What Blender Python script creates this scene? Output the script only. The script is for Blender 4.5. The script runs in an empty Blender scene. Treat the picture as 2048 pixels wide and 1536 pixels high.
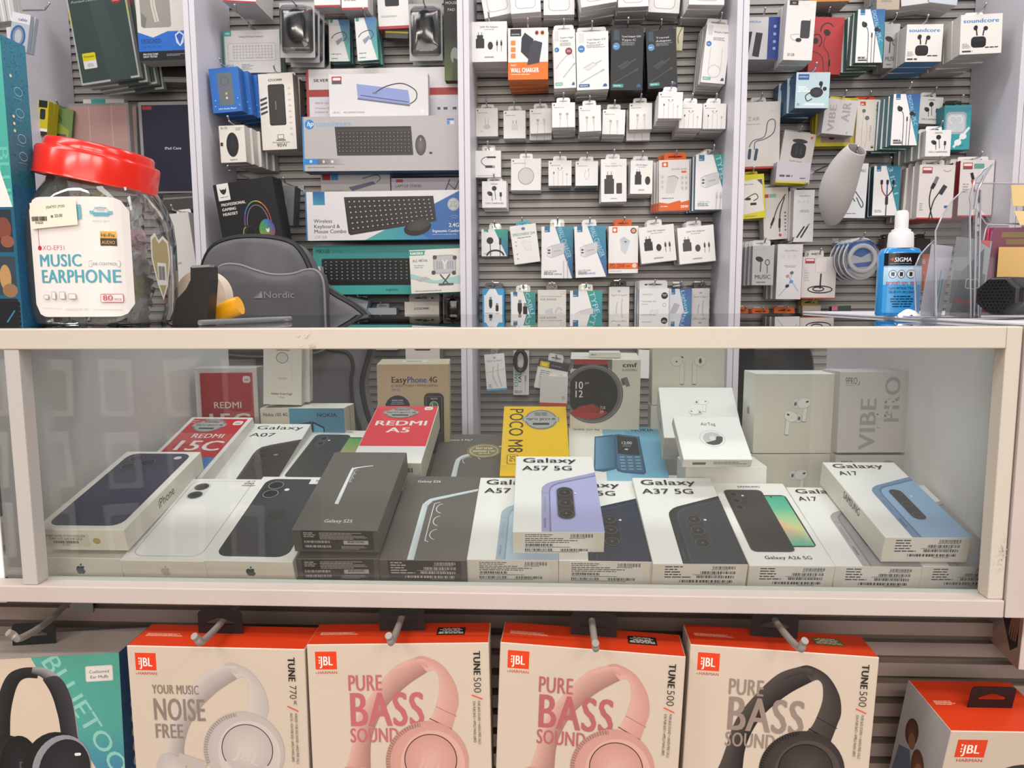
import bpy, math, random
import numpy as np
from mathutils import Vector, Matrix, Euler
from mathutils.geometry import tessellate_polygon
random.seed(7)
SC = bpy.context.scene
COL = SC.collection
# ---------------------------------------------------------------- camera, world, lights, exposure
FPX, THETA, PSI, ROLL = 1480.0, math.radians(6.6), math.radians(2.8), math.radians(-0.25)
CAM = Vector((0, 0, 1.2))
cF = Vector((-math.sin(PSI)*math.cos(THETA), math.cos(PSI)*math.cos(THETA), -math.sin(THETA)))
_r = Vector((math.cos(PSI), math.sin(PSI), 0)); _u = _r.cross(cF)
cR = math.cos(ROLL)*_r+math.sin(ROLL)*_u; cU = -math.sin(ROLL)*_r+math.cos(ROLL)*_u
cam = bpy.data.cameras.new('camera'); camo = bpy.data.objects.new('camera', cam); COL.objects.link(camo)
cam.sensor_width = 36; cam.lens = FPX*36/2048; cam.clip_start = 0.05
camo.matrix_world = Matrix(((cR.x, cU.x, -cF.x, CAM.x), (cR.y, cU.y, -cF.y, CAM.y), (cR.z, cU.z, -cF.z, CAM.z), (0, 0, 0, 1)))
SC.camera = camo
cam.dof.use_dof = True; cam.dof.focus_distance = 0.95; cam.dof.aperture_fstop = 22.0
SC.view_settings.view_transform = 'Standard'; SC.view_settings.look = 'None'
SC.view_settings.gamma = 1.0; SC.view_settings.use_curve_mapping = False
SC.view_settings.exposure = -0.75
world = bpy.data.worlds.new('world'); SC.world = world; world.use_nodes = True
bgn = world.node_tree.nodes['Background']; bgn.inputs[0].default_value = (1.0, 0.93, 0.86, 1); bgn.inputs[1].default_value = 0.42
def area(name, loc, rot, sx, sy, power, col):
    l = bpy.data.lights.new(name, 'AREA'); l.shape = 'RECTANGLE'; l.size = sx; l.size_y = sy; l.energy = power; l.color = col
    o = bpy.data.objects.new(name, l); COL.objects.link(o); o.location = loc; o.rotation_euler = [math.radians(a) for a in rot]
    return o
for i, x in enumerate((-1.3, 0.0, 1.3)):
    area('ceiling_lamp_rear', (x, 1.35, 2.85), (0, 0, 0), 1.0, 0.3, 18, (1, 0.985, 0.99))
    area('ceiling_lamp_front', (x, 0.1, 2.85), (0, 0, 0), 1.0, 0.3, 15, (1, 0.975, 0.96))
    area('aisle_lamp_and_fill', (x, -1.9, 2.85), (0, 0, 0), 1.0, 0.3, 46, (1, 0.92, 0.84))
area('aisle_lamp_and_fill', (0, -2.6, 1.75), (82, 0, 0), 3.0, 1.6, 88, (1, 0.89, 0.79))  # below ceiling height: warm fill added behind the camera for aisle bounce

area('aisle_display_fill', (-1.55, -0.15, 2.5), (-38, 0, 0), 1.4, 0.3, 75, (1, 0.94, 0.88))  # added fill, brightens the aisle display so its reflection shows in the glass
area('aisle_display_fill', (1.55, -0.15, 2.5), (-38, 0, 0), 1.4, 0.3, 60, (1, 0.96, 0.93))  # added fill for the plain panel mirrored at the right end

def unp(px, py, Y):
    d = cF+cR*((px-1024)/FPX)-cU*((py-768)/FPX)
    return CAM+d*(Y/d.y)
# ---------------------------------------------------------------- tags
def tag(o, label=None, cat=None, group=None, kind=None):
    if label: o['label'] = label
    if cat: o['category'] = cat
    if group: o['group'] = group
    if kind: o['kind'] = kind
    return o
def empty(name, loc=(0, 0, 0)):
    o = bpy.data.objects.new(name, None); o.empty_display_size = 0.02; COL.objects.link(o); o.location = loc; return o
# ---------------------------------------------------------------- materials
_cc = {}
def hx(c):
    if isinstance(c, tuple): return c
    if c not in _cc:
        v = [int(c[i:i+2], 16)/255 for i in (0, 2, 4)] if len(c) == 6 else [int(q*2, 16)/255 for q in c]
        _cc[c] = tuple(x/12.92 if x <= 0.04045 else ((x+0.055)/1.055)**2.4 for x in v)
    return _cc[c]
MATS = {}
def mat(name, col='fff', rough=0.5, metal=0.0, spec=0.5, attr=False, noise=0, coat=0, bump=0, nscale=40, trans=0, emit=None):
    if name in MATS: return MATS[name]
    m = bpy.data.materials.new(name); m.use_nodes = True; nt = m.node_tree; b = nt.nodes['Principled BSDF']
    b.inputs['Base Color'].default_value = (*hx(col), 1); b.inputs['Roughness'].default_value = rough
    b.inputs['Metallic'].default_value = metal; b.inputs['Specular IOR Level'].default_value = spec
    b.inputs['Coat Weight'].default_value = coat; b.inputs['Coat Roughness'].default_value = 0.12
    b.inputs['Transmission Weight'].default_value = trans
    if emit: b.inputs['Emission Color'].default_value = (*hx(emit[0]), 1); b.inputs['Emission Strength'].default_value = emit[1]
    src = None
    if attr:
        a = nt.nodes.new('ShaderNodeAttribute'); a.attribute_name = 'Col'; src = a.outputs['Color']
        nt.links.new(src, b.inputs['Base Color'])
    if noise:
        tc = nt.nodes.new('ShaderNodeTexCoord'); n = nt.nodes.new('ShaderNodeTexNoise'); n.inputs['Scale'].default_value = nscale; n.inputs['Detail'].default_value = 5
        nt.links.new(tc.outputs['Object'], n.inputs['Vector'])
        mx = nt.nodes.new('ShaderNodeMix'); mx.data_type = 'RGBA'; mx.blend_type = 'MULTIPLY'; mx.inputs[0].default_value = 1.0
        mr = nt.nodes.new('ShaderNodeMapRange'); mr.inputs[1].default_value = 0.25; mr.inputs[2].default_value = 0.75
        mr.inputs[3].default_value = 1-noise; mr.inputs[4].default_value = 1.0
        nt.links.new(n.outputs[0], mr.inputs[0]); nt.links.new(mr.outputs[0], mx.inputs[7])
        if src: nt.links.new(src, mx.inputs[6])
        else: mx.inputs[6].default_value = (*hx(col), 1)
        nt.links.new(mx.outputs[2], b.inputs['Base Color'])
        if bump:
            bp = nt.nodes.new('ShaderNodeBump'); bp.inputs['Strength'].default_value = bump; bp.inputs['Distance'].default_value = 0.002
            nt.links.new(n.outputs[0], bp.inputs['Height']); nt.links.new(bp.outputs[0], b.inputs['Normal'])
    MATS[name] = m; return m
def glass(name, tint=(0.97, 0.99, 0.98), fac=1.0, ior=1.45, rough=0.0, milky=0.0):
    if name in MATS: return MATS[name]
    m = bpy.data.materials.new(name); m.use_nodes = True; nt = m.node_tree; nt.nodes.clear()
    out = nt.nodes.new('ShaderNodeOutputMaterial'); tr = nt.nodes.new('ShaderNodeBsdfTransparent'); gl = nt.nodes.new('ShaderNodeBsdfGlossy')
    fr = nt.nodes.new('ShaderNodeFresnel'); fr.inputs[0].default_value = ior; mu = nt.nodes.new('ShaderNodeMath'); mu.operation = 'MULTIPLY'; mu.inputs[1].default_value = fac
    mx = nt.nodes.new('ShaderNodeMixShader'); tr.inputs[0].default_value = (*tint, 1); gl.inputs['Roughness'].default_value = rough
    nt.links.new(fr.outputs[0], mu.inputs[0]); nt.links.new(mu.outputs[0], mx.inputs[0]); nt.links.new(tr.outputs[0], mx.inputs[1]); nt.links.new(gl.outputs[0], mx.inputs[2])
    last = mx
    if milky:
        df = nt.nodes.new('ShaderNodeBsdfDiffuse'); m2 = nt.nodes.new('ShaderNodeMixShader'); m2.inputs[0].default_value = milky
        nt.links.new(mx.outputs[0], m2.inputs[1]); nt.links.new(df.outputs[0], m2.inputs[2]); last = m2
    nt.links.new(last.outputs[0], out.inputs[0]); MATS[name] = m; return m
PRINT = mat('printed_card', attr=True, rough=0.42, spec=0.45)
GLOSSY = mat('glossy_card', attr=True, rough=0.22, spec=0.5)
SATIN = mat('satin_plastic', attr=True, rough=0.35)
CHROME = mat('chrome_wire', 'c8c8cc', 0.22, 1.0)
GREYMET = mat('grey_coated_metal', '8c8a88', 0.4, 0.2)
CLEAR = glass('clear_plastic', fac=1.6, rough=0.04)
# ---------------------------------------------------------------- glyphs
_fc = bpy.data.curves.new('glyph', 'FONT'); _fc.resolution_u = 3; _fc.fill_mode = 'FRONT'
_fo = bpy.data.objects.new('glyph', _fc); COL.objects.link(_fo)
_GL = {}; _AD = {}
def _tess(s, off):
    _fc.body = s; _fc.offset = off; bpy.context.view_layer.update()
    e = _fo.evaluated_get(bpy.context.evaluated_depsgraph_get()); me = e.to_mesh()
    vs = [(v.co.x, v.co.y) for v in me.vertices]; fs = [tuple(p.vertices) for p in me.polygons]; e.to_mesh_clear(); return vs, fs
_vs, _ = _tess('II', 0); _WII = max(v[0] for v in _vs)
W = {'l': -0.012, 'r': 0.0, 'm': 0.0, 'b': 0.0, 'h': 0.0}; WD = {'m': 0.010, 'b': 0.026, 'h': 0.042}
def glyph(c, w):
    k = (c, w)
    if k not in _GL:
        _GL[k] = ([], []) if c == ' ' else _tess(c, W[w])
        if c not in _AD:
            vs, _ = _tess('I'+c+'I', 0); _AD[c] = max(v[0] for v in vs)-_WII
    return _GL[k][0], _GL[k][1], _AD[c]+max(0, W[w])*1.2+WD.get(w, 0)*1.1
CH = 0.682
# ---------------------------------------------------------------- art: coloured shapes laid on the faces of a mesh
class Art:
    def __init__(s):
        s.v = []; s.f = []; s.c = []; s.m = []
    def raw(s, pts, col, mi=0):
        b = len(s.v); s.v += [tuple(p) for p in pts]; s.f.append(tuple(range(b, b+len(pts)))); s.c.append([hx(col)]*len(pts)); s.m.append(mi)
    def quads(s, verts, faces, cols, mi=0):
        b = len(s.v); s.v += [tuple(p) for p in verts]
        for f, c in zip(faces, cols if isinstance(cols, list) else [cols]*len(faces)):
            s.f.append(tuple(b+i for i in f)); s.c.append([hx(c)]*len(f)); s.m.append(mi)
    def face(s, O, U, V, w, h, dw=None, dh=None, k0=1):      # origin = top left, U right, V down
        s.fo = Vector(O); s.w = w; s.h = h; s.dw = dw or w*1000; s.dh = dh or h*1000
        s.fu = Vector(U).normalized()*(w/s.dw); s.fv = Vector(V).normalized()*(h/s.dh)
        s.fn = Vector(U).normalized().cross(-Vector(V).normalized()); s.k = k0; s.map = None; s.clipr = (0, 0, s.dw, s.dh); return s
    def pt(s, x, y): return s.fo+s.fu*x+s.fv*y+s.fn*(0.00005+0.00003*s.k)
    def poly(s, pts, cols):       # convex (or triangle) with per-corner colours; clipped
        if s.map: pts = [s.map(*p) for p in pts]
        x0, y0, x1, y1 = s.clipr
        P = [(p[0], p[1], c) for p, c in zip(pts, cols)]
        for ax, lim, sg in ((0, x0, 1), (0, x1, -1), (1, y0, 1), (1, y1, -1)):
            if all(sg*(p[ax]-lim) >= -1e-6 for p in P): continue
            Q = []
            for i in range(len(P)):
                a, b = P[i-1], P[i]; da, db = sg*(a[ax]-lim), sg*(b[ax]-lim)
                if (da >= 0) != (db >= 0):
                    t = da/(da-db); Q.append((a[0]+(b[0]-a[0])*t, a[1]+(b[1]-a[1])*t, tuple(a[2][i2]+(b[2][i2]-a[2][i2])*t for i2 in range(3))))
                if db >= 0: Q.append(b)
            P = Q
            if len(P) < 3: return
        b = len(s.v); s.v += [tuple(s.pt(p[0], p[1])) for p in P]; s.f.append(tuple(range(b, b+len(P)))); s.c.append([p[2] for p in P]); s.m.append(0)
    # orientation: y is down, so keep loops as drawn; normals do not matter for these thin prints
    def P(s, pts, col, bump=1):
        s.k += bump; c = hx(col)
        if len(pts) <= 4 and bump: 
            for t in tessellate_polygon([[Vector((p[0], p[1], 0)) for p in pts]]): s.poly([pts[i] for i in t], [c]*3)
        else:
            for t in tessellate_polygon([[Vector((p[0], p[1], 0)) for p in pts]]): s.poly([pts[i] for i in t], [c]*3)
        return s
    def R(s, x, y, w, h, col, r=0):
        if not r: s.k += 1; s.poly([(x, y), (x, y+h), (x+w, y+h), (x+w, y)], [hx(col)]*4); return s
        r = min(r, w/2, h/2); pts = []
        for cx, cy, a0 in ((x+w-r, y+r, -90), (x+w-r, y+h-r, 0), (x+r, y+h-r, 90), (x+r, y+r, 180)):
            for i in range(6): a = math.radians(a0+18*i); pts.append((cx+r*math.cos(a), cy+r*math.sin(a)))
        s.k += 1; s.poly(pts[::-1], [hx(col)]*len(pts)); return s
    def Ro(s, x, y, w, h, col, lw, r=0, fill='fff'):      # outlined rounded rect
        s.R(x, y, w, h, col, r); s.R(x+lw, y+lw, w-2*lw, h-2*lw, fill, max(r-lw, 0)); return s
    def G(s, x, y, w, h, c1, c2, d='v'):
        s.k += 1; a, b = hx(c1), hx(c2)
        s.poly([(x, y), (x, y+h), (x+w, y+h), (x+w, y)], [a, b, b, a] if d == 'v' else ([a, a, b, b] if d == 'h' else [a, b, b, b])); return s
    def GP(s, pts, cols):
        s.k += 1; s.poly(pts, [hx(c) for c in cols]); return s
    def E(s, x, y, rx, ry, col, ry2=None, rot=0, n=20, c2=None):
        s.k += 1; ca, sa = math.cos(math.radians(rot)), math.sin(math.radians(rot)); pts = []
        for i in range(n):
            a = -2*math.pi*i/n; u, v = rx*math.cos(a), ry*math.sin(a); pts.append((x+u*ca-v*sa, y+u*sa+v*ca))
        if c2:
            for i in range(n): s.poly([(x, y), pts[i-1], pts[i]], [hx(c2), hx(col), hx(col)])
        else: s.poly(pts, [hx(col)]*n)
        return s
    def EH(s, x, y, rx, ry, cols, mid):
        s.k += 1; n = len(cols)*4; q = [hx(c) for c in cols]; C_ = lambda i: tuple(q[(i//4) % len(q)][k]*(1-(i % 4)/4)+q[(i//4+1) % len(q)][k]*(i % 4)/4 for k in range(3))
        for i in range(n):
            a, b = -2*math.pi*i/n, -2*math.pi*(i+1)/n; s.poly([(x, y), (x+rx*math.cos(a), y+ry*math.sin(a)), (x+rx*math.cos(b), y+ry*math.sin(b))], [hx(mid), C_(i), C_(i+1)])
        return s
    def O(s, x, y, rx, ry, lw, col, a0=0, a1=360, n=28, rot=0):
        s.k += 1; c = hx(col); ca, sa = math.cos(math.radians(rot)), math.sin(math.radians(rot))
        def q(a, k):
            u, v = (rx-k)*math.cos(a), (ry-k)*math.sin(a); return (x+u*ca-v*sa, y+u*sa+v*ca)
        for i in range(n):
            a, b = (math.radians(a0+(a1-a0)*j/n) for j in (i, i+1)); s.poly([q(a, 0), q(a, lw), q(b, lw), q(b, 0)], [c]*4)
        return s
    def L(s, pts, lw, col, sm=0, lw2=None, c2=None, caps=False):   # stroke; sm: Catmull-Rom subdivisions
        if sm:
            q = [pts[0]]+list(pts)+[pts[-1]]; o = []
            for i in range(1, len(q)-2):
                for j in range(sm):
                    t = j/sm; o.append(tuple(0.5*(2*q[i][k]+(q[i+1][k]-q[i-1][k])*t+(2*q[i-1][k]-5*q[i][k]+4*q[i+1][k]-q[i+2][k])*t*t+(3*q[i][k]-q[i-1][k]-3*q[i+1][k]+q[i+2][k])*t**3) for k in (0, 1)))
            pts = o+[pts[-1]]
        s.k += 1; n = len(pts); A = []; lw2 = lw if lw2 is None else lw2; c = hx(col); d2 = hx(c2) if c2 else c
        for i, p in enumerate(pts):
            a, b = pts[max(i-1, 0)], pts[min(i+1, n-1)]; dx, dy = b[0]-a[0], b[1]-a[1]; l = math.hypot(dx, dy) or 1
            w = (lw+(lw2-lw)*i/(n-1))/2; A.append(((p[0]-dy/l*w, p[1]+dx/l*w), (p[0]+dy/l*w, p[1]-dx/l*w)))
        for i in range(n-1): s.poly([A[i][0], A[i+1][0], A[i+1][1], A[i][1]], [c, c, d2, d2])
        if caps:
            for p, w in ((pts[0], lw), (pts[-1], lw2)): s.E(p[0], p[1], w/2, w/2, col, n=12)
        return s
    def S(s, L1, L2, c1, c2, sm=6):      # band between two smooth curves with the same number of points, c1 edge to c2 edge
        def cr(P):
            q = [P[0]]+list(P)+[P[-1]]; o = []
            for i in range(1, len(q)-2):
                for j in range(sm):
                    t = j/sm; o.append(tuple(0.5*(2*q[i][k]+(q[i+1][k]-q[i-1][k])*t+(2*q[i-1][k]-5*q[i][k]+4*q[i+1][k]-q[i+2][k])*t*t+(3*q[i][k]-q[i-1][k]-3*q[i+1][k]+q[i+2][k])*t**3) for k in (0, 1)))
            return o+[P[-1]]
        a, b = cr(L1), cr(L2); s.k += 1; c, d = hx(c1), hx(c2)
        for i in range(len(a)-1): s.poly([a[i], a[i+1], b[i+1], b[i]], [c, c, d, d])
        return s
    def width(s, t, h, w='r', sx=1): return sum(glyph(c, w)[2] for c in t)*h/CH*sx
    def T(s, t, x, y, h, col='222', w='r', sx=1, al='l', rot=0, sk=0, fit=None):
        if any('\u0590' <= c <= '\u05ff' for c in t): t = t[::-1] if not any(c.isascii() and c.isalnum() for c in t) else t
        if fit: sx = fit/max(s.width(t, h, w), 1e-6)
        s.k += 1; c = hx(col); k = h/CH; ca, sa = math.cos(math.radians(rot)), math.sin(math.radians(rot)); W_ = s.width(t, h, w, sx)
        px = {'l': 0, 'c': -W_/2, 'r': -W_}[al]
        for ch in t:
            vs, fs, ad = glyph(ch, w)
            pv = []
            for (u, v) in vs:
                u2, v2 = px+(u*k+v*k*sk)*sx, -v*k; pv.append((x+u2*ca-v2*sa, y+u2*sa+v2*ca))
            for q_, e_ in enumerate((0, -1, 1) if w in WD else (0,)):
                dx_ = e_*WD.get(w, 0)*k*sx; s.k += .2*q_
                for f in fs: s.poly([(pv[i][0]+dx_*ca, pv[i][1]+dx_*sa) for i in f], [c]*len(f))
                s.k -= .2*q_
            px += ad*k*sx
        return s
    def M(s, x, y, w, h, n, col='555', al='l', lw=0.42, seed=None):    # fine print
        rnd = random.Random(seed if seed is not None else int(x*31+y*17+n)); s.k += 1; c = hx(col); st = h/n
        for i in range(n):
            ww = w*rnd.uniform(0.62, 1); xx = x+(0 if al == 'l' else (w-ww)/2); yy = y+i*st+st*(1-lw)/2; e = xx+ww
            while xx < e:
                g = min(rnd.uniform(1.2, 4.5)*st*lw*1.6, e-xx); s.poly([(xx, yy), (xx, yy+st*lw), (xx+g, yy+st*lw), (xx+g, yy)], [c]*4); xx += g+st*lw*0.7
        return s
    def BC(s, x, y, w, h, col='111', seed=3):
        rnd = random.Random(seed); s.k += 1; c = hx(col); xx = x; u = w/75
        while xx < x+w-u*3:
            b = u*rnd.choice((1, 1, 2, 3)); s.poly([(xx, y), (xx, y+h), (xx+b, y+h), (xx+b, y)], [c]*4); xx += b+u*rnd.choice((1, 1, 2, 2))
        return s
    def mesh(s, name, mats, smooth=False):
        me = bpy.data.meshes.new(name); me.from_pydata(s.v, [], s.f)
        for m in (mats if isinstance(mats, (list, tuple)) else [mats]): me.materials.append(m)
        a = me.color_attributes.new('Col', 'FLOAT_COLOR', 'CORNER'); buf = np.ones((len(me.loops), 4), np.float32)
        buf[:, :3] = np.array([c for f in s.c for c in f], np.float32).reshape(-1, 3); a.data.foreach_set('color', buf.ravel())
        me.polygons.foreach_set('material_index', s.m)
        if smooth: me.polygons.foreach_set('use_smooth', [True]*len(s.f))
        me.update(); return me
    # box body: x 0..w, y 0..d (front at y=0), z 0..h; cols: front, side, top, bottom, back
    def box(s, w, d, h, cols, bev=0.0006, base=(0, 0, 0)):
        X, Y, Z = (0, w), (0, d), (0, h); V = {}; vs = []; b = bev; bx, by, bz = base
        for i in (0, 1):
            for j in (0, 1):
                for k in (0, 1):
                    p = (X[i], Y[j], Z[k]); q = [(1-2*i)*b, (1-2*j)*b, (1-2*k)*b]
                    for ax in range(3):     # vertex on the face normal to ax
                        V[i, j, k, ax] = len(vs); vs.append(tuple(p[t]+(q[t] if t != ax else 0)+base[t] for t in range(3)))
        fs = []; cs = []; cf, csd, ct, cb, ck = (list(cols)+[cols[1]]*5)[:5]
        def fc(ax, sd, c):
            o = [t for t in range(3) if t != ax]; idx = []
            for a, bb in ((0, 0), (1, 0), (1, 1), (0, 1)):
                t = [0, 0, 0]; t[ax] = sd; t[o[0]] = a; t[o[1]] = bb; idx.append(V[t[0], t[1], t[2], ax])
            if (ax == 1) == (sd == 1): idx = idx[::-1]
            if ax != 1 and sd == 0: pass
            fs.append(tuple(idx)); cs.append(c)
        fc(1, 0, cf); fc(1, 1, ck); fc(0, 0, csd); fc(0, 1, csd); fc(2, 1, ct); fc(2, 0, cb)
        for a1 in range(3):
            for a2 in range(a1+1, 3):
                a3 = 3-a1-a2
                for u in (0, 1):
                    for v in (0, 1):
                        r = []
                        for t3 in (0, 1):
                            t = [0, 0, 0]; t[a1] = u; t[a2] = v; t[a3] = t3; r.append((tuple(t), a1)); 
                        k0, k1 = r[0][0], r[1][0]
                        fs.append((V[k0+(a1,)], V[k0+(a2,)], V[k1+(a2,)], V[k1+(a1,)])); cs.append(cf if 1 in (a1, a2) else csd)
        for i in (0, 1):
            for j in (0, 1):
                for k in (0, 1): fs.append((V[i, j, k, 0], V[i, j, k, 1], V[i, j, k, 2])); cs.append(cf)
        s.quads(vs, fs, cs)
        s.bw, s.bd, s.bh = w, d, h; s.base = Vector(base); return s
    def F(s, dw=None, dh=None): return s.face(s.base+Vector((0, 0, s.bh)), (1, 0, 0), (0, 0, -1), s.bw, s.bh, dw, dh)
    def B(s, dw=None, dh=None): return s.face(s.base, (1, 0, 0), (0, 1, 0), s.bw, s.bd, dw, dh)                 # bottom, seen from below or, when lying, as the near end
    def Tp(s, dw=None, dh=None): return s.face(s.base+Vector((0, s.bd, s.bh)), (1, 0, 0), (0, -1, 0), s.bw, s.bd, dw, dh)
    def Rt(s, dw=None, dh=None): return s.face(s.base+Vector((s.bw, 0, s.bh)), (0, 1, 0), (0, 0, -1), s.bd, s.bh, dw, dh)
    def Lf(s, dw=None, dh=None): return s.face(s.base+Vector((0, s.bd, s.bh)), (0, -1, 0), (0, 0, -1), s.bd, s.bh, dw, dh)
def fixn(me):
    import bmesh
    bm = bmesh.new(); bm.from_mesh(me); bmesh.ops.recalc_face_normals(bm, faces=bm.faces); bm.to_mesh(me); bm.free(); return me
def link(name, me, parent=None, loc=None, rot=None):
    o = bpy.data.objects.new(name, me); COL.objects.link(o)
    if parent: o.parent = parent
    if loc is not None: o.location = loc
    if rot is not None: o.rotation_euler = rot
    return o
# extruded plate with holes, in the x-z plane, thickness along +y
def plate(loops, t, col, art=None):
    A = art or Art(); V3 = [[Vector((p[0], p[1], 0)) for p in l] for l in loops]; flat = [p for l in loops for p in l]
    tr = tessellate_polygon(V3); n = len(flat)
    vs = [(p[0], 0, p[1]) for p in flat]+[(p[0], t, p[1]) for p in flat]; fs = [tuple(a) for a in tr]+[tuple(i+n for i in a[::-1]) for a in tr]; b = 0
    for l in loops:
        m = len(l)
        for i in range(m): j = (i+1) % m; fs.append((b+i, b+j, b+j+n, b+i+n))
        b += m
    A.quads(vs, fs, col); return A
def rrect(x, z, w, h, r, n=4, corners=(1, 1, 1, 1)):
    pts = []
    for (cx, cz, a0, on) in ((x+w-r, z+r, -90, corners[0]), (x+w-r, z+h-r, 0, corners[1]), (x+r, z+h-r, 90, corners[2]), (x+r, z+r, 180, corners[3])):
        if on: pts += [(cx+r*math.cos(math.radians(a0+90*i/n)), cz+r*math.sin(math.radians(a0+90*i/n))) for i in range(n+1)]
        else: pts.append((x+w if cx > x+w/2 else x, z if a0 in (-90, 180) else z+h))
    return pts
_TAB = {}
def tab_mesh(w, h, col, slot=True):
    k = (round(w, 4), round(h, 4), col, slot)
    if k not in _TAB:
        sw, sh = w*0.62, h*0.3; z0 = h*0.38
        hole = [(-sw/2, z0), (sw/2, z0), (sw/2, z0+sh*0.6), (sw*0.12, z0+sh*0.7), (0, z0+sh*1.15), (-sw*0.12, z0+sh*0.7), (-sw/2, z0+sh*0.6)]
        me = plate([rrect(-w/2, -0.004, w, h+0.004, min(w, h)*0.33, corners=(0, 1, 1, 0))]+([hole[::-1]] if slot else []), 0.0008, col).mesh('hang_tab', CLEAR if col == 'clear' else PRINT)
        _TAB[k] = fixn(me)
    return _TAB[k]
_cc['clear'] = (0.8, 0.8, 0.8)
def tube(pts, r, n=8, sm=0, closed=False):
    if sm:
        q = [pts[0]]+list(pts)+[pts[-1]]; o = []
        for i in range(1, len(q)-2):
            for j in range(sm):
                t = j/sm; o.append(tuple(0.5*(2*q[i][k]+(q[i+1][k]-q[i-1][k])*t+(2*q[i-1][k]-5*q[i][k]+4*q[i+1][k]-q[i+2][k])*t*t+(3*q[i][k]-q[i-1][k]-3*q[i+1][k]+q[i+2][k])*t**3) for k in range(3)))
        pts = o+[pts[-1]]
    P = [Vector(p) for p in pts]; vs = []; fs = []; up = Vector((0, 0, 1)); m = len(P); rr = r if callable(r) else (lambda t: r)
    prev = None
    for i, p in enumerate(P):
        d = (P[min(i+1, m-1)]-P[max(i-1, 0)]).normalized()
        a = d.cross(up) if prev is None else prev-d*prev.dot(d)
        if a.length < 1e-4: a = d.cross(Vector((1, 0, 0)))
        a.normalize(); b = d.cross(a); prev = a
        for j in range(n): an = 2*math.pi*j/n; vs.append(tuple(p+(a*math.cos(an)+b*math.sin(an))*rr(i/(m-1))))
    for i in range(m-1):
        for j in range(n): k = (j+1) % n; fs.append((i*n+j, i*n+k, (i+1)*n+k, (i+1)*n+j))
    fs.append(tuple(range(n))[::-1]); fs.append(tuple((m-1)*n+j for j in range(n)))
    return vs, fs
def lathe(prof, n=40, sx=1, sy=1):
    vs = []; fs = []
    for i in range(n):
        a = 2*math.pi*i/n
        for r, z in prof: vs.append((r*math.cos(a)*sx, r*math.sin(a)*sy, z))
    m = len(prof)
    for i in range(n):
        j = (i+1) % n
        for k in range(m-1): fs.append((i*m+k, j*m+k, j*m+k+1, i*m+k+1))
    return vs, fs
def solid(name, vs, fs, m, parent=None, smooth=True, col=None, bevel=0, loc=None, auto=True):
    me = bpy.data.meshes.new(name); me.from_pydata([tuple(v) for v in vs], [], fs); fixn(me)
    if smooth: me.polygons.foreach_set('use_smooth', [True]*len(fs))
    me.materials.append(m); o = link(name, me, parent, loc)
    if bevel:
        b = o.modifiers.new('bevel', 'BEVEL'); b.width = bevel; b.segments = 2; b.limit_method = 'ANGLE'
    if smooth and auto:
        try: me.set_sharp_from_angle(angle=math.radians(40))
        except Exception: pass
    return o
def bxv(x0, y0, z0, x1, y1, z1, vs=None, fs=None):
    vs = [] if vs is None else vs; fs = [] if fs is None else fs; b = len(vs)
    vs += [(x, y, z) for x in (x0, x1) for y in (y0, y1) for z in (z0, z1)]
    fs += [tuple(b+i for i in f) for f in ((0, 1, 3, 2), (4, 6, 7, 5), (0, 4, 5, 1), (2, 3, 7, 6), (0, 2, 6, 4), (1, 5, 7, 3))]
    return vs, fs
def block(name, x0, y0, z0, x1, y1, z1, m, parent=None, bevel=0.001):
    vs, fs = bxv(x0, y0, z0, x1, y1, z1); return solid(name, vs, fs, m, parent, smooth=False, bevel=bevel)
# ---------------------------------------------------------------- the setting
YW = 2.16
WHITE = mat('white_laminate', 'dedbe4', 0.4, noise=0.04, nscale=9)
FRAME = mat('cream_laminate', 'c8bfb3', 0.38, noise=0.03, nscale=6)
RAILW = mat('whitewashed_laminate', 'c3b6b1', 0.45, noise=0.07, nscale=14)
SLAT = mat('slat_aluminium', 'aaa7a4', 0.42, 0.3, noise=0.12, nscale=3)
GROOVE = mat('slat_groove', '8b8886', 0.5, 0.35)
SLAT2 = mat('slat_taupe', '978780', 0.5, 0.1, noise=0.1, nscale=8)
def slatwall(name, x0, x1, z0, z1, y, pitch, sl, m1, m2, off=0.0, dp=0.010):
    vs = []; fs = []; mi = []
    bxv(x0, y+dp, z0, x1, y+dp+0.012, z1, vs, fs); mi += [1]*6
    z = z0+off
    while z < z1:
        bxv(x0, y, max(z, z0), x1, y+dp, min(z+sl, z1), vs, fs); mi += [0]*6
        bxv(x0, y+dp*.5, max(z-.0021, z0), x1, y+dp*.99, min(z, z1), vs, fs); mi += [2]*6
        z += pitch
    me = bpy.data.meshes.new(name); me.from_pydata(vs, [], fs); me.materials.append(m1); me.materials.append(m2); me.materials.append(mat('slat_gap', '2e2b29', 0.7)); me.polygons.foreach_set('material_index', mi)
    return tag(link(name, fixn(me)), kind='structure')
slatwall('wall_back', -1.9, 1.75, 0.45, 2.35, YW, 0.0224, 0.0125, SLAT, GROOVE, dp=.004)
tag(block('floor', -3, -3.2, -0.05, 3, 2.3, 0, mat('floor_tile', '8f8780', 0.35)), kind='structure')
tag(block('wall_rear', -3, YW+0.03, 0, 3, YW+0.1, 2.9, WHITE), kind='structure')
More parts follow.
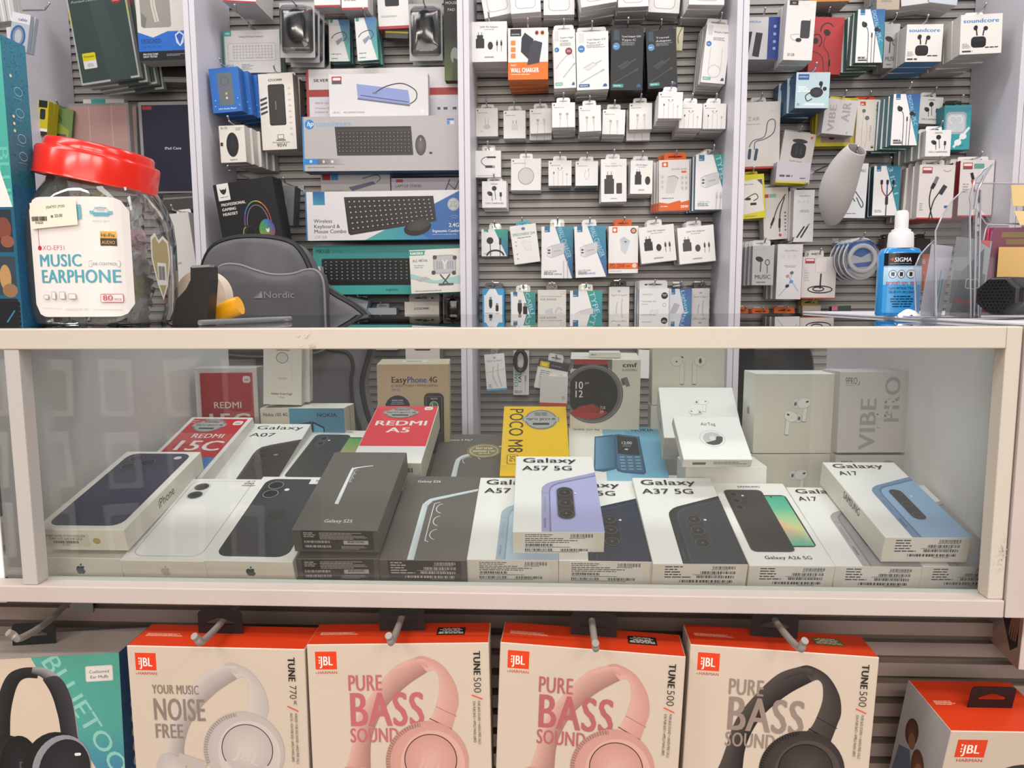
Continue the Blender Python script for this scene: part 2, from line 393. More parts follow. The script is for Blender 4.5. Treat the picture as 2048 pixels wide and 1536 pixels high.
for i, (xa, xb) in enumerate(((-1.40, -1.37), (-0.931, -0.901), (-0.229, -0.199), (0.4646, 0.4946), (1.1506, 1.1806))):
    vs, fs = bxv(xa, 1.94, 0.0, (xa+xb)/2-0.0008, YW-0.001, 2.6); bxv((xa+xb)/2+0.0008, 1.94, 0.0, xb, YW-0.001, 2.6, vs, fs)
    bxv(xa+0.004, 1.946, 0.0, xb-0.004, YW-0.002, 2.6, vs, fs)
    tag(solid('trim_%d' % (i+1), vs, fs, WHITE, smooth=False, bevel=0.0008), kind='structure')
# ---------------------------------------------------------------- glass display counter
XL, XR, YF, YB = -0.597, 0.501, 0.735, 1.355
ZF, ZT = 0.8815, 1.171
ctr = tag(empty('display_counter', (0, 0.735, 0)), 'white framed glass showcase counter full of boxed phones', 'display counter')
def cpart(name, *a, m=FRAME, bevel=0.0012):
    o = block(name, *a, m, None, bevel); o.parent = ctr; o.matrix_parent_inverse = Matrix.Translation((0, -0.735, 0)); return o
cpart('top_rail', -0.64, YF, 1.1499, 0.4411, YF+0.02, ZT)
cpart('bottom_rail', -0.68, YF-0.002, 0.8793, 0.4566, YF+0.02, 0.8975, m=RAILW)
cpart('post', -0.5613, YF+0.001, 0.8975, -0.5451, YF+0.02, 1.1499, m=mat('grey_white_laminate', 'bab4b1', 0.4))
cpart('post', 0.4416, YF+0.001, 0.8975, 0.4566, YF+0.02, ZT)
WIN = mat('bright_white_laminate', 'f7f5f6', 0.45)
cpart('side_panel', XL-0.016, YF+0.021, 0.8684, XL, YB, 1.1645, m=WIN)
cpart('side_panel', XR, YF+0.021, 0.8684, XR+0.016, YB, 1.1703, m=WIN)
cpart('display_floor', XL, YF+0.03, 0.8684, XR, YB, ZF, m=WHITE)
GF = glass('front_pane_glass', (0.955, 0.965, 0.955), 1.2, 1.45, milky=0.012); GT = glass('top_pane_glass', (0.94, 0.97, 0.96), 1.2, 1.5)
cpart('front_glass', XL+0.001, YF+0.0215, ZF+0.0005, XR-0.001, YF+0.0255, 1.1645, m=GF, bevel=0)
cpart('top_glass', XL-0.016, YF+0.0205, 1.1648, 0.457, YB, 1.1712, m=GT, bevel=0)
seal = mat('grey_green_seal', '9fa8a2', 0.3)
cpart('glass_channel', -0.545, YF+0.0165, 0.8975, 0.4411, YF+0.0206, 0.9002, m=seal, bevel=0)
# lower body of the counter: panel with slats, and the stock space behind
tag(slatwall('wall_counter_front', -1.3, 0.62, 0.02, 0.868, 0.862, 0.0258, 0.0165, SLAT2, mat('slat_groove_taupe', '6e625d', 0.5, 0.2), off=0.006), kind='structure')
cpart('lower_back', -0.66, YB-0.02, 0.0, 0.52, YB, 0.868, m=WHITE)
# the aisle display behind the photographer, mirrored faintly in the showcase glass
tag(slatwall('wall_front', -2.4, -0.85, 0.02, 1.35, -1.15, 0.05, 0.042, mat('aisle_panel', '8d8782', .6), GROOVE), kind='structure')
tag(block('reflector_panel', 0.95, -1.18, 0.0, 2.5, -1.15, 1.35, WHITE), kind='structure')  # unseen plain panel, added to brighten the reflection at the right end
ap = Art().box(.13, .006, .21, ('f6f2ee', 'e5dfd9', 'eeeeee', 'bbbbbb'), .001, (-.065, 0, -.105)); ap.face((.065, .0065, .105), (-1, 0, 0), (0, 0, -1), .13, .21, 130, 210); ap.R(22, 40, 86, 148, '8f8886', 12); ap.R(30, 48, 70, 132, 'a59d9a', 8); ap = ap.mesh('card', PRINT)
for i_ in range(18):
    o = link('case_pack', ap, None, (-2.3+.24*(i_ % 6)+random.uniform(-.02, .02), -1.10, .34+.27*(i_//6)), (0, random.uniform(-.08, .08), random.uniform(-.1, .1)))
    o['label'] = 'pale phone case pack on the aisle display, mirrored in the showcase glass'; o['category'] = 'case pack'; o['group'] = 'case packs on the aisle display'
# risers the rear rows stand on
ris = tag(empty('display_riser', (0, 1.1, ZF)), 'white stepped riser under the rear boxes inside the showcase', 'riser')
def rpart(n, *a):
    o = block(n, *a, mat('riser_white', 'e4e2e0', 0.5), None, 0.001); o.parent = ris; o.matrix_parent_inverse = Matrix.Translation((0, -1.1, -ZF))
rpart('step', -0.585, 0.905, ZF, 0.49, 0.955, ZF+0.018)
rpart('step', -0.585, 1.09, ZF, 0.14, 1.14, ZF+0.03)
# neighbours of the counter
rc = tag(empty('side_counter', (0.6, 0.9, 0)), 'white counter joined at the showcase end, carrying acrylic holders and speaker', 'counter')
for n, a, m in (('counter_top', (0.4575, 0.737, 1.1718, 1.2, 1.36, 1.1745), WHITE), ('front_board', (0.4582, 0.7335, 0.8793, 0.75, 0.75, 1.1715), RAILW), ('side_board', (0.5185, 0.78, 0.87, 0.53, 1.355, 1.172), WHITE)):
    o = block(n, *a, m, None, 0.0008); o.parent = rc; o.matrix_parent_inverse = Matrix.Translation((-0.6, -0.9, 0))
lc = tag(empty('stacked_cabinet', (-0.8, 0.9, 0)), 'cream stacked cabinet against the showcase end post below the tall teal carton', 'cabinet')
for a in ((-1.2, 0.765, 0.8793, -0.6135, 0.9, 0.991), (-1.2, 0.765, 0.992, -0.6135, 0.9, 1.104)):
    o = block('cabinet_front', *a, FRAME, None, 0.0015); o.parent = lc; o.matrix_parent_inverse = Matrix.Translation((0.8, -0.9, 0))
# ---------------------------------------------------------------- showcase goods: (w, depth, h) mm, position, (tilt, yaw, roll)
POSES = {
'iph_up':((103,27,196),(-0.5726,0.7744,0.9467),(-75.7,-0.0,-0.1)),
'iph_low':((99,26,176),(-0.5792,0.7844,0.9109),(-81.4,-1.3,-0.1)),
'iph_white':((97,26,176),(-0.4756,0.7726,0.9130),(-73.2,-0.4,0.0)),
'iph_black':((99,26,176),(-0.3768,0.7678,0.9156),(-72.4,-1.2,-0.2)),
's25_up':((95,29,176),(-0.2789,0.7698,0.9510),(-73.3,-0.3,-0.1)),
's25_low':((95,29,176),(-0.2811,0.7760,0.9157),(-79.3,2.4,0.0)),
's26':((97,29,187),(-0.1860,0.7788,0.9151),(-74.5,0.1,-0.1)),
'a57':((101,31,185),(-0.0891,0.7819,0.9155),(-75.0,0.1,-0.1)),
'a57_up':((101,31,185),(-0.0387,0.7879,0.9454),(-75.7,1.3,0.2)),
'a57_navy':((101,31,185),(0.0121,0.7798,0.9164),(-76.1,-0.5,0.0)),
'a37':((101,31,185),(0.1126,0.7716,0.9171),(-74.2,1.2,0.2)),
'a26':((92,31,182),(0.2181,0.7844,0.9117),(-75.2,1.1,0.1)),
'a17':((92,31,182),(0.3120,0.7911,0.9101),(-76.8,-0.4,-0.1)),
'a17_right':((92,31,182),(0.4078,0.7978,0.9084),(-75.6,1.6,-0.1)),
'a17_up':((92,31,182),(0.3617,0.7883,0.9436),(-76.5,1.4,0.1)),
'redmi15c':((101,31,185),(-0.5746,0.9694,0.9569),(-72.2,-1.8,-0.1)),
'a07':((101,31,185),(-0.4824,0.9799,0.9381),(-69.9,-1.1,-0.2)),
'a06':((101,31,185),(-0.3880,0.9920,0.9426),(-75.6,-2.2,0.0)),
'redmia5':((97,37,178),(-0.2682,0.9742,0.9795),(-72.7,0.0,-0.0)),
'flip':((106,33,176),(-0.1717,1.0342,0.9384),(-77.7,2.4,-0.0)),
'poco':((101,33,182),(-0.0688,1.0340,0.9479),(-65.3,1.1,0.1)),
'nokia':((143,42,165),(0.0307,1.0341,0.9349),(-69.5,-0.9,0.1)),
'airtag':((86,14,80),(0.1686,0.9123,1.0001),(-57.3,2.9,0.5)),
'airpods_mid':((110,44,110),(0.1639,1.0389,1.0035),(-56.4,-3.3,-0.5)),
'airpro':((121,50,114),(0.2905,1.0483,0.9798),(0.2,4.0,0.5)),
'vibe':((119,55,114),(0.4036,1.0373,0.9834),(-1.1,5.8,0.6)),
'cmf':((111,94,133),(0.0350,1.1838,0.9708),(2.4,-2.5,0.4)),
'easy':((115,75,188),(-0.2736,1.1652,0.9072),(1.6,6.1,0.3)),
'smarttag':((61,26,94),(-0.4612,1.1672,1.0312),(-1.0,6.4,2.3)),
'nokia_st':((141,50,76),(-0.4658,1.1706,0.9486),(3.0,-3.7,-0.8)),
'redmi_st':((103,35,176),(-0.5869,1.1983,0.9114),(0.3,4.1,-0.1)),
'airpods2':((113,47,113),(0.1658,1.1810,1.0281),(0.0,-1.9,-0.4)),
'j1':((190,50,205),(-0.4434,0.7252,0.6339),(1.1,0.1,0.2)),
'j2':((190,50,205),(-0.2479,0.7208,0.6376),(-0.7,2.0,-0.8)),
'j3':((190,50,205),(-0.0574,0.7327,0.6401),(0.1,-2.7,2.3)),
'j4':((190,50,205),(0.1402,0.7389,0.6373),(-0.5,-1.8,2.2)),
'j5':((118,80,160),(0.4037,0.7564,0.6002),(8.8,4.4,2.5)),
'j0':((190,80,230),(-0.6660,0.7346,0.5703),(-4.5,6.7,-1.3)),
'j6':((150,120,64),(0.5199,0.8028,0.7894),(3.2,-5.7,0.0)),
}
def pose(o, p, r):
    a, ps, rh = (math.radians(q) for q in r)
    o.matrix_world = Matrix.Translation(p) @ Matrix.Rotation(ps, 4, 'Z') @ Matrix.Rotation(a, 4, 'X') @ Matrix.Rotation(rh, 4, 'Y')
def SB(key, name, label, cat, cols, fn, group=None, m=None, bev=0.0006, dims=None, pos=None, rot=None, lift=(0, 0, 0)):
    d, p, r = POSES[key] if key in POSES else (dims, pos, rot)
    if dims: d = dims
    w, dd, h = (q/1000 for q in d)
    root = empty(name); pose(root, Vector(p)+Vector(lift), r); tag(root, label, cat, group)
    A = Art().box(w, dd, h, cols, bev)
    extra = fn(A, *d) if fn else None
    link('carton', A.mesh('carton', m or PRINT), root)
    for nm, B, lab in (extra or []):
        o = link(nm, B.mesh(nm, m or PRINT), root)
        if lab: o['label'] = lab
    return root
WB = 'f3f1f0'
def sub(A, fc='B', dw=None, dh=None, k=2):       # a separate thin sheet stuck on a face of A
    B = Art(); B.bw, B.bd, B.bh, B.base = A.bw, A.bd, A.bh, A.base; getattr(B, fc)(dw, dh); B.k = k; return B
def spec(A, d, style=0, dark=False):
    w, dd, h = d; B = sub(A, 'B'); x0, y0, ww, hh = w*0.12, 2, w*0.78, dd-5.5
    bg, ink = ('2b2828', 'c9c4c0') if dark else ('e6e2dc', '2c2a2a')
    if dark: B.R(w*0.1, 1.2, w*0.84, dd-4.5, bg)
    else: B.R(x0, y0-0.6, ww, hh+1.2, bg)
    if style == 0:      # two columns, three bar codes
        B.M(x0+1.5, y0+0.5, ww*0.40, 4.4, 2, ink); B.M(x0+1.5, y0+5.2, ww*0.84, 7.2, 3, ink)
        B.BC(x0+ww*0.66, y0+0.4, ww*0.31, 4.6, ink, 5); B.M(x0+ww*0.64, y0+5, ww*0.33, 1.6, 1, ink)
        B.BC(x0+1.5, y0+13, ww*0.40, 3.3, ink, 8); B.BC(x0+1.5, y0+19.2, ww*0.40, 3.3, ink, 9); B.BC(x0+ww*0.52, y0+19.2, ww*0.40, 3.3, ink, 10)
        B.M(x0+1.5, y0+16.6, ww*0.92, 1.6, 1, ink); B.M(x0+1.5, y0+22.6, ww*0.9, 1.5, 1, ink)
    elif style == 1:    # list at left, bar codes stacked at right
        for i, n in enumerate((0.2, 0.2, 0.26, 0.3, 0.33)): B.M(x0+1, y0+0.8+i*3.3, ww*n+4, 1.9, 1, ink, lw=0.75)
        B.BC(x0+ww*0.66, y0+0.6, ww*0.32, 3.8, ink, 5); B.M(x0+ww*0.64, y0+4.6, ww*0.33, 1.3, 1, ink)
        B.BC(x0+ww*0.50, y0+7, ww*0.48, 3.6, ink, 6); B.BC(x0+ww*0.45, y0+12.6, ww*0.53, 3.4, ink, 7); B.BC(x0+ww*0.22, y0+18.4, ww*0.76, 3.2, ink, 8)
        B.M(x0+ww*0.40, y0+10.8, ww*0.56, 1.3, 1, ink); B.M(x0+ww*0.6, y0+22, ww*0.38, 1.3, 1, ink)
    else:               # dark label, light bars
        B.M(x0+1, y0+1, ww*0.2, 7, 3, ink); B.M(x0+ww*0.25, y0+1, ww*0.72, 9.5, 5, ink, lw=0.35)
        B.BC(x0+1, y0+12, ww*0.40, 3, ink, 5); B.BC(x0+1, y0+18, ww*0.40, 3, ink, 6)
        B.R(x0+ww*0.60, y0+11.4, ww*0.37, 5.2, 'b9b4ae'); B.BC(x0+ww*0.66, y0+12, ww*0.26, 2.6, '333', 7)
        B.M(x0+ww*0.56, y0+18.4, ww*0.41, 4.4, 3, ink, lw=0.35)
    return [('spec_label', B, 'dark spec label with bar codes' if dark else 'pale spec label with bar codes')]
def galaxy(A, w, h, l1, l2, back, side, rim, cams='three', x2=8.5, pill='2a2726', lens='1b1918'):
    A.F(); k = w/101.0
    P = lambda q: [(x*k, y*k*1.0) for x, y in q]
    A.P(P([(31.8, 200), (32.6, 92), (33.4, 85), (36, 79.5), (40.5, 74), (46, 70), (110, 41), (110, 200)]), side)
    A.P(P([(40.5, 200), (41.6, 94), (43.5, 84), (47.5, 77.5), (53, 73), (110, 49), (110, 200)]), rim)
    A.k += 1
    q = P([(42.6, 200), (43.2, 95), (45, 86), (49, 80), (54.5, 76), (110, 52), (110, 200)]); A.P(q, back)
    A.L(P([(32.8, 97), (41, 100)]), 0.8*k, rim); A.L(P([(36.6, 110), (36.4, 140)]), 2.2*k, rim, caps=True); A.L(P([(36.6, 110), (36.4, 140)]), 1.2*k, side, caps=True); A.L(P([(36, 158), (35.8, 176)]), 2.4*k, rim, caps=True)
    if cams == 'three':
        A.R(50*k, 84*k, 21.5*k, 76*k, rim, 10.7*k); A.R(51.4*k, 85.4*k, 18.7*k, 73*k, pill, 9.3*k)
        for cy in (98, 122, 147): A.E(60.6*k, cy*k, 8.2*k, 8.8*k, '5d5754'); A.E(60.6*k, cy*k, 7.2*k, 7.8*k, lens); A.O(60.6*k, cy*k, 4.6*k, 5*k, 0.6*k, '4a4442', 150, 260, 8); A.E(60.6*k, cy*k, 1.6*k, 1.6*k, '6a6462')
        A.E(73.2*k, 100.5*k, 1.7*k, 1.9*k, 'e8e0cc')
    elif cams == 'pill':
        A.R(53.5*k, 82*k, 17.5*k, 78*k, '5d7590', 8.7*k); A.R(54.3*k, 83*k, 16*k, 76*k, '1f1c1b', 8*k)
        for cy in (94, 121, 148): A.O(62.3*k, cy*k, 6*k, 6.4*k, 0.9*k, '5d5855', n=16)
        A.E(77*k, 101*k, 1.8*k, 2*k, 'dfe6ee')
    A.T(l1, 8.3*k, 19.3*k, 12.2*k, '1e1c1c', 'm', fit=70.5*k); A.T(l2, x2*k, 41.2*k, 11.6*k, '1e1c1c', 'm', fit=(65 if len(l2) > 4 else 26)*k)
def apple(A, x, y, s, col):
    A.k += 1; P = [(0, -0.28), (-0.22, -0.36), (-0.42, -0.22), (-0.48, 0.05), (-0.38, 0.36), (-0.2, 0.52), (0, 0.46), (0.2, 0.52), (0.38, 0.36), (0.46, 0.18), (0.33, 0.05), (0.32, -0.12), (0.43, -0.26), (0.22, -0.36)]
    A.P([(x+a*s, y+b*s) for a, b in P], col); A.E(x+0.08*s, y-0.5*s, 0.15*s, 0.07*s, col, rot=-55, n=10)
def iphone(A, d, body, rim, lenses, logo=None, band=None, lens='1c1b1e', dx=0):
    w, dd, h = d; A.F(); k = w/100.0
    A.R(8.5*k, 6*k, 83*k, h-14*k, rim, 13*k); A.R(9.3*k, 6.8*k, 81.4*k, h-15.6*k, body, 12.4*k)
    if lenses == 3:
        A.R(11*k, 10*k, 54*k, 45*k, band, 14*k)
        for cx, cy in ((24.5, 21), (24.5, 42), (45, 31.5)): A.E(cx*k, cy*k, 10*k, 9.6*k, '10131f'); A.E(cx*k, cy*k, 6.4*k, 6*k, '060709'); A.O(cx*k, cy*k, 9.2*k, 8.8*k, 0.9*k, '5a6490')
        A.E(78*k, 19*k, 5*k, 4.4*k, 'd8d6cf')
    if lenses == 2:
        A.R(13.5*k, 10.5*k, 24.5*k, 43*k, band, 12*k)
        for cy in (21.5, 42): A.E(25.5*k, cy*k, 10*k, 9.4*k, lens); A.O(25.5*k, cy*k, 10*k, 9.4*k, 1.0*k, '9a9aa0'); A.E(25.5*k, cy*k, 4.5*k, 4*k, '0c0c0e')
        A.E(43.5*k, 32*k, 3.2*k, 3*k, 'efeeea')
    if logo: apple(A, 50*k, 86*k, 24*k, logo)
# ---- front row
def f(A, w, d, h):
    iphone(A, (w, d, h), '2c3350', '1b2140', 3, band='252c48'); A.Rt(); A.T('iPhone', 17, 122, 11, '2a2a2a', 'r', sx=0.9, rot=-90)
    B = sub(A); B.R(9, 6, 52, 16, 'ddd7cb'); B.T('מכשיר אייפון 17 פרו מקס 256', 11, 9.6, 2.6, '333', 'm', fit=46); B.T('ESIM כחול באחריות DCS', 15, 13.4, 2.6, '333', 'm', fit=38); B.BC(19, 14.6, 30, 3.4, '222'); B.T('IP 2027', 29, 20.6, 2, '444')
    C = sub(A); C.E(69, 14.5, 4.4, 3.9, 'b9a860')
    return [('price_sticker', B, 'paper stock sticker with bar code'), ('dot_sticker', C, 'round gold sticker')]
SB('iph_up', 'phone_box', 'white phone box with dark blue phone and gold dot sticker, lying on another box', 'phone box', ('f2efe9', 'e9e4da', 'efece4', 'e9e4d8'), f)
def f(A, w, d, h): A.B(); apple(A, 50, 14.2, 11.5, '2e3560')
SB('iph_low', 'phone_box', 'white phone box with dark blue apple mark, lowest at the showcase end post', 'phone box', ('f2efe9', 'e9e4da', 'efece4', 'e9e4d8'), f)
def f(A, w, d, h):
    iphone(A, (w, d, h), 'f1eff0', 'a9a4a4', 2, band='dcd9da', lens='35333a'); A.T('IP 17', 90, 8, 3.2, '222', 'm', al='r'); A.T('256GB', 91, 13.2, 3.2, '222', 'm', al='r'); A.T('SIM/ESIM', 94, 18.4, 3.2, '222', 'm', al='r')
    A.B(); apple(A, 50, 14, 11.5, 'bdb8b2')
SB('iph_white', 'phone_box', 'white phone box with a white phone pictured and grey apple mark', 'phone box', ('f2f0f1', 'e9e4da', 'efece4', 'e9e4d8'), f)
def f(A, w, d, h):
    iphone(A, (w, d, h), '3a3b42', '222226', 2, logo='26372f', band='2b2c32'); A.R(67, 2, 26, 16, 'f2f0ee'); A.T('SI', 74, 12, 4, '333', 'b')
    A.B(); apple(A, 50, 14, 11.5, '27402e')
SB('iph_black', 'phone_box', 'white phone box with a black twin-camera phone pictured and green apple mark', 'phone box', ('f2f0ee', 'e9e6da', 'efece4', 'e6e4d6'), f)
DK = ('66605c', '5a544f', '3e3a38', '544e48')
def f(A, w, d, h):
    A.F(); A.S([(33.5, 124), (33.2, 48), (35, 42), (40, 39.5), (58.8, 34.5)], [(38, 125), (36.6, 50), (38, 45), (42, 41.5), (58.8, 36)], 'eef2f4', 'dfe6ea')
    for y in (51, 61, 71): A.O(43.5, y, 5.5, 5, 0.7, 'd8dcde', 110, 250, 8)
    A.L([(38.6, 49), (38.4, 74), (39.4, 77)], 0.6, 'd0d4d6'); A.T('Galaxy S25', 31.5, 162, 6, 'f4f2f0', 'm', fit=32)
    return spec(A, (w, d, h), 2, True)
SB('s25_up', 'phone_box', 'dark grey phone box with a short pale edge line, top of two', 'phone box', DK, f)
def f(A, w, d, h): return spec(A, (w, d, h), 2, True)
SB('s25_low', 'phone_box', 'dark grey phone box under its twin, only the labelled end showing', 'phone box', DK, f)
def f(A, w, d, h):
    A.F(); A.S([(31.5, 192), (30.8, 82), (32, 70), (36.5, 61), (45, 55), (100, 31.5)], [(39, 192), (38, 84), (38.6, 74), (42, 65.5), (48, 60.5), (100, 36.5)], 'dbe5ea', 'c2d0d8')
    A.L([(52.5, 66), (47.5, 69), (45.5, 76), (45.6, 144), (47, 150), (50, 152)], 1.0, 'e3e8ea', sm=4)
    for y in (86.5, 114.5, 143): A.O(57, y-6, 8, 11, 1.0, 'e3e8ea', 95, 265, 10)
    A.T('Galaxy S26', 15.5, 17, 5.4, 'f2f0ee', 'm', fit=31)
    return spec(A, (w, d, h), 1, True)
SB('s26', 'phone_box', 'dark grey phone box with a long pale phone edge and three lens arcs', 'phone box', DK, f)
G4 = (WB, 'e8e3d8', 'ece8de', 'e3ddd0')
def mk(l1, l2, back, side, rim, st, **kw):
    def f(A, w, d, h): galaxy(A, w, h, l1, l2, back, side, rim, **kw); return spec(A, (w, d, h), st)
    return f
SB('a57', 'phone_box', 'white phone box with a pale ice blue phone, half under the violet phone box', 'phone box', G4, mk('Galaxy', 'A57 5G', 'b9d0e6', 'a9bccd', '8fa6bd', 0))
SB('a57_navy', 'phone_box', 'white phone box with a navy phone, half under the violet phone box', 'phone box', G4, mk('Galaxy', 'A57 5G', '232c44', '1c2338', '2f3c5c', 0, x2=8.5, pill='15181f'))
SB('a57_up', 'phone_box', 'white phone box with a violet phone, lying across two others', 'phone box', G4, mk('Galaxy', 'A57 5G', 'b0b0e4', 'a6a4cf', '7f7da6', 0))
SB('a37', 'phone_box', 'white phone box with a charcoal three-camera phone, uncovered in the front row', 'phone box', G4, mk('Galaxy', 'A37 5G', '33343c', '26262a', '3b4156', 1, pill='2a2b33', x2=8))
def f(A, w, d, h):
    A.F(); A.T('SAMSUNG', 30.5, 11.5, 4.2, '222', 'b', fit=29)
    A.R(50, 30.5, 35, 116, '26282a', 6); A.GP([(52, 33), (52, 62), (83, 62), (83, 33)], ['3fb694', '59c19f', '5bbd9c', '3aa98e'])
    A.GP([(52, 62), (52, 100), (83, 112), (83, 62)], ['59c19f', 'f0b196', 'd9dd9a', '5bbd9c']); A.GP([(52, 100), (52, 144), (83, 144), (83, 112)], ['f0b196', '56c2a3', '4cbfa3', 'd9dd9a'])
    A.E(66, 35.5, 1.6, 1.6, '222')
    A.R(9.5, 17.5, 49, 139, '5a5250', 7); A.R(10.5, 18.5, 47.5, 137, '35302f', 6.5); A.GP([(12, 60), (12, 120), (56, 150), (56, 40)], ['393433', '2c2827', '2c2827', '3b3635'])
    A.R(13, 21, 15, 52, '3c3736', 7.5)
    for y in (29, 45, 61): A.O(20.5, y, 5.6, 5.8, 0.8, '5b5453', n=16); A.E(20.5, y, 3.4, 3.4, '151312')
    A.E(31, 33, 1.6, 1.8, 'efe8da'); A.T('Galaxy A26 5G', 20, 170.5, 6, '2a2828', 'r', fit=52)
    return spec(A, (w, d, h), 1)
SB('a26', 'phone_box', 'white phone box with a black phone beside its green lit screen', 'phone box', G4, f)
SB('a17', 'phone_box', 'white phone box with a grey phone, its top corner under the light blue phone box', 'phone box', G4, mk('Galaxy', 'A17', '9b989c', 'aaa7a9', '807c80', 1, cams='pill', x2=6.5))
SB('a17_right', 'phone_box', 'white phone box with a grey phone, wedged against the showcase side wall', 'phone box', G4, mk('Galaxy', 'A17', '9b989c', 'aaa7a9', '807c80', 1, cams='pill', x2=6.5))
def f(A, w, d, h):
    galaxy(A, w, h, 'Galaxy', 'A17', '8fb2d6', '6f8fb5', '566f92', cams='pill', x2=9); A.Lf(); A.T('SAMSUNG', 19, 72, 9, '222', 'b', rot=90, fit=47); return spec(A, (w, d, h), 1)
SB('a17_up', 'phone_box', 'white phone box with a light blue phone, lying askew near the side wall', 'phone box', G4, f)
# ---- second row
def seal(A, x, y, rx, ry, k=3):
    B = sub(A, 'F', k=14+k); B.E(x, y, rx, ry, '8e8e8c'); B.R(x-rx*1.12, y-ry*0.28, rx*2.24, ry*0.5, '9a9a98', 2); B.E(x, y, rx*0.94, ry*0.92, '5d5d5c'); B.E(x, y, rx*0.91, ry*0.89, 'aeaeac'); B.R(x-rx*1.05, y-ry*0.24, rx*2.1, ry*0.42, 'b4b4b2', 1)
    B.T('תו היבואן הרשמי', x, y+ry*0.1, ry*0.26, '222', 'b', al='c', fit=rx*1.8); B.M(x-rx*0.6, y-ry*0.72, rx*1.2, ry*0.36, 2, '333', 'c'); B.R(x-rx*0.5, y+ry*0.36, rx, ry*0.2, '3a3a3a', 1)
    return ('importer_seal', B, 'round silver importer sticker')
def mi(A, x, y, s, bg, fg): A.R(x, y, s, s*0.92, bg, s*0.3); A.T('mi', x+s*0.5, y+s*0.66, s*0.36, fg, 'b', al='c')
def f(A, w, d, h):
    A.F(); A.G(7, 6, 88, 121, 'cf2f38', 'c1202c'); A.T('REDMI', 30, 69, 13, 'f5f0ee', 'm', fit=51); A.T('15C', 14, 107, 29, 'f5f0ee', 'b', fit=78); mi(A, 77, 13, 15, 'f5f0ee', 'c1202c')
    A.R(7, 127, 88, 60, '4f83c4'); A.R(20, 129, 70, 70, '3f74b8', 10); A.M(8, 10, 16, 12, 2, 'f0a0a0', lw=0.5)
    return [seal(A, 42, 29, 24, 23)]
RW = (WB, 'e4dfda', 'e4dfda', 'e0dad2')
SB('redmi15c', 'phone_box', 'white and red phone box lying tilted with silver seal, by the side wall', 'phone box', RW, f, m=GLOSSY)
def f(A, w, d, h):
    A.F(); A.T('Galaxy', 17, 18, 11, '1e1c1c', 'm', fit=76); A.T('A07', 15, 40.5, 11, '1e1c1c', 'm', fit=40)
    A.P([(41, 200), (41, 108), (40.5, 93), (42, 80), (47, 71), (60, 64), (110, 44), (110, 200)], '4a4442'); A.P([(45, 200), (45, 108), (44.5, 93), (46, 83), (50, 76), (62, 69), (110, 50), (110, 200)], '2b2726')
    for y in (95, 117): A.O(58, y, 7, 8, 0.8, '5c5350'); A.E(58, y, 5, 5.6, '171413')
    A.E(76, 93, 3.4, 2, '9a938c')
SB('a07', 'phone_box', 'white phone box with a close-up of a glossy black phone, second row', 'phone box', RW, f)
def f(A, w, d, h):
    A.F(); A.T('SAMSUNG', 38, 8.4, 4, '222', 'b', fit=30)
    A.R(40, 26, 70, 130, '2c2c2c', 7); A.GP([(44, 29), (44, 150), (106, 150), (106, 29)], ['4fae58', 'f0b48a', 'f3c397', '3c9d50'])
    A.R(10.5, 17, 58, 145, '55585a', 9); A.R(12, 18, 55, 143, '3a3c3e', 8)
    A.R(19, 23, 18, 42, '434648', 8)
    for y in (32, 50): A.O(28, y, 6, 7, 0.9, '6a6d70'); A.E(28, y, 4.4, 5, '17181a')
    A.E(38.5, 39, 1.8, 2, 'f2eee4')
SB('a06', 'phone_box', 'white phone box with a dark grey phone before a green and orange screen', 'phone box', RW, f)
def f(A, w, d, h):
    A.F(); A.G(1, 1, w-2, 130, 'ee4b5a', 'ea4654'); A.T('REDMI', 8.3, 67, 15, 'fbf3f0', 'b', fit=81); A.T('A5', 31, 89.5, 15, 'fbf3f0', 'b', fit=36); mi(A, 76, 3, 13, 'fbf3f0', 'd33'); 
    A.B(); A.M(6, 6, 40, 9, 2, '444', lw=0.5); A.BC(52, 8, 34, 7); A.M(6, 24, 74, 5, 2, '555')
    return [seal(A, 42, 25, 25, 19)]
SB('redmia5', 'phone_box', 'coral red phone box with white lettering and silver seal, tilted', 'phone box', (WB, 'ded8c8', 'e8e3d8', 'ddd6c6'), f, m=GLOSSY)
def f(A, w, d, h):
    A.F(); A.T('Galaxy Z Flip7', 15.5, 27, 6, 'f2f0ee', 'm', fit=40)
    A.S([(31, 190), (33, 112), (38, 92), (50, 80), (110, 43)], [(38.5, 190), (40, 114), (44, 97), (54, 87), (110, 48)], 'dfe4e6', 'c9d0d4')
    A.O(56, 104, 12, 14, 1, 'e3e8ea', 130, 280, 10); A.O(76, 88, 10, 14, 1.4, 'e3e8ea', 120, 240, 10)
    B = sub(A, 'F', k=12); pts = [(76+27*(1+0.035*(i % 2))*math.cos(i*math.pi/36), 68+27*(1+0.035*(i % 2))*math.sin(i*math.pi/36)) for i in range(72)]
    B.P(pts, '8c7f56'); B.O(76, 68, 23, 23, 1, 'd6cfae'); B.O(76, 68, 21, 21, 0.6, 'd6cfae'); B.T('אחריות', 76, 62, 7, 'f0ecdc', 'b', al='c', fit=27); B.T('יצרן סמסונג', 76, 73, 7, 'f0ecdc', 'b', al='c', fit=36); B.M(66, 77, 20, 4, 1, 'f0ecdc', 'c')
    return [('warranty_seal', B, 'scalloped olive gold warranty sticker')]
SB('flip', 'phone_box', 'dark grey phone box with a scalloped gold warranty seal', 'phone box', DK, f)
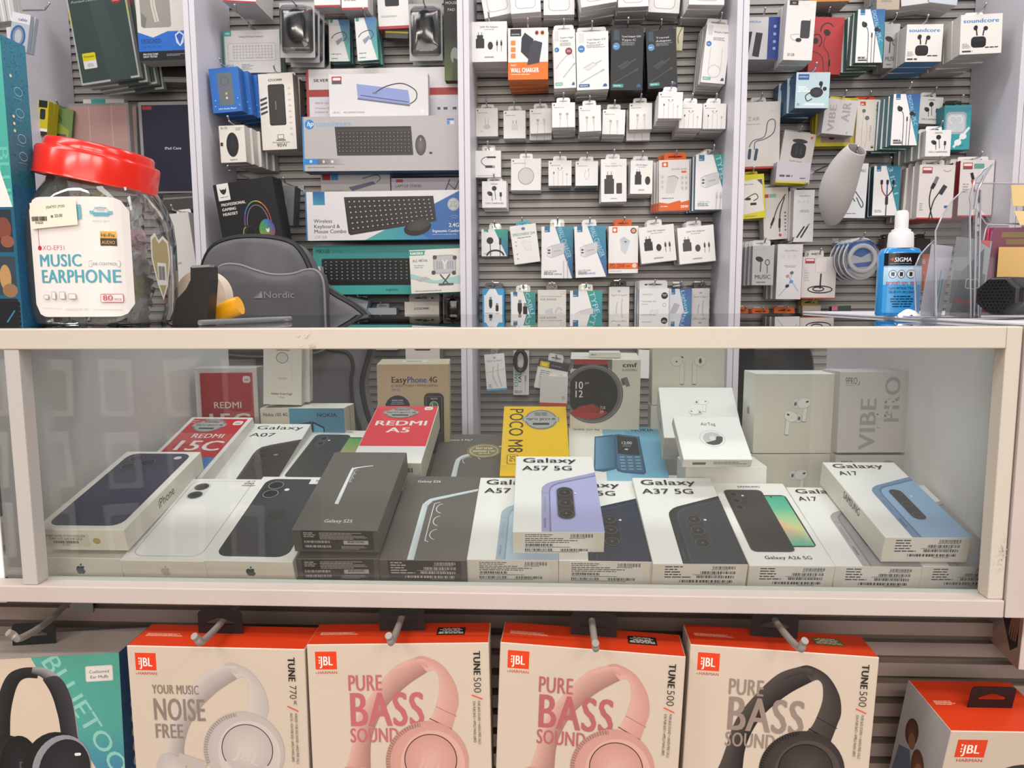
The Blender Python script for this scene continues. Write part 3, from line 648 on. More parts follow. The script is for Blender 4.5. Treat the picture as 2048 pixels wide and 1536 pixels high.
def f(A, w, d, h):
    A.F(); A.R(0, 0, w, h, 'f6c70c'); A.T('POCO M8', 10, 6, 22, '3b352c', 'm', rot=90, fit=121); A.Ro(9, 131, 16, 24, '3b352c', 1, 3, 'f6c70c'); A.T('5G', 13, 134, 8, '3b352c', 'm', rot=90)
    for i in range(38): A.R(1.5, 45+i*3.4, 4+3*((i*7) % 3 == 0), 0.9, 'fbe38a')
    return [seal(A, 60, 38.5, 26, 28)]
SB('poco', 'phone_box', 'bright yellow phone box with sideways dark lettering', 'phone box', ('f4c512', 'eab90e', 'efc012', 'e2b010'), f, m=GLOSSY)
def f(A, w, d, h):
    A.F(); A.R(54, 0, w-54, h, '8cc3de'); A.R(89, 0, w-89, h, '7ab8d8'); A.T('Nokia 105 4G', 7, 11.5, 7.5, '3a3a38', 'm', fit=43); A.T('NOKIA', 100, 13.2, 8, '1d3a55', 'b', fit=35.5)
    A.P([(36, 127), (41, 31), (72, 24), (73, 118), (66, 124), (50, 130)], '335f80'); A.S([(38.5, 124), (42.5, 34)], [(68, 118), (71, 28)], '6f9fc0', '3a6788')
    A.P([(68, 118), (72.5, 24), (79, 23), (111, 30), (112, 131), (108, 136), (80, 132), (71, 128)], '2f5877'); A.P([(71, 116), (75, 27), (108, 33), (109, 129), (82, 128), (74, 124)], '41708f')
    A.P([(74, 80), (76, 28), (107, 33.5), (107.5, 84), (92, 84), (74, 80)], '22262b'); A.T('12:00', 81, 53, 8, 'cfe0f5', 'r', fit=17); A.M(82, 56, 14, 4, 2, '8fa0b4', 'c'); A.E(88, 68, 3, 2, 'c8d2e0')
    for r in range(5):
        for c in range(3): A.R(76+c*11.5, 88+r*8.4, 7.5, 3.4, '86a7bf', 1.2)
SB('nokia', 'phone_box', 'large sky blue and white keypad-phone box lying tilted', 'phone box', ('eeece6', 'd9e4ea', 'eeece6', 'e6e2da'), f)
def f(A, w, d, h):
    A.F(); A.T('AirTag', 43, 17.5, 5.6, '3a3a3c', 'r', al='c', fit=19.5); A.E(43.5, 42, 16.5, 15.6, 'd9d9da'); A.E(43.5, 42, 15.4, 14.5, 'f2f2f2'); A.E(44, 42.3, 12.8, 12, 'c9c9ca')
    A.P([(33, 50), (56.8, 42), (55, 48), (50, 53), (43, 54.6), (37, 53)], '3b3b3d'); A.P([(50, 38), (56.8, 39), (56.8, 42), (44, 48)], '3b3b3d'); apple(A, 44, 41, 9, 'e8e8e8')
    A.B(); A.M(12, 4, 24, 6, 1, '666', lw=0.7); A.M(38, 3.4, 46, 5, 2, '777'); 
SB('airtag', 'tracker_box', 'small white tracker box with a round silver disc pictured', 'tracker box', ('f5f4f3', 'dfdbd4', 'efece8', 'e3dfd8'), f)
def bud(A, x, y, s, rot=0, fl=1, sh='cfccc8', body='f7f5f3'):
    ca, sa = math.cos(math.radians(rot)), math.sin(math.radians(rot)); q = lambda u, v: (x+(u*fl)*s*ca-v*s*sa, y+(u*fl)*s*sa+v*s*ca)
    A.L([q(0.25, 0.2), q(0.25, 1.9)], 0.46*s, sh); A.L([q(0.22, 0.2), q(0.22, 1.85)], 0.34*s, body); A.L([q(0.02, 1.9), q(0.44, 1.9)], 0.07*s, '77726e')
    a = q(-0.75, 0.12); A.E(a[0], a[1], 0.42*s, 0.5*s, sh, rot=rot+20*fl); A.E(a[0]-0.03*s, a[1]-0.02*s, 0.36*s, 0.44*s, body, c2=sh); A.E(a[0]-0.12*s*fl, a[1]+0.02*s, 0.13*s, 0.2*s, '6a6561', rot=rot)
    b = q(0, 0); A.E(b[0], b[1], 0.72*s, 0.56*s, sh, rot=rot-20*fl); A.E(b[0], b[1]-0.02*s, 0.67*s, 0.51*s, body, rot=rot-20*fl); c = q(0.3, -0.18); A.E(c[0], c[1], 0.16*s, 0.09*s, '3a3736', rot=rot-25*fl)
def f(A, w, d, h):
    A.F(); bud(A, 63, 34, 11, 10, 1); bud(A, 47, 56, 10, -8, -1); A.Lf(); apple(A, 22, 60, 14, 'a8a6a4')
SB('airpods_mid', 'earbud_box', 'white earbud box leaning back just behind the tracker box', 'earbud box', ('f4f3f1', 'dedbd6', 'efece8', 'c9c4bc'), f)
SB('', 'earbud_box', 'plain white box lying under the tracker box', 'earbud box', ('efedea', 'dcd8d0', 'e9e6e0', 'dcd7cd'), None, dims=(106, 60, 96), pos=(0.182, 0.968, 0.883), rot=(0, 1, 0))
# ---- standing rear boxes
def f(A, w, d, h):
    A.F(); bud(A, 70, 42, 14, 5, 1); bud(A, 52, 61, 14, 4, -1); A.Tp(); A.M(40, 26, 45, 4, 1, 'aaa', lw=0.6); A.Lf(); apple(A, 25, 55, 12, 'a5a29e')
SB('airpro', 'earbud_box', 'white earbud box with two stemmed earbuds, standing upper one of the pair', 'earbud box', ('e6e1d5', 'f4f2ed', 'f6f5f1', 'd0cabc'), f)
SB('', 'earbud_box', 'white earbud box standing below its twin behind the light blue phone box', 'earbud box', ('e3ded2', 'ece9e3', 'f0eeea', 'd0cabc'), lambda A, w, d, h: (A.F(), bud(A, 72, 30, 14, 5, 1)) and None, dims=(121, 50, 97), pos=(0.2885, 1.048, 0.8815), rot=(0.2, 4, 0.3))
def vibe(A, w, d, h, t1='VIBE', t2='PRO'):
    A.F(); A.T('9PRO', 7.5, 17.5, 9.4, '6a6463', 'm', fit=17); A.M(7.5, 18.5, 16, 1.6, 1, '8a8484'); A.O(23, 15, 5, 5, 1, '6a6463', -20, 70, 6)
    A.T(t1, 53, 109, 22.5, 'aca5a3', 'b', rot=-90, fit=73); A.T(t2, 86, 71.5, 21.5, 'aca5a3', 'b', rot=-90, fit=66)
    bud(A, 74, 43, 9, 15, 1, 'c6c0bd', 'd9d4d1'); bud(A, 58, 61, 9.5, -5, -1, 'c6c0bd', 'd9d4d1')
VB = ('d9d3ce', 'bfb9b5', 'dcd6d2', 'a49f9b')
SB('vibe', 'earbud_box', 'silver grey earbud box with huge sideways lettering, standing on its twin', 'earbud box', VB, vibe)
SB('', 'earbud_box', 'silver grey earbud box below its twin, mostly hidden by the light blue phone box', 'earbud box', VB, vibe, dims=(121, 55, 98.5), pos=(0.4022, 1.037, 0.8815), rot=(-1.1, 5.0, 0.6))
def f(A, w, d, h):
    A.F(); A.clipr = (0, 0, w, h); A.R(4, -1, 56, 14, 'b03a38'); A.R(4, 8.6, 56, 7, '252020'); A.P([(0, -1), (6, -1), (5, 12), (0, 18)], '77777b'); A.P([(59, -1), (66, -1), (66, 18), (59, 12)], '77777b')
    A.E(36, 56, 48.5, 48, '6d6e72', n=48); A.O(36, 56, 46.5, 46, 1.5, '8b8c90', n=48); A.E(36, 56, 40, 41, '17161a', n=48)
    A.GP([(0, 88), (16, 76), (36, 72), (62, 86)], ['b8342f', '8f2724', 'a62e2a', '6e1c1b']); A.P([(0, 88), (62, 86), (46, 95), (28, 97), (10, 94)], 'b23632')
    A.P([(80, 31), (87, 29), (90, 39), (83, 42)], '5d5e62'); A.P([(84, 29), (90, 28), (95, 42), (89, 44)], '77787c')
    A.T('10', 6, 48, 12, 'f4f0ee', 'm', fit=15); A.T('12', 6, 61.5, 11, 'f4f0ee', 'm', fit=15); A.T('AM', 23, 40.5, 3.8, 'd8d2d0', fit=7); A.T('TUE', 48, 80, 4.4, 'e8d8d4', fit=9); A.T('09', 48, 87, 4.4, 'e8d8d4', fit=6)
    A.T('cmf', 82.5, 12, 7, '2a2828', 'b', fit=22); A.T('by NOTHING', 82, 18, 3.2, '5a5655', 'r', fit=23); A.Tp(); A.M(5, 60, 40, 5, 1, '999', lw=0.6)
SB('cmf', 'smartwatch_box', 'white smartwatch box with a big round black and red watch face', 'smartwatch box', ('e8e1d3', 'c6c0b4', 'f2eee6', 'cfc8bd'), f, dims=(111, 94, 133))
SB('', 'box', 'thin white carton lying on top of the smartwatch box', 'small box', ('e9e6df', 'dad6ce', 'efece6', 'd0ccc2'), lambda A, w, d, h: A.F().M(3, 2, 8, 4, 1, '888') and None, dims=(50, 40, 9), pos=(0.066, 1.19, 1.1045), rot=(0, -2.5, 0))
def f(A, w, d, h):
    A.F(); A.T('Easy', 22.5, 30, 9.4, '1c1a1a', 'b', fit=24.5); A.T('Phone', 47.6, 30, 9.4, '2e4f9e', 'b', fit=31.5); A.T('4G', 82.5, 30, 9.4, '1c1a1a', 'b', fit=13.5)
    A.T('הטלפון הסלולרי המוביל למבוגרים', 22.5, 36.6, 3.6, '33302c', 'm', fit=74); A.T('NP-01', 22.8, 43.4, 4, '5b87a8', 'm', fit=15)
    A.E(32, 70, 20, 19.5, '2b2c4c'); A.T('פתרון מושלם', 32, 60, 2.8, 'd8d8e8', 'b', al='c', fit=18); A.M(20, 61, 24, 5, 2, 'b8b8d0', 'c')
    A.R(74, 47, 32, 100, '2c2827', 9); A.R(76, 50, 28, 96, '3a3433', 8); A.R(77.5, 53, 25, 60, '16191a', 2); A.Ro(77.5, 53, 25, 60, '8c8a88', 0.5, 1, '1b1d1e'); A.T('מתקשר', 90, 57.5, 2.6, 'dde', 'm', al='c'); A.E(90, 67, 7, 6.6, 'dfe8dc'); A.E(90, 67, 6, 5.7, '2f8a3a'); A.L([(87, 64), (88, 68), (92, 70)], 1.6, 'eee', sm=3)
    A.Tp(); A.R(38, 22, 40, 30, 'e6e4dc'); A.BC(44, 30, 26, 12); A.Rt()
    for y in (70, 86, 104): A.Ro(20, y, 30, 12, '8a8274', 1, 2, 'a59b88')
SB('easy', 'phone_box', 'tan standing box of a simple keypad phone with a green call button', 'phone box', ('cdb797', 'c9bba0', 'dacfb4', 'b0a286'), f, lift=(0, 0, 0.002))
def f(A, w, d, h):
    A.F(); A.T('SAMSUNG', 20.5, 6.4, 2.6, '222', 'b', fit=21.5); A.O(30, 17.5, 9.6, 9, 0.8, '4a4644', n=36); A.Ro(15, 20, 30.5, 47, 'c9c4be', 0.3, 15, 'f0ebe3'); A.O(30, 17.5, 9.6, 9, 0.8, '4a4644', n=36); A.E(30, 17.5, 8.7, 8.1, 'e2ddd6', n=28)
    A.T('Galaxy SmartTag2', 12.5, 77.5, 3.2, '2c2a2a', 'm', fit=34); A.T('1 Pack', 29, 83, 2.6, '777', al='c'); A.M(22, 49, 16, 4, 2, 'aaa', 'c'); A.Rt(); A.M(5, 36, 5, 32, 10, '6a6663')
SM = ('f0ebe3', 'c9c4bc', 'e9e6e0', 'c4beb6')
SB('smarttag', 'tracker_box', 'tall white tracker box with a ring and capsule outline, standing on the keypad-phone box', 'tracker box', SM, f)
d_, p_, r_ = POSES['smarttag']
SB('', 'tracker_box', 'second tall white tracker box, right behind the first on the keypad-phone box', 'tracker box', SM, f, dims=d_, pos=(p_[0]+0.0045, p_[1]+0.0285, p_[2]), rot=(-0.5, 6.4, 1.5))
def f(A, w, d, h):
    A.F(); A.R(49, 0, w-49, h, '5d9ab8'); A.R(92, 0, w-92, h, '5791b0'); A.T('Nokia 105 4G', 5, 13, 5.4, '3a3a38', 'm', fit=42); A.T('NOKIA', 95.5, 14, 6, '1b3148', 'b', fit=33.5)
    A.P([(54, 60), (56, 27), (86, 21.5), (87, 60)], '24506b'); A.P([(86, 60), (87, 21), (107, 31), (107, 60)], '1a2a38'); A.P([(88, 60), (89, 25), (105, 33), (105, 60)], '6ab0d0'); A.Rt()
    A.T('NOKIA', 38, 22, 3, '444', 'b', rot=90)
SB('nokia_st', 'phone_box', 'blue and white keypad-phone box standing under the tracker boxes', 'phone box', ('ddd6c8', 'cdc6b6', 'efece6', 'c9c2b4'), f, dims=(141, 27, 76))
SB('', 'phone_box', 'keypad-phone box standing right behind its blue and white twin', 'phone box', ('ddd6c8', 'cdc6b6', 'efece6', 'c9c2b4'), f, dims=(141, 22, 76), pos=(-0.4640, 1.1995, 0.9486), rot=(3, -3.7, -0.8))
SB('', 'box', 'low pale carton that props up the keypad-phone boxes at the rear', 'small box', ('d8d4cc', 'ccc8c0', 'dedad2', 'c0bbb2'), None, dims=(130, 55, 35), pos=(-0.462, 1.165, 0.9118), rot=(0, -3.7, 0))
def f(A, w, d, h):
    A.F(); A.G(8.5, 8.5, 87, 160, 'b3202c', 'a01c28'); A.T('REDMI', 28.4, 68, 10.4, 'eae2e0', 'm', fit=47.5); A.T('15C', 13, 102, 25, 'eae2e0', 'b', fit=78); mi(A, 79, 14, 12.5, 'eae2e0', 'a01c28')
SB('redmi_st', 'phone_box', 'white framed red phone box standing upright by the side wall', 'phone box', ('d2cecb', 'b4b0ac', 'c8c4c0', 'b0aca8'), f, m=GLOSSY)
def f(A, w, d, h):
    A.F()
    for x, fl in ((38, 1), (75, -1)):
        A.L([(x+9*fl, 44), (x+9*fl, 79)], 8, 'cbc6bd'); A.L([(x+8.6*fl, 44), (x+8.6*fl, 78)], 6, 'eae6de'); A.E(x, 42, 10, 9, 'cbc6bd', rot=20*fl); A.E(x, 41.6, 9.2, 8.2, 'ece8e1', rot=20*fl); A.L([(x+6*fl, 79.5), (x+12*fl, 79.5)], 1.2, '7a746c')
    A.E(38, 43, 1.4, 1.4, '333'); A.E(47, 36, 2.4, 1, '444', rot=40); A.E(75, 42, 2.2, 4.2, '3c3836'); A.M(9, 94, 12, 4, 1, '555', lw=0.8)
AP2 = ('e8e4d6', 'd0cbbf', 'e6e3da', 'cfc9bc')
SB('airpods2', 'earbud_box', 'cream white earbud box with a pair of long-stem earbuds, top of its stack', 'earbud box', AP2, f, lift=(0, 0, 0.001))
SB('', 'earbud_box', 'cream white earbud box under the long-stem earbud box', 'earbud box', AP2, f, dims=(113, 47, 113), pos=(0.1640, 1.181, 0.9155), rot=(0, -1.9, 0.3))
# ---------------------------------------------------------------- goods hanging on the back wall
ORD = ['', 'second', 'third', 'fourth', 'fifth', 'sixth', 'seventh', 'eighth', 'ninth', 'tenth', 'eleventh']
_HM = {}
def hook(x, yf, z, label, tip=0.014, r=0.0021, yw=None, m=None, drop=0.0, name='peg_hook', ball=True, group=None, side=0.0):
    yw = YW if yw is None else yw; k = (round(yw-yf, 2), tip, r, drop, side)
    if k not in _HM:
        L = yw-yf; vs, fs = tube([(0, 0, 0), (side*0.5, -L*0.6, -drop*0.6), (side, -L+0.004, -drop), (side, -L-0.003, -drop+0.002), (side, -L-0.003-tip*0.55, -drop+tip*0.75)], r, 8, sm=3)
        me = bpy.data.meshes.new('wire'); me.from_pydata(vs, [], fs); fixn(me); me.polygons.foreach_set('use_smooth', [True]*len(fs)); me.materials.append(m or CHROME)
        v2, f2 = lathe([(0, -r*1.5), (r*1.1, -r*1.1), (r*1.5, 0), (r*1.1, r*1.1), (0, r*1.5)], 10); e = Vector((side, -L-0.003-tip*0.55, -drop+tip*0.75))
        b = bpy.data.meshes.new('tip'); b.from_pydata([tuple(Vector(v)+e) for v in v2], [], f2); fixn(b); b.polygons.foreach_set('use_smooth', [True]*len(f2)); b.materials.append(m or CHROME)
        v3, f3 = bxv(-0.009, -0.002, -0.016, 0.009, 0.0, 0.012); c = bpy.data.meshes.new('back_clip'); c.from_pydata(v3, [], f3); fixn(c); c.materials.append(m or CHROME); _HM[k] = (me, b, c)
    root = tag(empty(name, (x, yw, z)), label, 'hook', group)
    for n, q in zip(('wire', 'tip', 'back_clip'), _HM[k]):
        if n != 'tip' or ball: link(n, q, root)
    return root
STK = []
def HS(name, label, cat, rect, n, d, cols, fn, roll=0, tab=None, hk=True, short=None, Yf=None, gap=0.0022, m=None, jit=1.0, yaw=0, back=None, drift=(0, 0), thing='box', side=0, tip=0.014, bev=0.0005):
    x0, y0, x1, y1 = rect; Yf = Yf or YW-0.014-n*(d+gap); c = unp((x0+x1)/2, (y0+y1)/2, Yf); dep = (c-CAM).dot(cF)
    w, h = (x1-x0)/FPX*dep, (y1-y0)/FPX*dep
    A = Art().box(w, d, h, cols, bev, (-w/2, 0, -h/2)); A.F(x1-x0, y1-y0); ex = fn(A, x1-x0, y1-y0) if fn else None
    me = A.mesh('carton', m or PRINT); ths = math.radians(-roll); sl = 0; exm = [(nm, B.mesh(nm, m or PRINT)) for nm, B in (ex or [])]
    kp = dep/FPX
    if tab: tw, thh, tc = tab[:3]; tm = tab_mesh(tw*kp, thh*kp, tc); sl = thh*kp*0.5; tx = (tab[3] if len(tab) > 3 else 0)*kp
    sh = short or label; first = None
    for i in range(n):
        root = empty(name, (c.x+drift[0]*i+(random.uniform(-1, 1)*0.0012*jit if i else 0), c.y+i*(d+gap), c.z+drift[1]*i+(random.uniform(-1, 1)*0.001*jit if i else 0)))
        root.rotation_euler = (0, ths+(math.radians(random.uniform(-1, 1)*1.6*jit) if i else 0), math.radians(yaw))
        if i == 0: tag(root, label, cat, ('goods on the hook of the '+sh) if n > 1 else None)
        else: tag(root, '%s one back behind the %s' % (ORD[i] if i < 10 else 'last', sh), cat, 'goods on the hook of the '+sh)
        if i == 0:
            first = root; o = link('carton', me, root)
            for nm, q in exm: link(nm, q, root)
            if tab: t = link('hang_tab', tm, root, (tx, d-0.001, h/2))
        elif True:
            for ch in list(first.children): k = ch.copy(); COL.objects.link(k); k.parent = root
    if hk:
        sx, sz = (tx if tab else 0), h/2+sl-(0 if tab else 0.006)
        p = Vector((c.x+sx*math.cos(ths)+sz*math.sin(ths), 0, c.z+sz*math.cos(ths)-sx*math.sin(ths)))
        hook(p.x, Yf-0.006, p.z+(0.0 if tab else 0.012), 'chrome peg hook carrying the '+sh, side=side, tip=tip)
    return first
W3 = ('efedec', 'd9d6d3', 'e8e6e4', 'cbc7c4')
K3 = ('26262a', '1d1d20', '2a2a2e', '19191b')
def logo_dot(A, x, y, s=1.3): apple(A, x, y, s*2.4, '333')
def cable(kind):
    def f(A, W, H):
        A.M(4, 8, W*0.55, 2.6, 1, '9a9694'); logo_dot(A, 4.5, 4.5); c = 'bdb9b6'
        if kind == 'adapter': A.E(W*.5, H*.66, W*.16, H*.08, 'cfccca'); A.L([(W*.44, H*.62), (W*.43, H*.36)], 1, c); A.L([(W*.56, H*.6), (W*.57, H*.36)], 1, c); A.M(W*.22, H*.8, 9, 2, 1, '999')
        elif kind == 'brick': A.R(W*.36, H*.48, W*.3, H*.22, 'dedbd9', 1.5); A.R(W*.42, H*.36, 1.4, 6, '8f8b89'); A.R(W*.56, H*.36, 1.4, 6, '8f8b89')
        elif kind == 'disc': A.E(W*.5, H*.55, W*.27, W*.28, 'a39f9f', n=28); A.E(W*.5, H*.55, W*.245, W*.255, 'd5d2d2', n=28); A.L([(W*.46, 0), (W*.46, H*.3)], 1.6, 'dcd9d8')
        elif kind == 'pods': A.O(W*.5, H*.3, 5, 4, 1, c, 20, 160, 6); A.E(W*.42, H*.3, 1.4, 1.2, '8a8684'); A.E(W*.58, H*.3, 1.4, 1.2, '8a8684'); A.L([(W*.42, H*.4), (W*.42, H)], .7, c); A.L([(W*.62, H*.4), (W*.62, H)], .7, c); A.R(W*.21, H*.44, 2.2, 4.4, '3d3a39', 1); A.L([(W*.23, H*.55), (W*.23, H)], .6, c); A.R(W*.77, H*.5, 3, 4.4, 'bbb7b4', 1); A.L([(W*.8, H*.6), (W*.8, H)], .6, c)
        elif kind == 'loop': A.L([(W*.55, H*.4), (W*.62, H*.55), (W*.5, H*.75), (W*.4, H*.6), (W*.46, H*.35)], .8, c, sm=3); A.R(W*.56, H*.3, 2, 4, c)
        else:
            for i, q in enumerate((.36, .66)):
                A.R(W*q-2.4, H*.42, 4.8, 4.2, 'a9a5a2' if (kind, i) != ('lt', 1) else 'c9c5c2', .6); A.R(W*q-1.8, H*.5, 3.6, H*.18, 'd3d0ce', .8); A.L([(W*q, H*.68), (W*q+(i*2-1), H)], .9, c)
    return f
def teal(word, draw=None, sq='2f6f9a', c1='3d8fa6', c2='2f5fa0', cut=.42, low=.97, c0='f0eeee', big=.085):
    def f(A, W, H):
        A.R(0, 0, W, H, c0); A.GP([(W*cut, 0), (W*low, H), (W, H), (W, 0)], [c1, c2, c2, c1]); A.R(W*.09, 0, W*.17, H*.11, sq); A.M(W*.1, H*.075, W*.15, 2, 1, 'ffffff')
        a = math.degrees(math.atan2(H, W*(low-cut)))
        if word: A.T(word, W*(cut+.06), H*.03, W*big*1.9, 'a8cfe0', 'm', rot=a, sx=1, fit=H*.62)
        if draw: draw(A, W, H)
        A.M(W*.08, H*.88, W*.36, H*.06, 2, '8a8f94', lw=.5)
    return f
def chg(A, W, H, s=1, port=('3a8a4a', '222')):
    A.P([(W*.16, H*.42), (W*.30, H*.37), (W*.68, H*.31), (W*.73, H*.34), (W*.72, H*.52), (W*.32, H*.61), (W*.18, H*.57)], 'b9b8ba'); A.P([(W*.17, H*.43), (W*.31, H*.385), (W*.32, H*.60), (W*.19, H*.56)], 'e3e1e3'); A.P([(W*.31, H*.385), (W*.68, H*.32), (W*.715, H*.35), (W*.71, H*.51), (W*.325, H*.60)], 'd0ced2')
    A.R(W*.20, H*.44, W*.08, H*.035, port[0]); A.R(W*.20, H*.50, W*.08, H*.025, port[1]); A.T('BOROFONE', W*.40, H*.49, H*.022, '6a6a70', 'm', rot=-9, fit=W*.22)
    for yy in (.34, .44): A.L([(W*.72, H*yy), (W*.82, H*(yy-.012))], H*.02, 'a9a9ae')
def chg_cable(A, W, H):
    chg(A, W, H)
    for q in (.66, .78): A.R(W*q-1.6, H*.68, 3.2, 4.5, 'd5d5d8'); A.R(W*q-1.9, H*.73, 3.8, H*.07, 'bfbfc4', 1); A.L([(W*q, H*.8), (W*q-1, H)], 1.2, 'b5b5ba')
def buds_v(A, W, H):
    A.E(W*.27, H*.29, W*.10, H*.05, '26262a', rot=20); A.E(W*.22, H*.27, W*.06, H*.045, '3a3a40'); A.L([(W*.33, H*.33), (W*.42, H*.45), (W*.44, H)], 1.3, '2a2a2e', sm=4)
    A.E(W*.72, H*.38, W*.09, H*.04, '26262a', rot=-10); A.E(W*.82, H*.40, W*.05, H*.035, '3a3a40'); A.L([(W*.68, H*.42), (W*.67, H)], 1.3, '2a2a2e'); A.R(W*.53, H*.44, 2.6, H*.09, '1f1f22', 1); A.L([(W*.56, H*.53), (W*.57, H)], 1, '2a2a2e'); A.M(W*.08, H*.89, W*.36, H*.035, 1, '333', lw=.7); A.R(W*.08, H*.945, W*.34, H*.022, '222', 1)
def usb(cx, cy, s, A, c='1e1e20', rot=0, tipc='8b8b90'):
    r = math.radians(rot); R_ = lambda u, v: (cx+u*math.cos(r)-v*math.sin(r), cy+u*math.sin(r)+v*math.cos(r))
    A.P([R_(-1.6*s, -6*s), R_(1.6*s, -6*s), R_(1.6*s, -2.5*s), R_(-1.6*s, -2.5*s)], tipc); A.P([R_(-2.3*s, -2.5*s), R_(2.3*s, -2.5*s), R_(2.3*s, 5*s), R_(1*s, 9*s), R_(-1*s, 9*s), R_(-2.3*s, 5*s)], c)
def sam(top, W_=None, cables=True, brick=(.12, .42, .24, .24), orb=(.53, .60, .075, .10), t2=True, bc='2b2a2a'):
    def f(A, W, H):
        A.T(top, W*.5, H*.155, H*.045, '3a3836', 'm', al='c', fit=W*.52); 
        if t2: A.M(W*.3, H*.18, W*.4, H*.035, 1, '888', 'c')
        x, y, w, h = brick; A.R(W*x, H*y, W*w, H*h, bc, 1); A.R(W*(x+w*.14), H*(y-.09), W*w*.72, H*.1, bc, 1)
        for q in (.28, .66): A.R(W*(x+w*q), H*(y-.16), W*.016, H*.08, '4a4846')
        A.E(W*orb[0], H*orb[1], W*orb[2], H*orb[3], bc, n=14)
        if cables:
            for q in (.72, .84): A.R(W*q-1, H*.46, 2, 3, '777'); A.R(W*q-1.8, H*.5, 3.6, H*.1, bc); A.L([(W*q, H*.6), (W*q, H*.74)], .9, bc)
        A.T('SAMSUNG', W*.5, H*.90, H*.035, '2a2828', 'b', al='c', fit=W*.27)
    return f
def typec(A, W, H):
    A.T('SAMSUNG', W*.5, H*.13, H*.045, '333', 'b', al='c', fit=W*.3); A.E(W*.5, H*.27, W*.10, H*.09, '2a2a2c'); A.L([(W*.52, H*.34), (W*.56, H*.7)], 1.2, '2a2a2c'); A.E(W*.33, H*.47, W*.11, H*.08, '2a2a2c', rot=30); A.E(W*.27, H*.44, W*.06, H*.06, '444'); A.L([(W*.4, H*.52), (W*.42, H*.74)], 1.2, '2a2a2c'); A.R(W*.72, H*.42, W*.09, H*.16, '2a2a2c', 1); A.L([(W*.765, H*.58), (W*.765, H*.74)], 1, '2a2a2c'); A.T('TYPE-C EARPHONES', W*.5, H*.86, H*.055, '2a2828', 'm', al='c', fit=W*.76)
def dw(A, W, H, n): pass
def tall(title, dark=False, pic=0, tl='7fb8b4', seal_=None):
    bg, ink, sub_ = ('232327', 'd8d8da', '8a8a8e') if dark else ('eeebea', '33302f', '8f8b89')
    def f(A, W, H):
        A.R(0, 0, W, H, bg); A.R(W*.08, H*.02, W*.13, H*.17, '3a4a58' if dark else 'd5dade', 1); A.L([(W*.23, H*.03), (W*.23, H*.2)], .5, '6f8aa0'); A.E(W*.16, H*.34 if W < 55 else H*.29, W*.11, W*.11, '3f7fb5' if not dark else '5c8fc0', n=18); A.M(W*.1, H*.28 if W > 55 else H*.33, W*.12, 2.4, 1, 'fff')
        for i, t in enumerate(title.split('|')): A.T(t, W*.32, H*(.15+i*.055), H*.030, ink, 'm', fit=W*min(.6, .075*len(t)))
        A.M(W*.32, H*.22, W*.58, H*.06, 3 if pic else 1, sub_, lw=.5)
        wc = 'b9b5b3' if not dark else '4c4c50'
        if pic == 1: A.L([(W*.1, H*.66), (W*.45, H*.5), (W*.8, H*.4), (W*.92, H*.5)], 1.4, wc, sm=4); A.L([(W*.42, H*.82), (W*.92, H*.6)], 1.8, wc); A.L([(W*.9, H*.61), (W*.98, H*.57)], 3, wc); A.E(W*.7, H*.37, W*.16, W*.16, '8c3040', n=18); A.M(W*.6, H*.345, W*.2, 5, 2, 'e8c8cc', 'c')
        if pic == 2: A.P([(W*.2, H*.62), (W*.52, H*.52), (W*.64, H*.57), (W*.36, H*.67)], wc); A.P([(W*.22, H*.63), (W*.52, H*.535), (W*.62, H*.575), (W*.36, H*.66)], 'dedbd9' if not dark else '3b3b3e'); A.L([(W*.6, H*.55), (W*.78, H*.50)], 2, wc); A.L([(W*.1, H*.88), (W*.78, H*.68)], 1.6, wc); A.L([(W*.76, H*.685), (W*.86, H*.66)], 3.2, wc)
        if pic == 3: A.O(W*.5, H*.8, W*.26, W*.26, 1, 'b9b5b3', n=24); A.L([(W*.26, H*.4), (W*.25, H*.78)], .8, 'b9b5b3'); A.L([(W*.74, H*.4), (W*.76, H*.78)], .8, 'b9b5b3')
        A.R(W*.06, H*.9, W*.34, H*.055, '3f9a98' if dark else tl, 1.5); A.M(W*.1, H*.915, W*.26, 3, 1, 'e8f4f4'); A.P([(W*.8, H*.955), (W*.84, H*.91), (W*.9, H*.9), (W*.94, H*.92), (W*.94, H*.955)], '2f5f95')
    return f
TB = (22, 14, 'f0eeee')
# centre bay, top row: square boxes cut by the frame
for i, (r_, n, ro, nm) in enumerate((((962, -44, 1022, 30), 3, 10, 'leftmost tilted'), ((1020, -45, 1080, 24), 4, 3, 'pinkish-shadowed'), ((1087, -36, 1149, 28), 3, 0, 'upright'), ((1158, -58, 1230, 8), 5, 8, 'second tilted'), ((1236, -52, 1297, 12), 4, 1, 'blank-bottomed'), ((1299, -38, 1361, 24), 2, -4, 'clockwise-leaning'), ((1380, -55, 1450, 8), 5, -2, 'rightmost'))):
    HS('charger_box', 'white square box with rounded grey outline at the very top, the %s one' % nm, 'charger box', r_, n, .028, W3, lambda A, W, H: A.Ro(W*.16, H*.2, W*.68, H*.68, 'a5a2a6', 1.1, 9, 'efedec').E(W*.5, H*.55, 1.5, 1.5, 'bbb') and None, ro, hk=False, short=nm+' square box of the top row')
HS('adapter_box', 'deep white adapter box with black plug, mouse-shaped pad and cables, upper corner of middle bay', 'adapter box', (943, 45, 1014, 122), 3, .042, W3, sam('25W PD Adapter'), tab=(29, 9, 'f0eeee'), short='deep white adapter box')
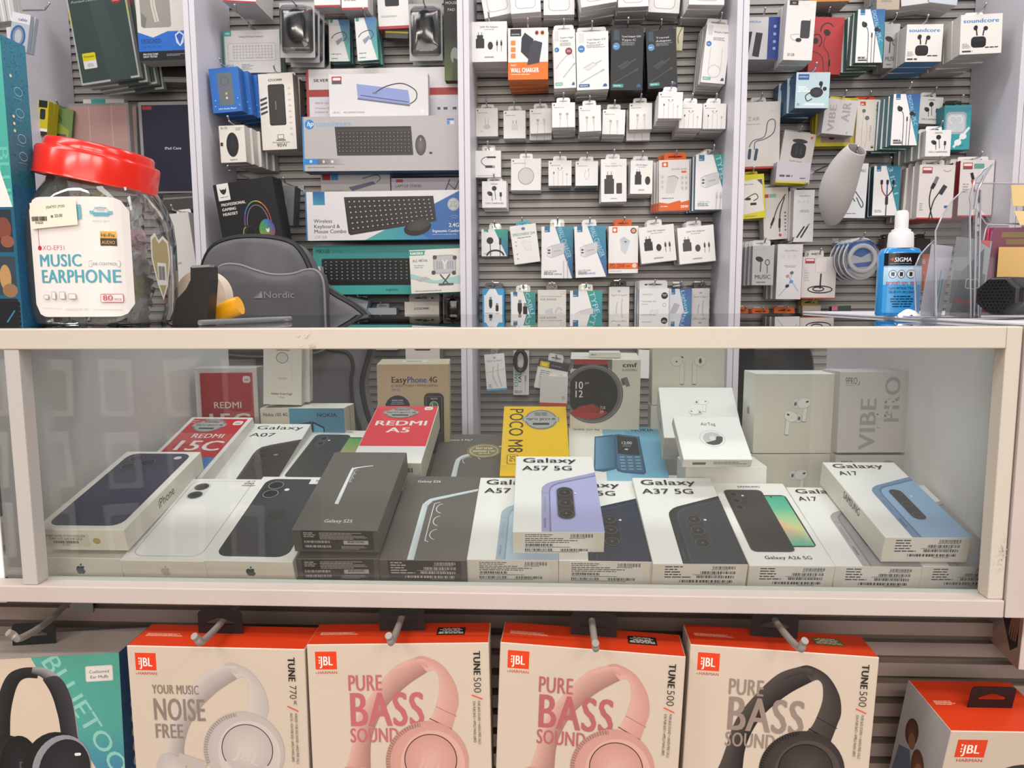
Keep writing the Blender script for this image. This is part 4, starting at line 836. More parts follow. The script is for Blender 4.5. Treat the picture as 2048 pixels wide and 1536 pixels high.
def f(A, W, H):
    A.R(0, H*.66, W, H*.34, 'e8761e'); A.R(W*.06, H*.02, W*.27, H*.14, '26221f'); A.T('SKYDOLPHIN', W*.19, H*.135, 2.6, 'eee', 'm', al='c', fit=W*.2)
    for y in (.24, .37, .49): A.R(W*.07, H*y, W*.12, H*.095, 'ef8a3c', 1)
    A.P([(W*.34, H*.2), (W*.42, H*.09), (W*.64, H*.22), (W*.60, H*.62), (W*.5, H*.6), (W*.32, H*.46)], '2e2e38'); A.P([(W*.56, H*.34), (W*.66, H*.24), (W*.86, H*.29), (W*.78, H*.68), (W*.48, H*.72)], '3a3a47'); A.E(W*.72, H*.1, 4, 4.6, 'e8761e'); A.E(W*.86, H*.1, 4, 4.6, 'e8761e'); A.E(W*.72, H*.1, 2.6, 3, '3a2c26'); A.E(W*.86, H*.1, 2.6, 3, '3a2c26')
    A.T('FAST', W*.07, H*.74, 3.6, 'fff', 'm'); A.T('WALL CHARGER', W*.07, H*.86, 8.5, 'fff', 'h', fit=W*.7); A.M(W*.08, H*.88, W*.64, 3.6, 1, 'ffe8d0')
HS('charger_box', 'orange and white wall charger box with dark power bricks', 'charger box', (1016, 58, 1096, 157), 4, .032, ('f0eceb', 'e07a2a', 'e9e5e2', 'd2691a'), f, tab=(24, 8, 'e8641c'), short='orange and white charger box')
HS('cable_box', 'tall white cable box with a wine-red round mark', 'cable box', (1107, 62, 1151, 174), 5, .022, W3, tall('Super-High|Cable', pic=1), 1.5, tab=(40, 14, 'f0eeee'), short='wine-marked cable box')
HS('adapter_box', 'tall white travel adapter box with a pictured plug and cable, beside the black boxes', 'adapter box', (1153, 66, 1217, 177), 5, .022, W3, tall('Travel Adapter 25W|Type-C', pic=2, tl='3f5fa0'), 1.5, tab=(58, 14, 'eceaea'), short='white travel adapter box')
HS('adapter_box', 'black travel adapter box, the broader one nearer the white ones', 'adapter box', (1222, 59, 1286, 178), 4, .026, K3, tall('Travel Adapter 25W|Type-C', True, 2), -.5, tab=(60, 13, '2a2a2d'), short='first black adapter box')
HS('adapter_box', 'black travel adapter box leaning clockwise, next to a bare slat area', 'adapter box', (1294, 62, 1353, 174), 4, .026, K3, tall('Travel|Adapter', True, 2), 3, tab=(56, 13, '2a2a2d'), short='second black adapter box')
HS('cable_box', 'narrow white cable box with a drawn cable loop, beside the bay divider', 'cable box', (1408, 51, 1456, 164), 6, .017, W3, tall('Watch-Cable', pic=3), -5.5, tab=(46, 14, 'f0eeee'), short='narrow loop-cable box')
HS('sample_tag', 'small beige tag with a dark cable sample hanging on the slats', 'tag', (1352, 55, 1366, 100), 1, .004, ('c9c3a4', 'b9b394', 'b9b394', 'a9a384'), lambda A, W, H: A.L([(W*.8, 0), (W*.3, H*.4), (W*.4, H*.7)], 1.6, '5a5648', sm=3) and None, -3, Yf=2.06, short='beige sample tag')
# second row: small white boxes
CR = [((951, 217, 996, 272), 1, 'adapter', .035, 0, 'with a pin plug drawing, first in its row'), ((1007, 222, 1051, 276), 2, 'brick', .026, 0, 'with a two-pin brick, second in its row'), ((1060, 218, 1103, 266), 3, 'lt', .02, 1.5, 'hung before a lower twin, third in its row'), ((1104, 206, 1150, 254), 6, 'usb', .02, 0.5, 'with twin plugs, fourth in its row'), ((1158, 212, 1202, 262), 6, 'usb', .018, 2, 'with twin plugs leaning slightly, fifth in its row'), ((1205, 220, 1250, 268), 5, 'lt', .018, -1.5, 'with pale cable, sixth in its row'), ((1259, 207, 1304, 258), 4, 'lt', .02, 0.5, 'above a dropped twin, seventh in its row'), ((1317, 185, 1365, 236), 9, 'pods', .0165, -1, 'foremost and highest of the row, wired earphones'), ((1359, 208, 1404, 256), 8, 'pods', .0165, -1.5, 'wired earphones, second from the divider'), ((1406, 208, 1452, 257), 7, 'pods', .0165, -1, 'wired earphones, against the divider')]
for r_, n, kd, d, ro, nm in CR:
    HS('cable_box', 'small white square cable box '+nm, 'cable box', r_, n, d, W3, cable(kd), ro, tab=(27, 13, 'f0eeee'), short='small white box '+nm.split(',')[0]+(' near the divider' if 'divider' in nm and 'second' in nm else ' at the divider' if 'against' in nm else ''), drift=(0.0006, 0))
HS('cable_box', 'small white cable box dropped low behind the seventh of its row', 'cable box', (1253, 220, 1300, 280), 1, .018, W3, cable('lt'), 0, Yf=2.10, hk=False)
HS('cable_box', 'small white cable box dropped low behind the third of its row', 'cable box', (1059, 222, 1103, 279), 1, .018, W3, cable('lt'), 0, Yf=2.11, hk=False)
# third row
def f(A, W, H): A.L([(W*.8, H*.26), (W*.4, H*.24), (W*.22, H*.4), (W*.4, H*.58), (W*.62, H*.6)], 1.4, '3a3a3a', sm=4); A.L([(W*.45, H*.25), (W*.8, H*.25)], 3.6, '3a3a3a'); A.L([(W*.38, H*.6), (W*.66, H*.6)], 5, '3a3a3a'); A.R(W*.66, H*.56, 5, 5, '999'); A.M(W*.06, H*.92, W*.9, 2, 1, '888')
HS('adapter_cable_box', 'white box with a black curved adapter cable', 'adapter box', (951, 302, 1002, 354), 2, .022, W3, f, tab=(27, 14, 'clear'), short='curved adapter cable box', Yf=2.08)
HS('earphone_box', 'white earphone box with black earphones and lettering, hung lowest at the middle bay divider', 'earphone box', (964, 363, 1013, 415), 3, .022, W3, typec, tab=(30, 9, 'f0eeee'), short='black earphone box by the divider', drift=(0.002, -0.002))
HS('charger_box', 'white square box with a large grey ring, magnetic disc charger', 'charger box', (1022, 318, 1082, 380), 3, .02, W3, cable('disc'), -.5, tab=(26, 12, 'f0eeee'), short='grey ring charger box')
HS('earphone_box', 'small white wired earphone box between disc charger and coiled cable boxes', 'earphone box', (1097, 322, 1143, 371), 4, .018, ('efedec', '6f8582', 'e8e6e4', '6f8582'), cable('pods'), tab=(27, 11, 'f0eeee'), short='small earphone box of the third row')
HS('cable_box', 'small white box with a coiled pale cable, third row', 'cable box', (1151, 323, 1196, 371), 4, .018, ('efedec', '456a66', 'e8e6e4', '3c615c'), cable('loop'), tab=(27, 11, 'f0eeee'), short='coiled cable box')
def f(A, W, H):
    A.T('SAMSUNG', W*.5, H*.12, 1.6, '666', 'm', al='c', fit=W*.2); A.T('Power Adapter Trio', W*.5, H*.175, 2.4, '4a4846', 'm', al='c', fit=W*.66); A.R(W*.13, H*.46, W*.38, H*.35, '3b3a3c', 1); A.R(W*.2, H*.37, W*.26, H*.12, '3b3a3c', 1)
    for q in (.25, .39): A.R(W*q, H*.29, 1.2, 8, '777')
    A.R(W*.6, H*.56, W*.22, H*.25, '3b3a3c', 2); A.T('SAMSUNG', W*.5, H*.93, 1.7, '444', 'b', al='c', fit=W*.26)
HS('adapter_box', 'tall white adapter box with a big dark grey stepped plug', 'adapter box', (1202, 319, 1253, 403), 3, .03, W3, f, .7, tab=(28, 13, 'f0eeee'), short='stepped plug adapter box')
HS('adapter_box', 'white adapter box with a shiny sticker flash and small dark plug', 'adapter box', (1261, 322, 1305, 387), 3, .034, W3, lambda A, W, H: (sam('25W PD Adapter', cables=False, brick=(.2, .42, .3, .3), orb=(.78, .60, .12, .13))(A, W, H), A.R(W*.66, H*.22, W*.28, H*.2, 'f1eedd')) and None, -.5, tab=(30, 13, 'd5d3d4'), short='small plug adapter box')
def f(A, W, H):
    A.R(0, 0, W, H, 'efecea'); A.R(W*.1, H*.04, W*.2, H*.1, 'e8641c', 1); A.E(W*.2, H*.09, 3, 3, 'fff'); A.T('POWER BANK', W*.42, H*.2, 3, '8a8684', 'm', fit=W*.5); A.R(W*.74, H*.22, W*.17, H*.04, 'ee6a30'); A.P([(W*.28, H*.36), (W*.5, H*.3), (W*.66, H*.36), (W*.5, H*.66), (W*.22, H*.66)], 'dcd9da'); A.L([(W*.3, H*.34), (W*.5, H*.31), (W*.64, H*.37)], 1, '555', sm=2)
    A.P([(0, H*.83), (W*.3, H*.86), (W*.7, H*.80), (W*.74, H*.84), (W, H*.80), (W, H), (0, H)], 'e8641c'); A.T('20W', W*.72, H*.95, 5, 'fff', 'b'); A.M(W*.06, H*.9, W*.3, 3, 1, 'fff'); A.M(W*.1, H*.74, W*.5, 3, 1, '555')
    for y in (.33, .43, .53): A.E(W*.12, H*y, 2.8, 2.8, 'd8d4d2'); A.R(W*.74, H*y, 4, 6, 'cfccca'); A.R(W*.87, H*y, 4, 6, 'cfccca')
HS('power_bank_box', 'white power bank box with an orange jagged foot', 'power bank box', (1318, 321, 1378, 420), 4, .016, ('efecea', 'd8d4d2', 'e6e3e1', 'c9c5c2'), f, 1, tab=(44, 16, 'e8641c', 4), short='orange-footed power bank box', drift=(-.004, 0))
HS('charger_box', 'white charger box with teal to blue diagonal and two cables, at the divider', 'charger box', (1391, 311, 1456, 418), 4, .022, ('f0eeee', '2f6d86', '3a8fa0', '1f4f78'), lambda A, W, H: (teal('TYPE-C', chg_cable, c1='3aa597', c2='2c55a8', cut=.52, low=1.02)(A, W, H), A.T('30W+PD', W*.1, H*.88, 4, '9fd5c5', 'm')) and None, 0, tab=(30, 14, 'clear'), short='teal charger box at the divider', drift=(-.003, 0))
# fourth row
def f(A, W, H): A.E(W*.32, H*.42, W*.13, W*.13, '222226', n=18); A.L([(W*.33, H*.55), (W*.34, H)], 1.6, '26262a'); A.R(W*.66, H*.32, W*.09, H*.26, '26262a', 2); A.L([(W*.7, H*.55), (W*.7, H)], 1.4, '26262a'); A.O(W*.52, H*1.02, W*.36, H*.27, 3.5, '232326', 190, 350, 14)
HS('cable_box', 'white and teal box with a black round watch charger cable', 'cable box', (963, 459, 1016, 512), 3, .018, ('f0eeee', '9aa5a4', '57938f', '8f9290'), lambda A, W, H: (teal('', None, '3d9a98', '3aa08e', '2f6fa0', .48, .95)(A, W, H), f(A, W, H)) and None, 0, tab=(24, 13, 'clear'), short='round watch cable box')
f_w = f
def f(A, W, H): A.E(W*.5, H*.10, 4, 3, '5d7fa5'); A.T('SPEEDCHARGE 25W', W*.5, H*.27, 5, '2f7f80', 'm', al='c', fit=W*.88); A.M(W*.2, H*.3, W*.6, 4, 1, '888', 'c'); A.P([(W*.36, H*.46), (W*.44, H*.4), (W*.74, H*.46), (W*.72, H*.7), (W*.5, H*.66)], 'dedcda'); A.P([(W*.4, H*.47), (W*.46, H*.43), (W*.72, H*.48), (W*.7, H*.67), (W*.52, H*.64)], 'e9e7e5'); [A.E(W*.16, H*y, 1.6, 1.4, '8ab') for y in (.42, .52, .74, .86)]
HS('charger_box', 'white fast charger box with teal title, hung at a slant', 'charger box', (1024, 450, 1076, 526), 3, .024, ('eceae8', '33706c', 'e4e2e0', '1f5a56'), f, 7, tab=(25, 9, '41a5b5'), short='slanted teal-titled charger box')
def f(A, W, H): chg(A, W, H, port=('555', '222')); [A.L([(W*q, H*.66), (W*q+1, H)], 1.6, 'b8b8bc') for q in (.7, .82)]; A.T('GaN PD 35W', W*.09, H*.88, 3.4, '55555a', 'm', fit=W*.4); A.T('USB-C To Lightning', W*.09, H*.93, 3.2, '55555a', 'm', fit=W*.56)
HS('charger_box', 'white and blue wall charger box with pale cable at its side', 'charger box', (1083, 454, 1146, 556), 3, .02, ('f0eeee', 'c8ccd4', '3f7ea8', '2f5f80'), teal('WALL CHARGER', f, cut=.42, low=.98), -.5, tab=(28, 16, 'clear'), short='wall charger box with cable')
def f(A, W, H): chg(A, W, H, port=('555', '222')); A.T('GaN PD 35W', W*.09, H*.88, 3.4, '77777a', 'm', fit=W*.4); A.T('FAST', W*.09, H*.94, 3.6, '55a', 'm'); A.T('CHARGE', W*.30, H*.94, 3.6, '5a66c8', 'm')
HS('charger_box', 'white and blue wall charger box without cable, next to the orange-banded one', 'charger box', (1150, 453, 1212, 554), 4, .02, ('f0eeee', '2f6a5e', '3f7ea8', '1d4f45'), teal('WALL CHARGER', f, cut=.42, low=.98), 2, tab=(28, 14, 'eceaea'), short='wall charger box without cable')
def f(A, W, H): A.R(W*.13, H*.02, W*.17, H*.12, 'e8641c', 1); A.E(W*.21, H*.08, 3, 3, 'fff'); A.E(W*.84, H*.1, W*.1, W*.1, '2c2a29'); A.E(W*.84, H*.1, W*.07, W*.07, 'e8a070'); A.P([(W*.38, H*.28), (W*.52, H*.22), (W*.74, H*.32), (W*.72, H*.36), (W*.58, H*.6), (W*.42, H*.52)], 'cfd2d8'); A.P([(W*.38, H*.28), (W*.52, H*.23), (W*.74, H*.32), (W*.58, H*.4)], 'bcc8d4'); A.R(W*.54, H*.32, 4, 2, '444'); A.R(0, H*.78, W, H*.13, 'e8641c'); A.T('PD 20W', W*.06, H*.885, 8, '33302e', 'm', fit=W*.5); A.M(W*.6, H*.83, W*.14, 4, 1, '5a3a20'); A.E(W*.88, H*.84, 4.6, 4.6, 'ead8cc'); A.M(W*.06, H*.94, W*.6, 2, 1, '999')
HS('charger_box', 'white charger box with an orange lettered band and orange tab', 'charger box', (1217, 453, 1276, 546), 3, .024, W3, f, .3, tab=(34, 15, 'e8641c', 1), short='orange-banded charger box')
HS('adapter_box', 'wide white adapter box with four black items, nearer the orange-banded box', 'adapter box', (1280, 452, 1350, 524), 3, .028, W3, sam('25W PD Adapter'), 6, tab=(30, 14, 'e5e3e2'), short='first wide adapter box')
HS('adapter_box', 'wide white shrink-wrapped adapter box with glare on its plug, at the divider', 'adapter box', (1357, 453, 1429, 525), 4, .022, W3, sam('25W PD Adapter'), 5.5, tab=(30, 12, 'd5d3d4'), short='second wide adapter box', m=GLOSSY)
# fifth row, standing into the counter glass
def f(A, W, H): A.R(0, 0, W, H, '3f9fd8'); A.R(W*.08, H*.14, W*.84, H*.46, 'e8edf0', 1); A.P([(W*.15, H*.14), (W*.34, 0), (W*.6, 0), (W*.75, H*.14)], 'eef2f4'); usb(W*.38, H*.28, 1.5, A); usb(W*.68, H*.40, 1.3, A); A.R(W*.1, H*.5, W*.8, H*.07, 'f4f4f4'); A.T('PREMIUM CABLE', W*.12, H*.555, 2.6, '333', 'm', fit=W*.7); A.R(W*.2, H*.62, W*.6, H*.3, '9ab5c8', 2); A.R(W*.36, H*.62, W*.26, H*.3, 'dfe6ea', 1)
HS('cable_box', 'bright blue cable pack with black plugs in a window', 'cable box', (965, 578, 1008, 668), 4, .018, ('3f9fd8', '2f86bb', '3f9fd8', '2a76a5'), f, tab=(34, 12, '5c6068'), short='bright blue cable pack')
HS('cable_box', 'teal-edged cable box with two upright black plugs', 'cable box', (1022, 584, 1071, 664), 3, .018, ('f0eeee', '4d8f8c', '57a09a', '35706e'), teal('CABLE', lambda A, W, H: (usb(W*.36, H*.34, 1.9, A), usb(W*.58, H*.42, 1.9, A)) and None, c1='3a9a88', c2='2f66a8', cut=.5), tab=(28, 13, 'clear'), short='black plug cable box')
def f(A, W, H): A.R(0, 0, W, H, 'dedbd4'); A.T('WITH PD POWER CHARGER', W*.08, H*.17, 2.2, '7a7874', 'm', fit=W*.78); A.T('FOR IPHONE', W*.08, H*.25, 4, '5a7a8c', 'm', fit=W*.58); A.P([(W*.24, H*.5), (W*.5, H*.42), (W*.54, H*.56), (W*.3, H*.66)], 'c5c9cf'); A.O(W*.75, H*.55, W*.14, H*.14, 3, 'bfc3c8', 60, 330, 14); A.O(W*.8, H*.65, W*.14, H*.12, 3, 'c8ccd0', 60, 330, 14); A.Ro(W*.8, H*.04, W*.14, H*.07, '888', .5, 2, 'dedbd4')
HS('charger_box', 'pale beige charger box with coiled white cable drawn', 'charger box', (1076, 580, 1132, 664), 3, .02, ('dedbd4', 'c8c4bc', 'd5d2ca', 'b5b1a9'), f, tab=(22, 13, '8b8478'), short='pale beige charger box')
HS('charger_box', 'white charger box with teal diagonal and green port, dipping behind the counter rail', 'charger box', (1140, 582, 1204, 690), 3, .022, ('f0eeee', '4a8f96', '3f9f8e', '2c6e70'), teal('TYPE-C', chg, c1='3aa597', c2='2c55a8', cut=.52, low=1.02), tab=(28, 13, 'clear'), short='green-port charger box')
def pens(A, W, H): A.R(0, 0, W, H, 'e6e4e2'); A.E(W*.5, H*.1, 3, 2, '8ab4c8'); A.T('Type-C to Type-C', W*.5, H*.2, 3, '5a5856', 'm', al='c', fit=W*.8); A.L([(W*.42, H*.34), (W*.36, H*.6), (W*.55, H*.9)], 2, 'bdbbbd', sm=3); A.L([(W*.66, H*.26), (W*.62, H*.55), (W*.76, H*.9)], 2.4, 'c5c3c5', sm=3); A.M(W*.1, H*.82, W*.2, 8, 3, '777')
HS('cable_box', 'slim pale cable sleeve pack with black hook tab', 'cable box', (1218, 574, 1258, 664), 3, .016, ('e6e4e2', 'cfccca', 'dedbd9', 'bbb8b6'), pens, tab=(30, 12, '333336'), short='slim pale cable pack', m=GLOSSY)
def f(A, W, H): A.R(0, 0, W, H, 'ebebea'); A.T('BWOO', W*.1, H*.12, 2.8, '4a9fd0', 'm', fit=W*.34); A.T('Travel Charger 20W', W*.07, H*.24, 2.6, '666', 'm', fit=W*.5); A.T('iPHONE', W*.07, H*.29, 2.4, '4a9fd0', 'm', fit=W*.24); A.E(W*.85, H*.13, 6.6, 6.6, '26262a'); A.M(W*.77, H*.1, W*.16, 5, 2, 'ddd', 'c'); A.Ro(W*.80, H*.26, 6, 7, '777', .6, 2, 'ebebea'); A.R(W*.36, H*.38, W*.3, H*.3, 'd4d4d6', 2); A.R(W*.38, H*.39, W*.26, H*.2, 'e2e2e4', 2); A.P([(W*.74, H*.98), (W*.82, H*.75), (W*.92, H*.98)], '3a3f44')
HS('charger_box', 'white travel charger pack with a black round badge', 'charger box', (1278, 577, 1337, 690), 3, .02, ('ebebea', '4f9fd0', 'e5e5e4', '3f86b5'), f, tab=(56, 16, 'e4e6ea'), short='black-badged charger pack', drift=(-.004, 0))
HS('cable_box', 'lilac and teal cable box with a large pale plug', 'cable box', (1338, 578, 1382, 680), 3, .018, ('dfe0e6', '56779a', '5d7fa8', '3f5f80'), teal('Lightning', lambda A, W, H: (usb(W*.3, H*.35, 2.6, A, 'b4b4ba', 25, 'dcdce0'), usb(W*.62, H*.62, 3.0, A, 'a9a9b2', 15, 'c9c9ce')) and None, c1='4f6fae', c2='2f9f9f', cut=.45, c0='dcdde4'), tab=(26, 12, 'clear'), short='lilac cable box')
HS('cable_box', 'slim greyish cable sleeve pack against the divider', 'cable box', (1383, 577, 1418, 668), 2, .016, ('c9c7c6', 'b5b3b1', 'bfbdbb', 'a5a3a1'), pens, tab=(24, 12, '5a5a5c'), short='slim greyish cable pack', m=GLOSSY)
# sixth row, seen through the showcase
HS('cable_box', 'white and blue cable sleeve pack with yellow line, seen through the showcase', 'cable box', (971, 708, 1011, 781), 1, .014, ('e2e0dc', 'cfccca', 'd8d6d2', '7aa5c8'), lambda A, W, H: (pens(A, W, H), A.L([(0, H*.5), (W, H*.42)], 1, 'd8c860'), A.R(0, H*.95, W, H*.05, '5a9fd0')) and None, 4, tab=(14, 10, '8a8a8c'), short='yellow-lined cable pack', Yf=2.06)
def f(A, W, H): A.R(0, 0, W, H, 'dcdcda'); A.T('CHARGING', W*.28, H*.82, 7, '3a9a98', 'h', rot=-90, fit=H*.62); A.T('EASY2', W*.50, H*.72, 6, '3a3a3c', 'h', rot=-90, fit=H*.36); usb(W*.78, H*.62, .9, A, '9a9a9e'); A.L([(W*.78, H*.7), (W*.76, H*.96)], 1, '9a9a9e'); A.M(W*.08, H*.9, W*.7, 6, 2, '555')
HS('cable_box', 'grey cable card with bold sideways lettering, seen through the showcase', 'cable box', (1027, 701, 1058, 790), 2, .012, ('dcdcda', 'b9b9b7', 'cfcfcd', 'a5a5a3'), f, -.5, tab=(14, 8, '3a3a3c'), short='sideways-lettered cable card')
def f(A, W, H): A.R(0, 0, W, H, 'e4e2dd'); A.R(0, 0, W, H*.26, '3e3e40'); A.R(W*.05, H*.05, W*.3, H*.2, 'f0d020', 2); A.Ro(W*.07, H*.07, W*.26, H*.16, '333', .8, 2, 'f0d020'); A.M(W*.42, H*.12, W*.5, 3, 1, '999'); A.M(W*.1, H*.34, W*.4, 16, 4, '888'); A.P([(W*.5, H*.58), (W*.8, H*.36), (W*.95, H*.5), (W*.66, H*.78)], 'c9c7c5'); A.P([(W*.53, H*.59), (W*.78, H*.41), (W*.9, H*.5), (W*.66, H*.72)], 'd9d7d4')
HS('charger_box', 'white box with a dark header and yellow badge, hung slanting', 'charger box', (1073, 723, 1134, 781), 2, .016, ('e4e2dd', 'cfccc8', '3e3e40', 'c5c2be'), f, -11, tab=(30, 14, 'f0eeea', 2), short='yellow-badged slanted box')
HS('charger_box', 'pale pack with a red and yellow foot, below the yellow-badged box', 'charger box', (1080, 752, 1135, 812), 1, .02, ('d5d3d0', 'b9b7b4', 'c9c7c4', 'c8a820'), lambda A, W, H: (A.R(0, H*.9, W, H*.1, 'c8402c'), A.E(W*.86, H*.72, 4, 4, 'c9b5a0')) and None, -2, Yf=2.10, hk=False)
HS('cable_box', 'white carton hanging beside the smartwatch box, seen through the showcase', 'cable box', (1276, 700, 1299, 757), 2, .02, W3, None, -2, Yf=2.08, hk=False)
vs, fs = tube([Vector(unp(1041+11*math.cos(a), 722+20*math.sin(a), 2.095)) for a in [i*math.pi/8 for i in range(17)]], .006, 8)
tag(solid('coiled_cable', vs, fs, mat('black_rubber', '1c1c1e', .5)), 'black cable coiled in an oval on the sideways-lettered card', 'cable')
# ---------------------------------------------------------------- second bay: mice, keyboards, headset
def redb(A, W, H): A.R(0, 0, W, H, 'eceaea'); A.R(0, H*.95, W, H*.05, 'b02c34'); A.M(W*.1, H*.7, W*.5, H*.1, 2, '888')
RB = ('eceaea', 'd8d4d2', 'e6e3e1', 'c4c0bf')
HS('mouse_box', 'white box with red foot line at the very top, tight to the left bay divider', 'mouse box', (446, -60, 513, 3), 1, .12, RB, redb, -4, hk=False, Yf=1.99)
HS('mouse_box', 'white box with red foot line at the very top, beside the first mouse blister', 'mouse box', (627, -60, 680, 12), 2, .05, RB, redb, 0, hk=False, short='red-footed box by the mouse blister')
HS('mouse_box', 'white box with red foot line at the very top, above the twin hub boxes', 'mouse box', (682, -60, 735, 17), 2, .05, RB, redb, 0, hk=False, short='red-footed box above the hub boxes')
hook(unp(505, 62, 2.1).x, 2.0, unp(505, 40, 2.05).z, 'bare chrome peg hook above the folding keyboard box', tip=.02)
def keys(A, x, y, w, h, rows, cols, c, g=.14, outline=None):
    kw, kh = w/cols, h/rows; rnd = random.Random(5)
    for r in range(rows):
        i = 0
        while i < cols:
            n = 3 if (r == rows-1 and 3 < i < 8) else 1; A.k -= (1 if (r or i) else 0); n = min(n, cols-i); A.R(x+i*kw+kw*g/2, y+r*kh+kh*g/2, kw*(n-g), kh*(1-g), c); i += n
def legends(A, x, y, w, h, rows, cols, c, sk=0):
    kw, kh = w/cols, h/rows; A.k += 1
    for r in range(rows):
        for i in range(cols):
            A.k -= 1; A.R(x+i*kw+kw*.34+sk*r, y+r*kh+kh*.34, kw*.3, kh*.28, c)
def f(A, W, H): A.R(0, 0, 3, H, '4f9a94'); A.R(3, 0, 14, 11, '3fa79a'); A.T('MO', 5, 8, 4, 'fff', 'm'); A.T('Folding Wireless Keyboard', W*.28, 14, 3.2, '4a4846', 'm', fit=50); A.Ro(9, 25, W-18, 34, 'aaa6a4', .8, 3, 'dddad8'); keys(A, 18, 28, W-32, 28, 5, 13, 'bfbbb9', .3); A.M(36, 64, 24, 12, 4, '8a8684'); A.T('RF13', 4, 70, 5, '5577aa', 'm')
HS('keyboard_box', 'pale grey folding keyboard box with drawn keys and a small teal badge', 'keyboard box', (446, 62, 561, 144), 2, .022, ('d9d6d4', '8fb5b0', 'cfccca', 'b9b6b4'), f, .3, tab=(20, 10, 'clear'), short='folding keyboard box', Yf=2.09)
# mouse blisters: card, clear bubble and mouse are parts
def ell(name, cx, cy, cz, rx, ry, rz, m, parent, n=20, e=2.3):
    vs = []; fs = []; N, M_ = n, n//2
    for i in range(M_+1):
        ph = -math.pi/2+math.pi*i/M_
        for j in range(N):
            th = 2*math.pi*j/N; sg = lambda v: math.copysign(abs(v)**(2/e), v); vs.append((cx+rx*sg(math.cos(ph)*math.cos(th)), cy+ry*sg(math.cos(ph)*math.sin(th)), cz+rz*sg(math.sin(ph))))
    for i in range(M_):
        for j in range(N): k = (j+1) % N; fs.append((i*N+j, i*N+k, (i+1)*N+k, (i+1)*N+j))
    return solid(name, vs, fs, m, parent)
BLK = mat('black_plastic', '17171a', 0.3); DGR = mat('dark_grey_plastic', '2b2b2f', 0.4)
BUB = glass('blister_plastic', (0.93, 0.94, 0.95), 2.2, rough=0.09)
def blister(label, rect, n, roll=0, short=None, Yf=None):
    x0, y0, x1, y1 = rect; Yf = Yf or YW-.02-n*.03; c = unp((x0+x1)/2, (y0+y1)/2, Yf); kp = (c-CAM).dot(cF)/FPX; w, h = (x1-x0)*kp, (y1-y0)*kp; first = None
    for i in range(n):
        r = empty('mouse_blister', (c.x+random.uniform(-.002, .002)*(i > 0)+.003*i, c.y+i*.034, c.z-.002*i)); r.rotation_euler = (0, math.radians(-roll+random.uniform(-1.5, 1.5)*(i > 0)), 0)
        tag(r, label if not i else '%s one back behind the %s' % (ORD[i], short), 'blister pack', 'goods on the hook of the '+short)
        if not i:
            first = r; A = Art(); plate([rrect(-w/2, -h/2, w, h, .004)], .0006, '3a3a3c', A); A.face((-w/2, 0, h/2), (1, 0, 0), (0, 0, -1), w, h, x1-x0, y1-y0); W, H = x1-x0, y1-y0
            A.R(0, 0, W, H, 'b5b5b7'); A.R(W*.06, H*.12, W*.88, H*.76, '5b5a5c'); A.R(W*.1, H*.14, W*.4, H*.04, 'eee'); A.R(W*.55, H*.15, W*.36, H*.015, 'c04040'); A.M(W*.3, H*.8, W*.55, 4, 1, 'ccc')
            cd = link('card', A.mesh('card', PRINT), r, (0, .001, 0))
            ell('mouse', 0, -.011, h*.06, w*.27, .013, h*.30, BLK, r, e=2.5)
            mo = r.children[-1]; v2, f2 = bxv(-.0012, -.0262, h*.16, .0012, -.0225, h*.28); solid('scroll_wheel', v2, f2, DGR, mo, False, bevel=.0008)
            vs, fs = [], []; a = rrect(-w*.46, -h*.42, w*.92, h*.86, .012, 5); b = rrect(-w*.40, -h*.37, w*.80, h*.76, .014, 5); N = len(a)
            vs = [(p[0], 0, p[1]) for p in a]+[(p[0], -.026, p[1]) for p in b]+[(p[0]*.7, -.029, p[1]*.75) for p in b]; fs = [(k, (k+1) % N, (k+1) % N+N, k+N) for k in range(N)]+[(k+N, (k+1) % N+N, (k+1) % N+2*N, k+2*N) for k in range(N)]+[tuple(range(2*N, 3*N))]
            solid('clear_bubble', vs, fs, BUB, r)
        else:
            for ch in first.children:
                k = ch.copy(); COL.objects.link(k); k.parent = r
    hook(c.x, Yf-.03, c.z+h*.45, 'chrome peg hook carrying the '+short)
blister('clear blister pack with a black mouse, beside the folding keyboard box', (559, 8, 630, 113), 4, -1, 'left mouse blister')
blister('clear blister pack with a black mouse, beside the dark mouse pad sleeve', (818, 10, 885, 119), 2, 0, 'right mouse blister')
def f(A, W, H): A.R(0, 0, W, H, 'dfdddc'); A.GP([(W*.45, 0), (W*.95, H), (W, H), (W, 0)], ['4d74a8', '5fb5a0', '5fb5a0', '4d74a8']); A.R(W*.05, 0, W*.15, H*.08, '3f9a94'); A.L([(W*.12, H*.45), (W*.3, H*.35), (W*.7, H*.3), (W*.85, H*.42), (W*.65, H*.52)], 1.6, '3a3f4a', sm=4); A.P([(W*.3, H*.52), (W*.62, H*.42), (W*.68, H*.48), (W*.4, H*.62)], '8a94a6'); A.M(W*.1, H*.8, W*.5, 4, 1, '777'); A.R(W*.1, H*.92, W*.3, 1.6, '3a9a88')
HS('hub_box', 'white and blue adapter hub box with a cable loop, left of two', 'adapter box', (658, 41, 700, 121), 2, .02, ('dfdddc', '5a7f90', 'd8d6d5', '3c6c6a'), f, -.6, tab=(18, 10, 'clear'), short='left twin hub box')
HS('hub_box', 'white and blue adapter hub box with a metal hub, right of two, slightly turned', 'adapter box', (712, 37, 754, 119), 4, .02, ('dfdddc', '4f8f86', 'd8d6d5', '2f5f5a'), f, 3, tab=(18, 10, 'clear'), short='right twin hub box')
